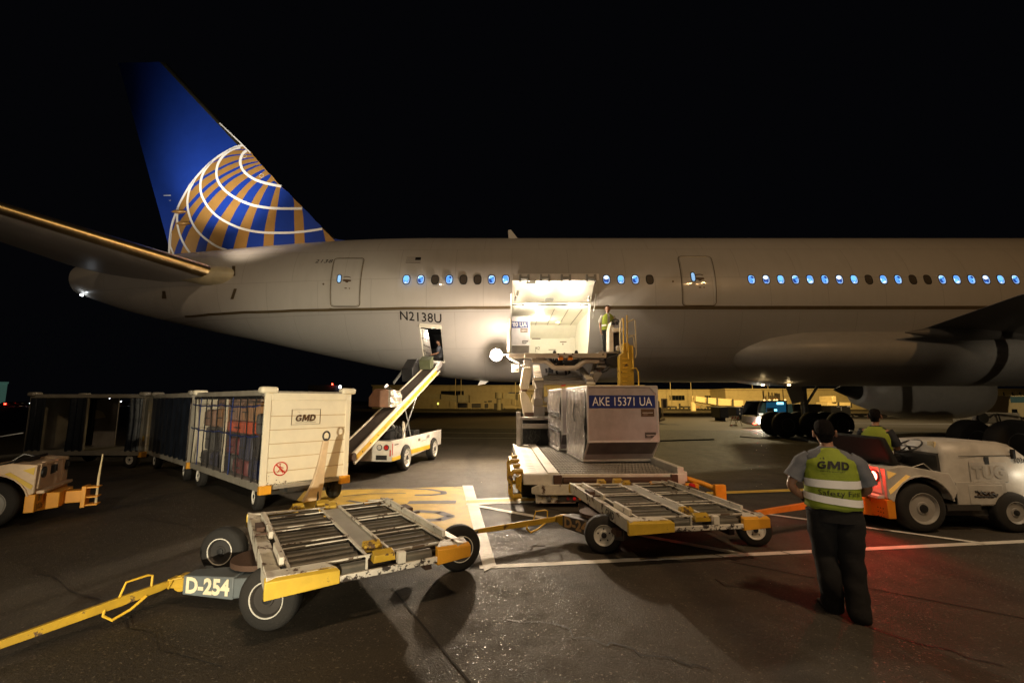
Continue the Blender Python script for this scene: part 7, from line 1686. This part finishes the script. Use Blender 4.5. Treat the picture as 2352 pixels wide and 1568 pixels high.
# folding barrier
Y = 35.5; p = zb_(1790, 860, Y=Y)
t = thing('folding_barrier', 'red and white striped folding barrier on white legs', 'barrier', (p.x, Y, 0), 0)
b = MB(); pb_(b, zb_, 1720, 845, 1850, 895, Y, .04); bd = b.build('board', 'decal_white', t, world=True); b = MB()
for k in range(3):
    x = 1728+45*k; q = [zb_(x,893,Y=Y-.01), zb_(x+16,893,Y=Y-.01), zb_(x+32,847,Y=Y-.01), zb_(x+16,847,Y=Y-.01)]; b.poly(q)
b.build('stripe', 'decal_red', bd, world=True, smooth=False)
b = MB(); pb_(b, zb_, 1690, 988, 1825, 1012, Y+.3, .04); bd = b.build('board', 'decal_white', t, world=True); b = MB(); pb_(b, zb_, 1705, 990, 1745, 1010, Y+.28, .02); b.build('stripe', 'decal_red', bd, world=True)
for q in ((1725,895,1705,1062),(1780,895,1812,1062),(1845,845,1915,1035),(1835,895,1800,1062)):
    b = MB(); A, C = zb_(q[0],q[1],Y=Y), zb_(q[2],q[3],Y=Y); C.z = max(0, C.z); b.tube([A, (C.x, Y+.05, 0)], .022, 6); b.build('leg', 'rail_cream', t, world=True)
b = MB(); b.tube([gp(1440,1016,.03), gp(1560,1012,.03), gp(1640,1010,.03)], .03, 5); b.tube([gp(1700,1003,.02), gp(1745,1007,.02), gp(1790,1007,.02)], .03, 5); tag(b.build('ground_cable', 'black'), 'black cable lying on the apron near the folding barrier', 'cable')
# truck with blue lit cab facing left
Y = 31.5; tk = thing('service_truck', 'grey service truck with blue lit cab and bright headlamp, facing left behind the landing gear', 'truck', (zc_(500,800,Y=Y).x, Y, 0))
b = MB(); A = [zc_(235,790,Y=Y),zc_(450,785,Y=Y),zc_(840,785,Y=Y),zc_(840,930,Y=Y),zc_(330,950,Y=Y),zc_(225,915,Y=Y)]; b.prism(A, (0,2.1,0)); b.build('body', 'truck_grey', tk, world=True, bevel=.05)
b = MB(); A = [zc_(245,785,Y=Y),zc_(262,640,Y=Y),zc_(305,555,Y=Y),zc_(720,548,Y=Y),zc_(735,600,Y=Y),zc_(735,785,Y=Y)]
b.prism([p+Vector((0,.05,0)) for p in A], (0,.05,0)); b.prism([p+Vector((0,2.0,0)) for p in A], (0,.05,0)); b.bar(A[2]+Vector((0,1,0)), A[3]+Vector((0,1,0)), 2.1, .08); b.build('cab', 'black', tk, world=True)
b = MB(); b.poly([p+Vector((0,0,0)) for p in (zc_(285,760,Y=Y+.03),zc_(300,650,Y=Y+.03),zc_(330,580,Y=Y+.03),zc_(372,578,Y=Y+.03),zc_(372,770,Y=Y+.03))]); b.build('side_window', 'cab_glass_dim', tk, world=True)
b = MB(); b.poly([zc_(385,570,Y=Y+.03),zc_(705,562,Y=Y+.03),zc_(708,740,Y=Y+.03),zc_(385,765,Y=Y+.03)]); wd = b.build('door_window', 'cab_glass', tk, world=True)
b = MB(); pb_(b, zc_, 560, 568, 668, 605, Y-.0, .03); pb_(b, zc_, 520, 682, 562, 712, Y, .03); b.build('cab_lamp', 'lamp_cyan', wd, world=True)
b = MB(); pb_(b, zc_, 395, 660, 520, 760, Y+.0, .02); b.build('seat_back', 'black', wd, world=True)
b = MB(); b.poly([zc_(735,600,Y=Y+.03),zc_(800,590,Y=Y+.03),zc_(830,770,Y=Y+.03),zc_(735,785,Y=Y+.03)]); b.build('rear_window', 'cab_glass_dim', tk, world=True)
b = MB(); pb_(b, zc_, 268, 745, 342, 776, Y-.02, .03); b.build('licence_plate', 'decal_white', tk, world=True)
p = zc_(280, 870, Y=Y-.02); b = MB(); b.lathe(p, (-.6,-1,0), [(-.05,.2),(.02,.19),(.05,.12)], 18); b.build('headlamp', 'lamp_hot', tk, world=True); lamp('POINT', 'truck_headlamp_light', p+Vector((-.4,-.4,0)), 60, (1,.9,.72), .1)
b = MB(); pb_(b, zc_, 182, 905, 232, 925, Y-.05, .1); b.build('side_marker', 'lamp_red', tk, world=True)
b = MB(); pb_(b, zc_, 840, 600, 1300, 790, Y+.3, 1.6); b.build('rear_deck', 'black', tk, world=True, bevel=.05)
b = MB()
for x in (400, 1000): p = zc_(x, 900, Y=Y); b.lathe((p.x, Y-.02, .42), (0,1,0), [(0,.25),(0,.40),(.03,.42),(.25,.42)], 22)
b.build('wheel', 'tyre', tk, world=True)
b = MB()
random.seed(6)
for k in range(16): x = random.uniform(350,660); pb_(b, zc_, x, random.uniform(400,500), x+random.uniform(5,18), 540, 70, .3)
pb_(b, zc_, 340, 380, 360, 560, 70, .3); pb_(b, zc_, 660, 360, 672, 540, 70, .2); pb_(b, zc_, 345, 470, 790, 478, 70, .2)
sc_ = thing('scaffold_platform', 'yellow lit scaffold platform behind the truck cab', 'scaffold', (zc_(500,540,Y=70).x, 70, 0)); b.build('frame', 'bridge_panel', sc_, world=True)
b = MB()
for x in (560, 695, 355, 440, 520): p = zc_(x, 540, Y=69.8); b.lathe(p, (0,-1,0), [(0,.16),(.05,.1)], 8)
b.build('lamps', 'lamp_orange', sc_, world=True)
b = MB()
for x in (350, 665): p = zc_(x, 540, Y=70); b.box(p.x-.08, p.x+.08, 70, 70.2, 0, p.z)
b.build('legs', 'kit_dark', sc_, world=True)
# trucks at the right edge
Y = 50; t = thing('dark_truck', 'dark truck cab with a bright headlamp right of the engine nacelle', 'truck', (zd_(1700,800,Y=Y).x, Y, 0))
b = MB(); A = [zd_(1450,850,Y=Y),zd_(1520,690,Y=Y),zd_(1640,680,Y=Y),zd_(1650,620,Y=Y),zd_(1960,620,Y=Y),zd_(1990,850,Y=Y)]; b.prism(A, (0,2.2,0)); b.build('cab', 'dark_blue_box', t, world=True, bevel=.05)
p = zd_(1890, 755, Y=Y-.02); b = MB(); b.lathe(p, (0,-1,0), [(-.02,.2),(.03,.18),(.05,.1)], 14); b.build('headlamp', 'lamp_white', t, world=True)
b = MB(); b.poly([zd_(1700,640,Y=Y-.03),zd_(1940,635,Y=Y-.03),zd_(1950,690,Y=Y-.03),zd_(1700,700,Y=Y-.03)]); b.build('window', 'cab_glass_dim', t, world=True)
b = MB(); p = zd_(1500, 900, Y=Y); q = zd_(1950, 900, Y=Y); b.box(p.x, q.x, Y+.1, Y+2, .4, 1.2); b.build('chassis', 'kit_dark', t, world=True); b = MB()
for x in (1560, 1900): p = zd_(x, 900, Y=Y); b.lathe((p.x, Y, .5), (0,1,0), [(0,.5),(.3,.5)], 18)
b.build('wheels', 'tyre', t, world=True)
Y = 47; t = thing('pale_truck', 'pale yellowish truck with square window at the right edge of the picture', 'truck', (zd_(2200,800,Y=Y).x, Y, 0))
b = MB(); A = [zd_(2050,1000,Y=Y),zd_(2080,690,Y=Y),zd_(2110,600,Y=Y),zd_(2450,600,Y=Y),zd_(2450,1000,Y=Y)]; b.prism(A, (0,2.3,0)); b.build('body', 'terminal_wall', t, world=True, bevel=.05)
b = MB(); pb_(b, zd_, 2100, 620, 2440, 730, Y-.03, .02); b.build('windscreen', 'cab_glass_dim', t, world=True); b = MB(); pb_(b, zd_, 2130, 850, 2240, 930, Y-.03, .02); b.build('window', 'glass_dark', t, world=True)
b = MB(); p = zd_(2150, 1000, Y=Y); b.box(p.x-.3, p.x+6, Y+.2, Y+2, 0, zd_(2100,1000,Y=Y).z); b.build('wheels', 'tyre', t, world=True)
Y = 40; t = thing('grey_trailer', 'low grey trailer with dark wheels and hoses beyond the near landing gear', 'trailer', (zd_(1900,1000,Y=Y).x, Y, 0))
b = MB(); pb_(b, zd_, 1390, 920, 2300, 1110, Y, 1.8); b.build('side', 'truck_grey', t, world=True, bevel=.03)
b = MB(); b.tube([zd_(1720,1010,Y=Y-.1), zd_(1800,940,Y=Y-.1), zd_(1880,950,Y=Y-.1), zd_(1930,1090,Y=Y-.1)], .05, 6); b.tube([zd_(1850,930,Y=Y-.1), zd_(2100,960,Y=Y-.1), zd_(2300,990,Y=Y-.1)], .05, 6); p = zd_(1620, 1060, Y=Y-.2); b.lathe((p.x, Y-.2, .45), (0,1,0), [(0,.45),(.2,.45)], 18); b.build('hose', 'black', t, world=True)
Y = 55; t = thing('equipment_row', 'row of low dark ground equipment beyond the engine nacelle', 'equipment', (zd_(500,1080,Y=Y).x, Y, 0))
b = MB(); random.seed(12)
for k in range(16): x = -900+150*k+random.uniform(-20,20); pb_(b, zd_, x, random.uniform(1000,1040), x+random.uniform(60,130), 1100, Y+random.uniform(0,1), .8, 0.15)
b.build('frames', 'bridge_dim', t, world=True); b = MB(); pb_(b, zd_, -900, 1085, 1380, 1120, Y-.1, .3, 0.02); b.build('base', 'kit_dark', t, world=True)
# vehicles and container carts right of the bridge far (with red reflectors)
Y = 52; a = ze_(930, 315, Y=Y); c = ze_(1080, 385, Y=Y); t = thing('cage_trolley', 'dark cage trolley with red and white reflectors behind the landing gear', 'trolley', ((a.x+c.x)/2, Y, 0))
b = MB(); b.box(a.x, c.x, Y, Y+2, .3, a.z); b.build('cage', 'kit_dark', t, world=True); b = MB(); pb_(b, ze_, 975, 318, 1000, 326, Y-.05, .03); pb_(b, ze_, 1050, 315, 1080, 324, Y-.05, .03); pb_(b, ze_, 1005, 322, 1013, 350, Y-.05, .03); b.build('reflector', 'reflective', t, world=True); b = MB(); b.box(a.x+.3, c.x-.3, Y+.2, Y+1.8, 0, .3); b.build('wheels', 'tyre', t, world=True)
# far left: lit tower, control building, parked vehicles along the far edge
Y = 190; t = thing('green_tower', 'pale green lit tower cut by the left edge of the picture', 'building', (at(-20,900,Y=Y).x, Y, 0))
b = MB(); a = at(-60, 881, Y=Y); c = at(6, 920, Y=Y); b.box(a.x, c.x, Y, Y+1, 0, a.z); b.build('wall', 'green_lit', t, world=True); b = MB(); b.box(a.x-.5, c.x+.4, Y-.3, Y+1, a.z, a.z+.8); b.build('roof', 'green_lit', t, world=True)
Y = 170; t = thing('control_building', 'unlit block on the horizon with one white and one red lamp, above the cart', 'building', (at(745,900,Y=Y).x, Y, 0))
b = MB(); a = at(708, 884, Y=Y); c = at(783, 920, Y=Y); b.box(a.x, c.x, Y, Y+10, 0, a.z); b.build('wall', 'control_dim', t, world=True)
p = at(781, 888, Y=Y-.5); b = MB(); b.lathe(p, (0,-1,0), [(-.1,.5),(.1,.45),(.2,.2)], 12); b.build('white_lamp', 'lamp_white', t, world=True)
p = at(763, 882, Y=Y-.5); b = MB(); b.tube([(p.x,Y,a.z-.2),(p.x,Y,p.z-.1)], .1, 5); b.build('mast', 'kit_dark', t, world=True); b = MB(); b.lathe(p, (0,-1,0), [(-.1,.3),(.1,.2)], 10); b.build('red_lamp', 'lamp_red', t, world=True)
FV = [(11,936,'red','dark car with a red lamp at the far left edge'),(30,936,'redwide','dark car, second from the left on the horizon, red lamp'),(46,936,'warm','car with a white and yellow lamp pair on the horizon'),(60,940,'whitebar','van with a long white lamp bar on the horizon'),(76,936,'red','van with red and white lamps left of the cart train'),(251,934,'red','far car with one red lamp seen through the open cart'),(300,936,'white','far car with a white lamp seen through the open cart'),(311,936,'red','far car with a red lamp near the open cart end')]
for i, (x, y, kind, lab) in enumerate(FV):
    Y = 150+i*4; p = at(x, y, Y=Y); t = thing('distant_car', lab, 'car', (p.x, Y, 0), 0, 'far vehicles on the horizon')
    b = MB(); b.prism([(-2.1,0,.35),(2.1,0,.35),(2.15,0,.9),(1.3,0,1.0),(.8,0,1.45),(-1.2,0,1.45),(-1.8,0,.95),(-2.15,0,.9)], (0,1.7,0)); b.build('body', 'kit_dark', t, bevel=.05)
    b = MB()
    for sx in (-1.3, 1.3): b.lathe((sx,-.02,.33),(0,1,0),[(0,.33),(.2,.33)],12)
    b.build('wheels', 'tyre', t)
    m = {'red':'lamp_red','redwide':'lamp_red','warm':'lamp_warm','white':'lamp_white','whitebar':'lamp_white'}[kind]
    w_ = 1.1 if kind == 'whitebar' else .3
    b = MB(); b.box(-w_, w_, -.12, -.02, .75, 1.05 if kind != 'whitebar' else 1.15); b.build('lamp', m, t)
Y = 175
for (x, y, lab) in ((253,913,'single bright white lamp mast on the far horizon'),(279,922,'faint low lamp mast right of the bright one')):
    p = at(x, y, Y=Y); t = thing('lamp_mast', lab, 'lamp mast', (p.x, Y, 0), 0, 'far apron lamp masts'); b = MB(); b.tube([(0,0,0),(0,0,p.z)], .1, 5); b.build('pole', 'kit_dark', t)
    b = MB(); b.lathe((0,-.2,p.z), (0,-1,0), [(0,.35 if x < 260 else .2),(.1,.3 if x < 260 else .15)], 10); b.build('lamp_head', 'lamp_white', t)
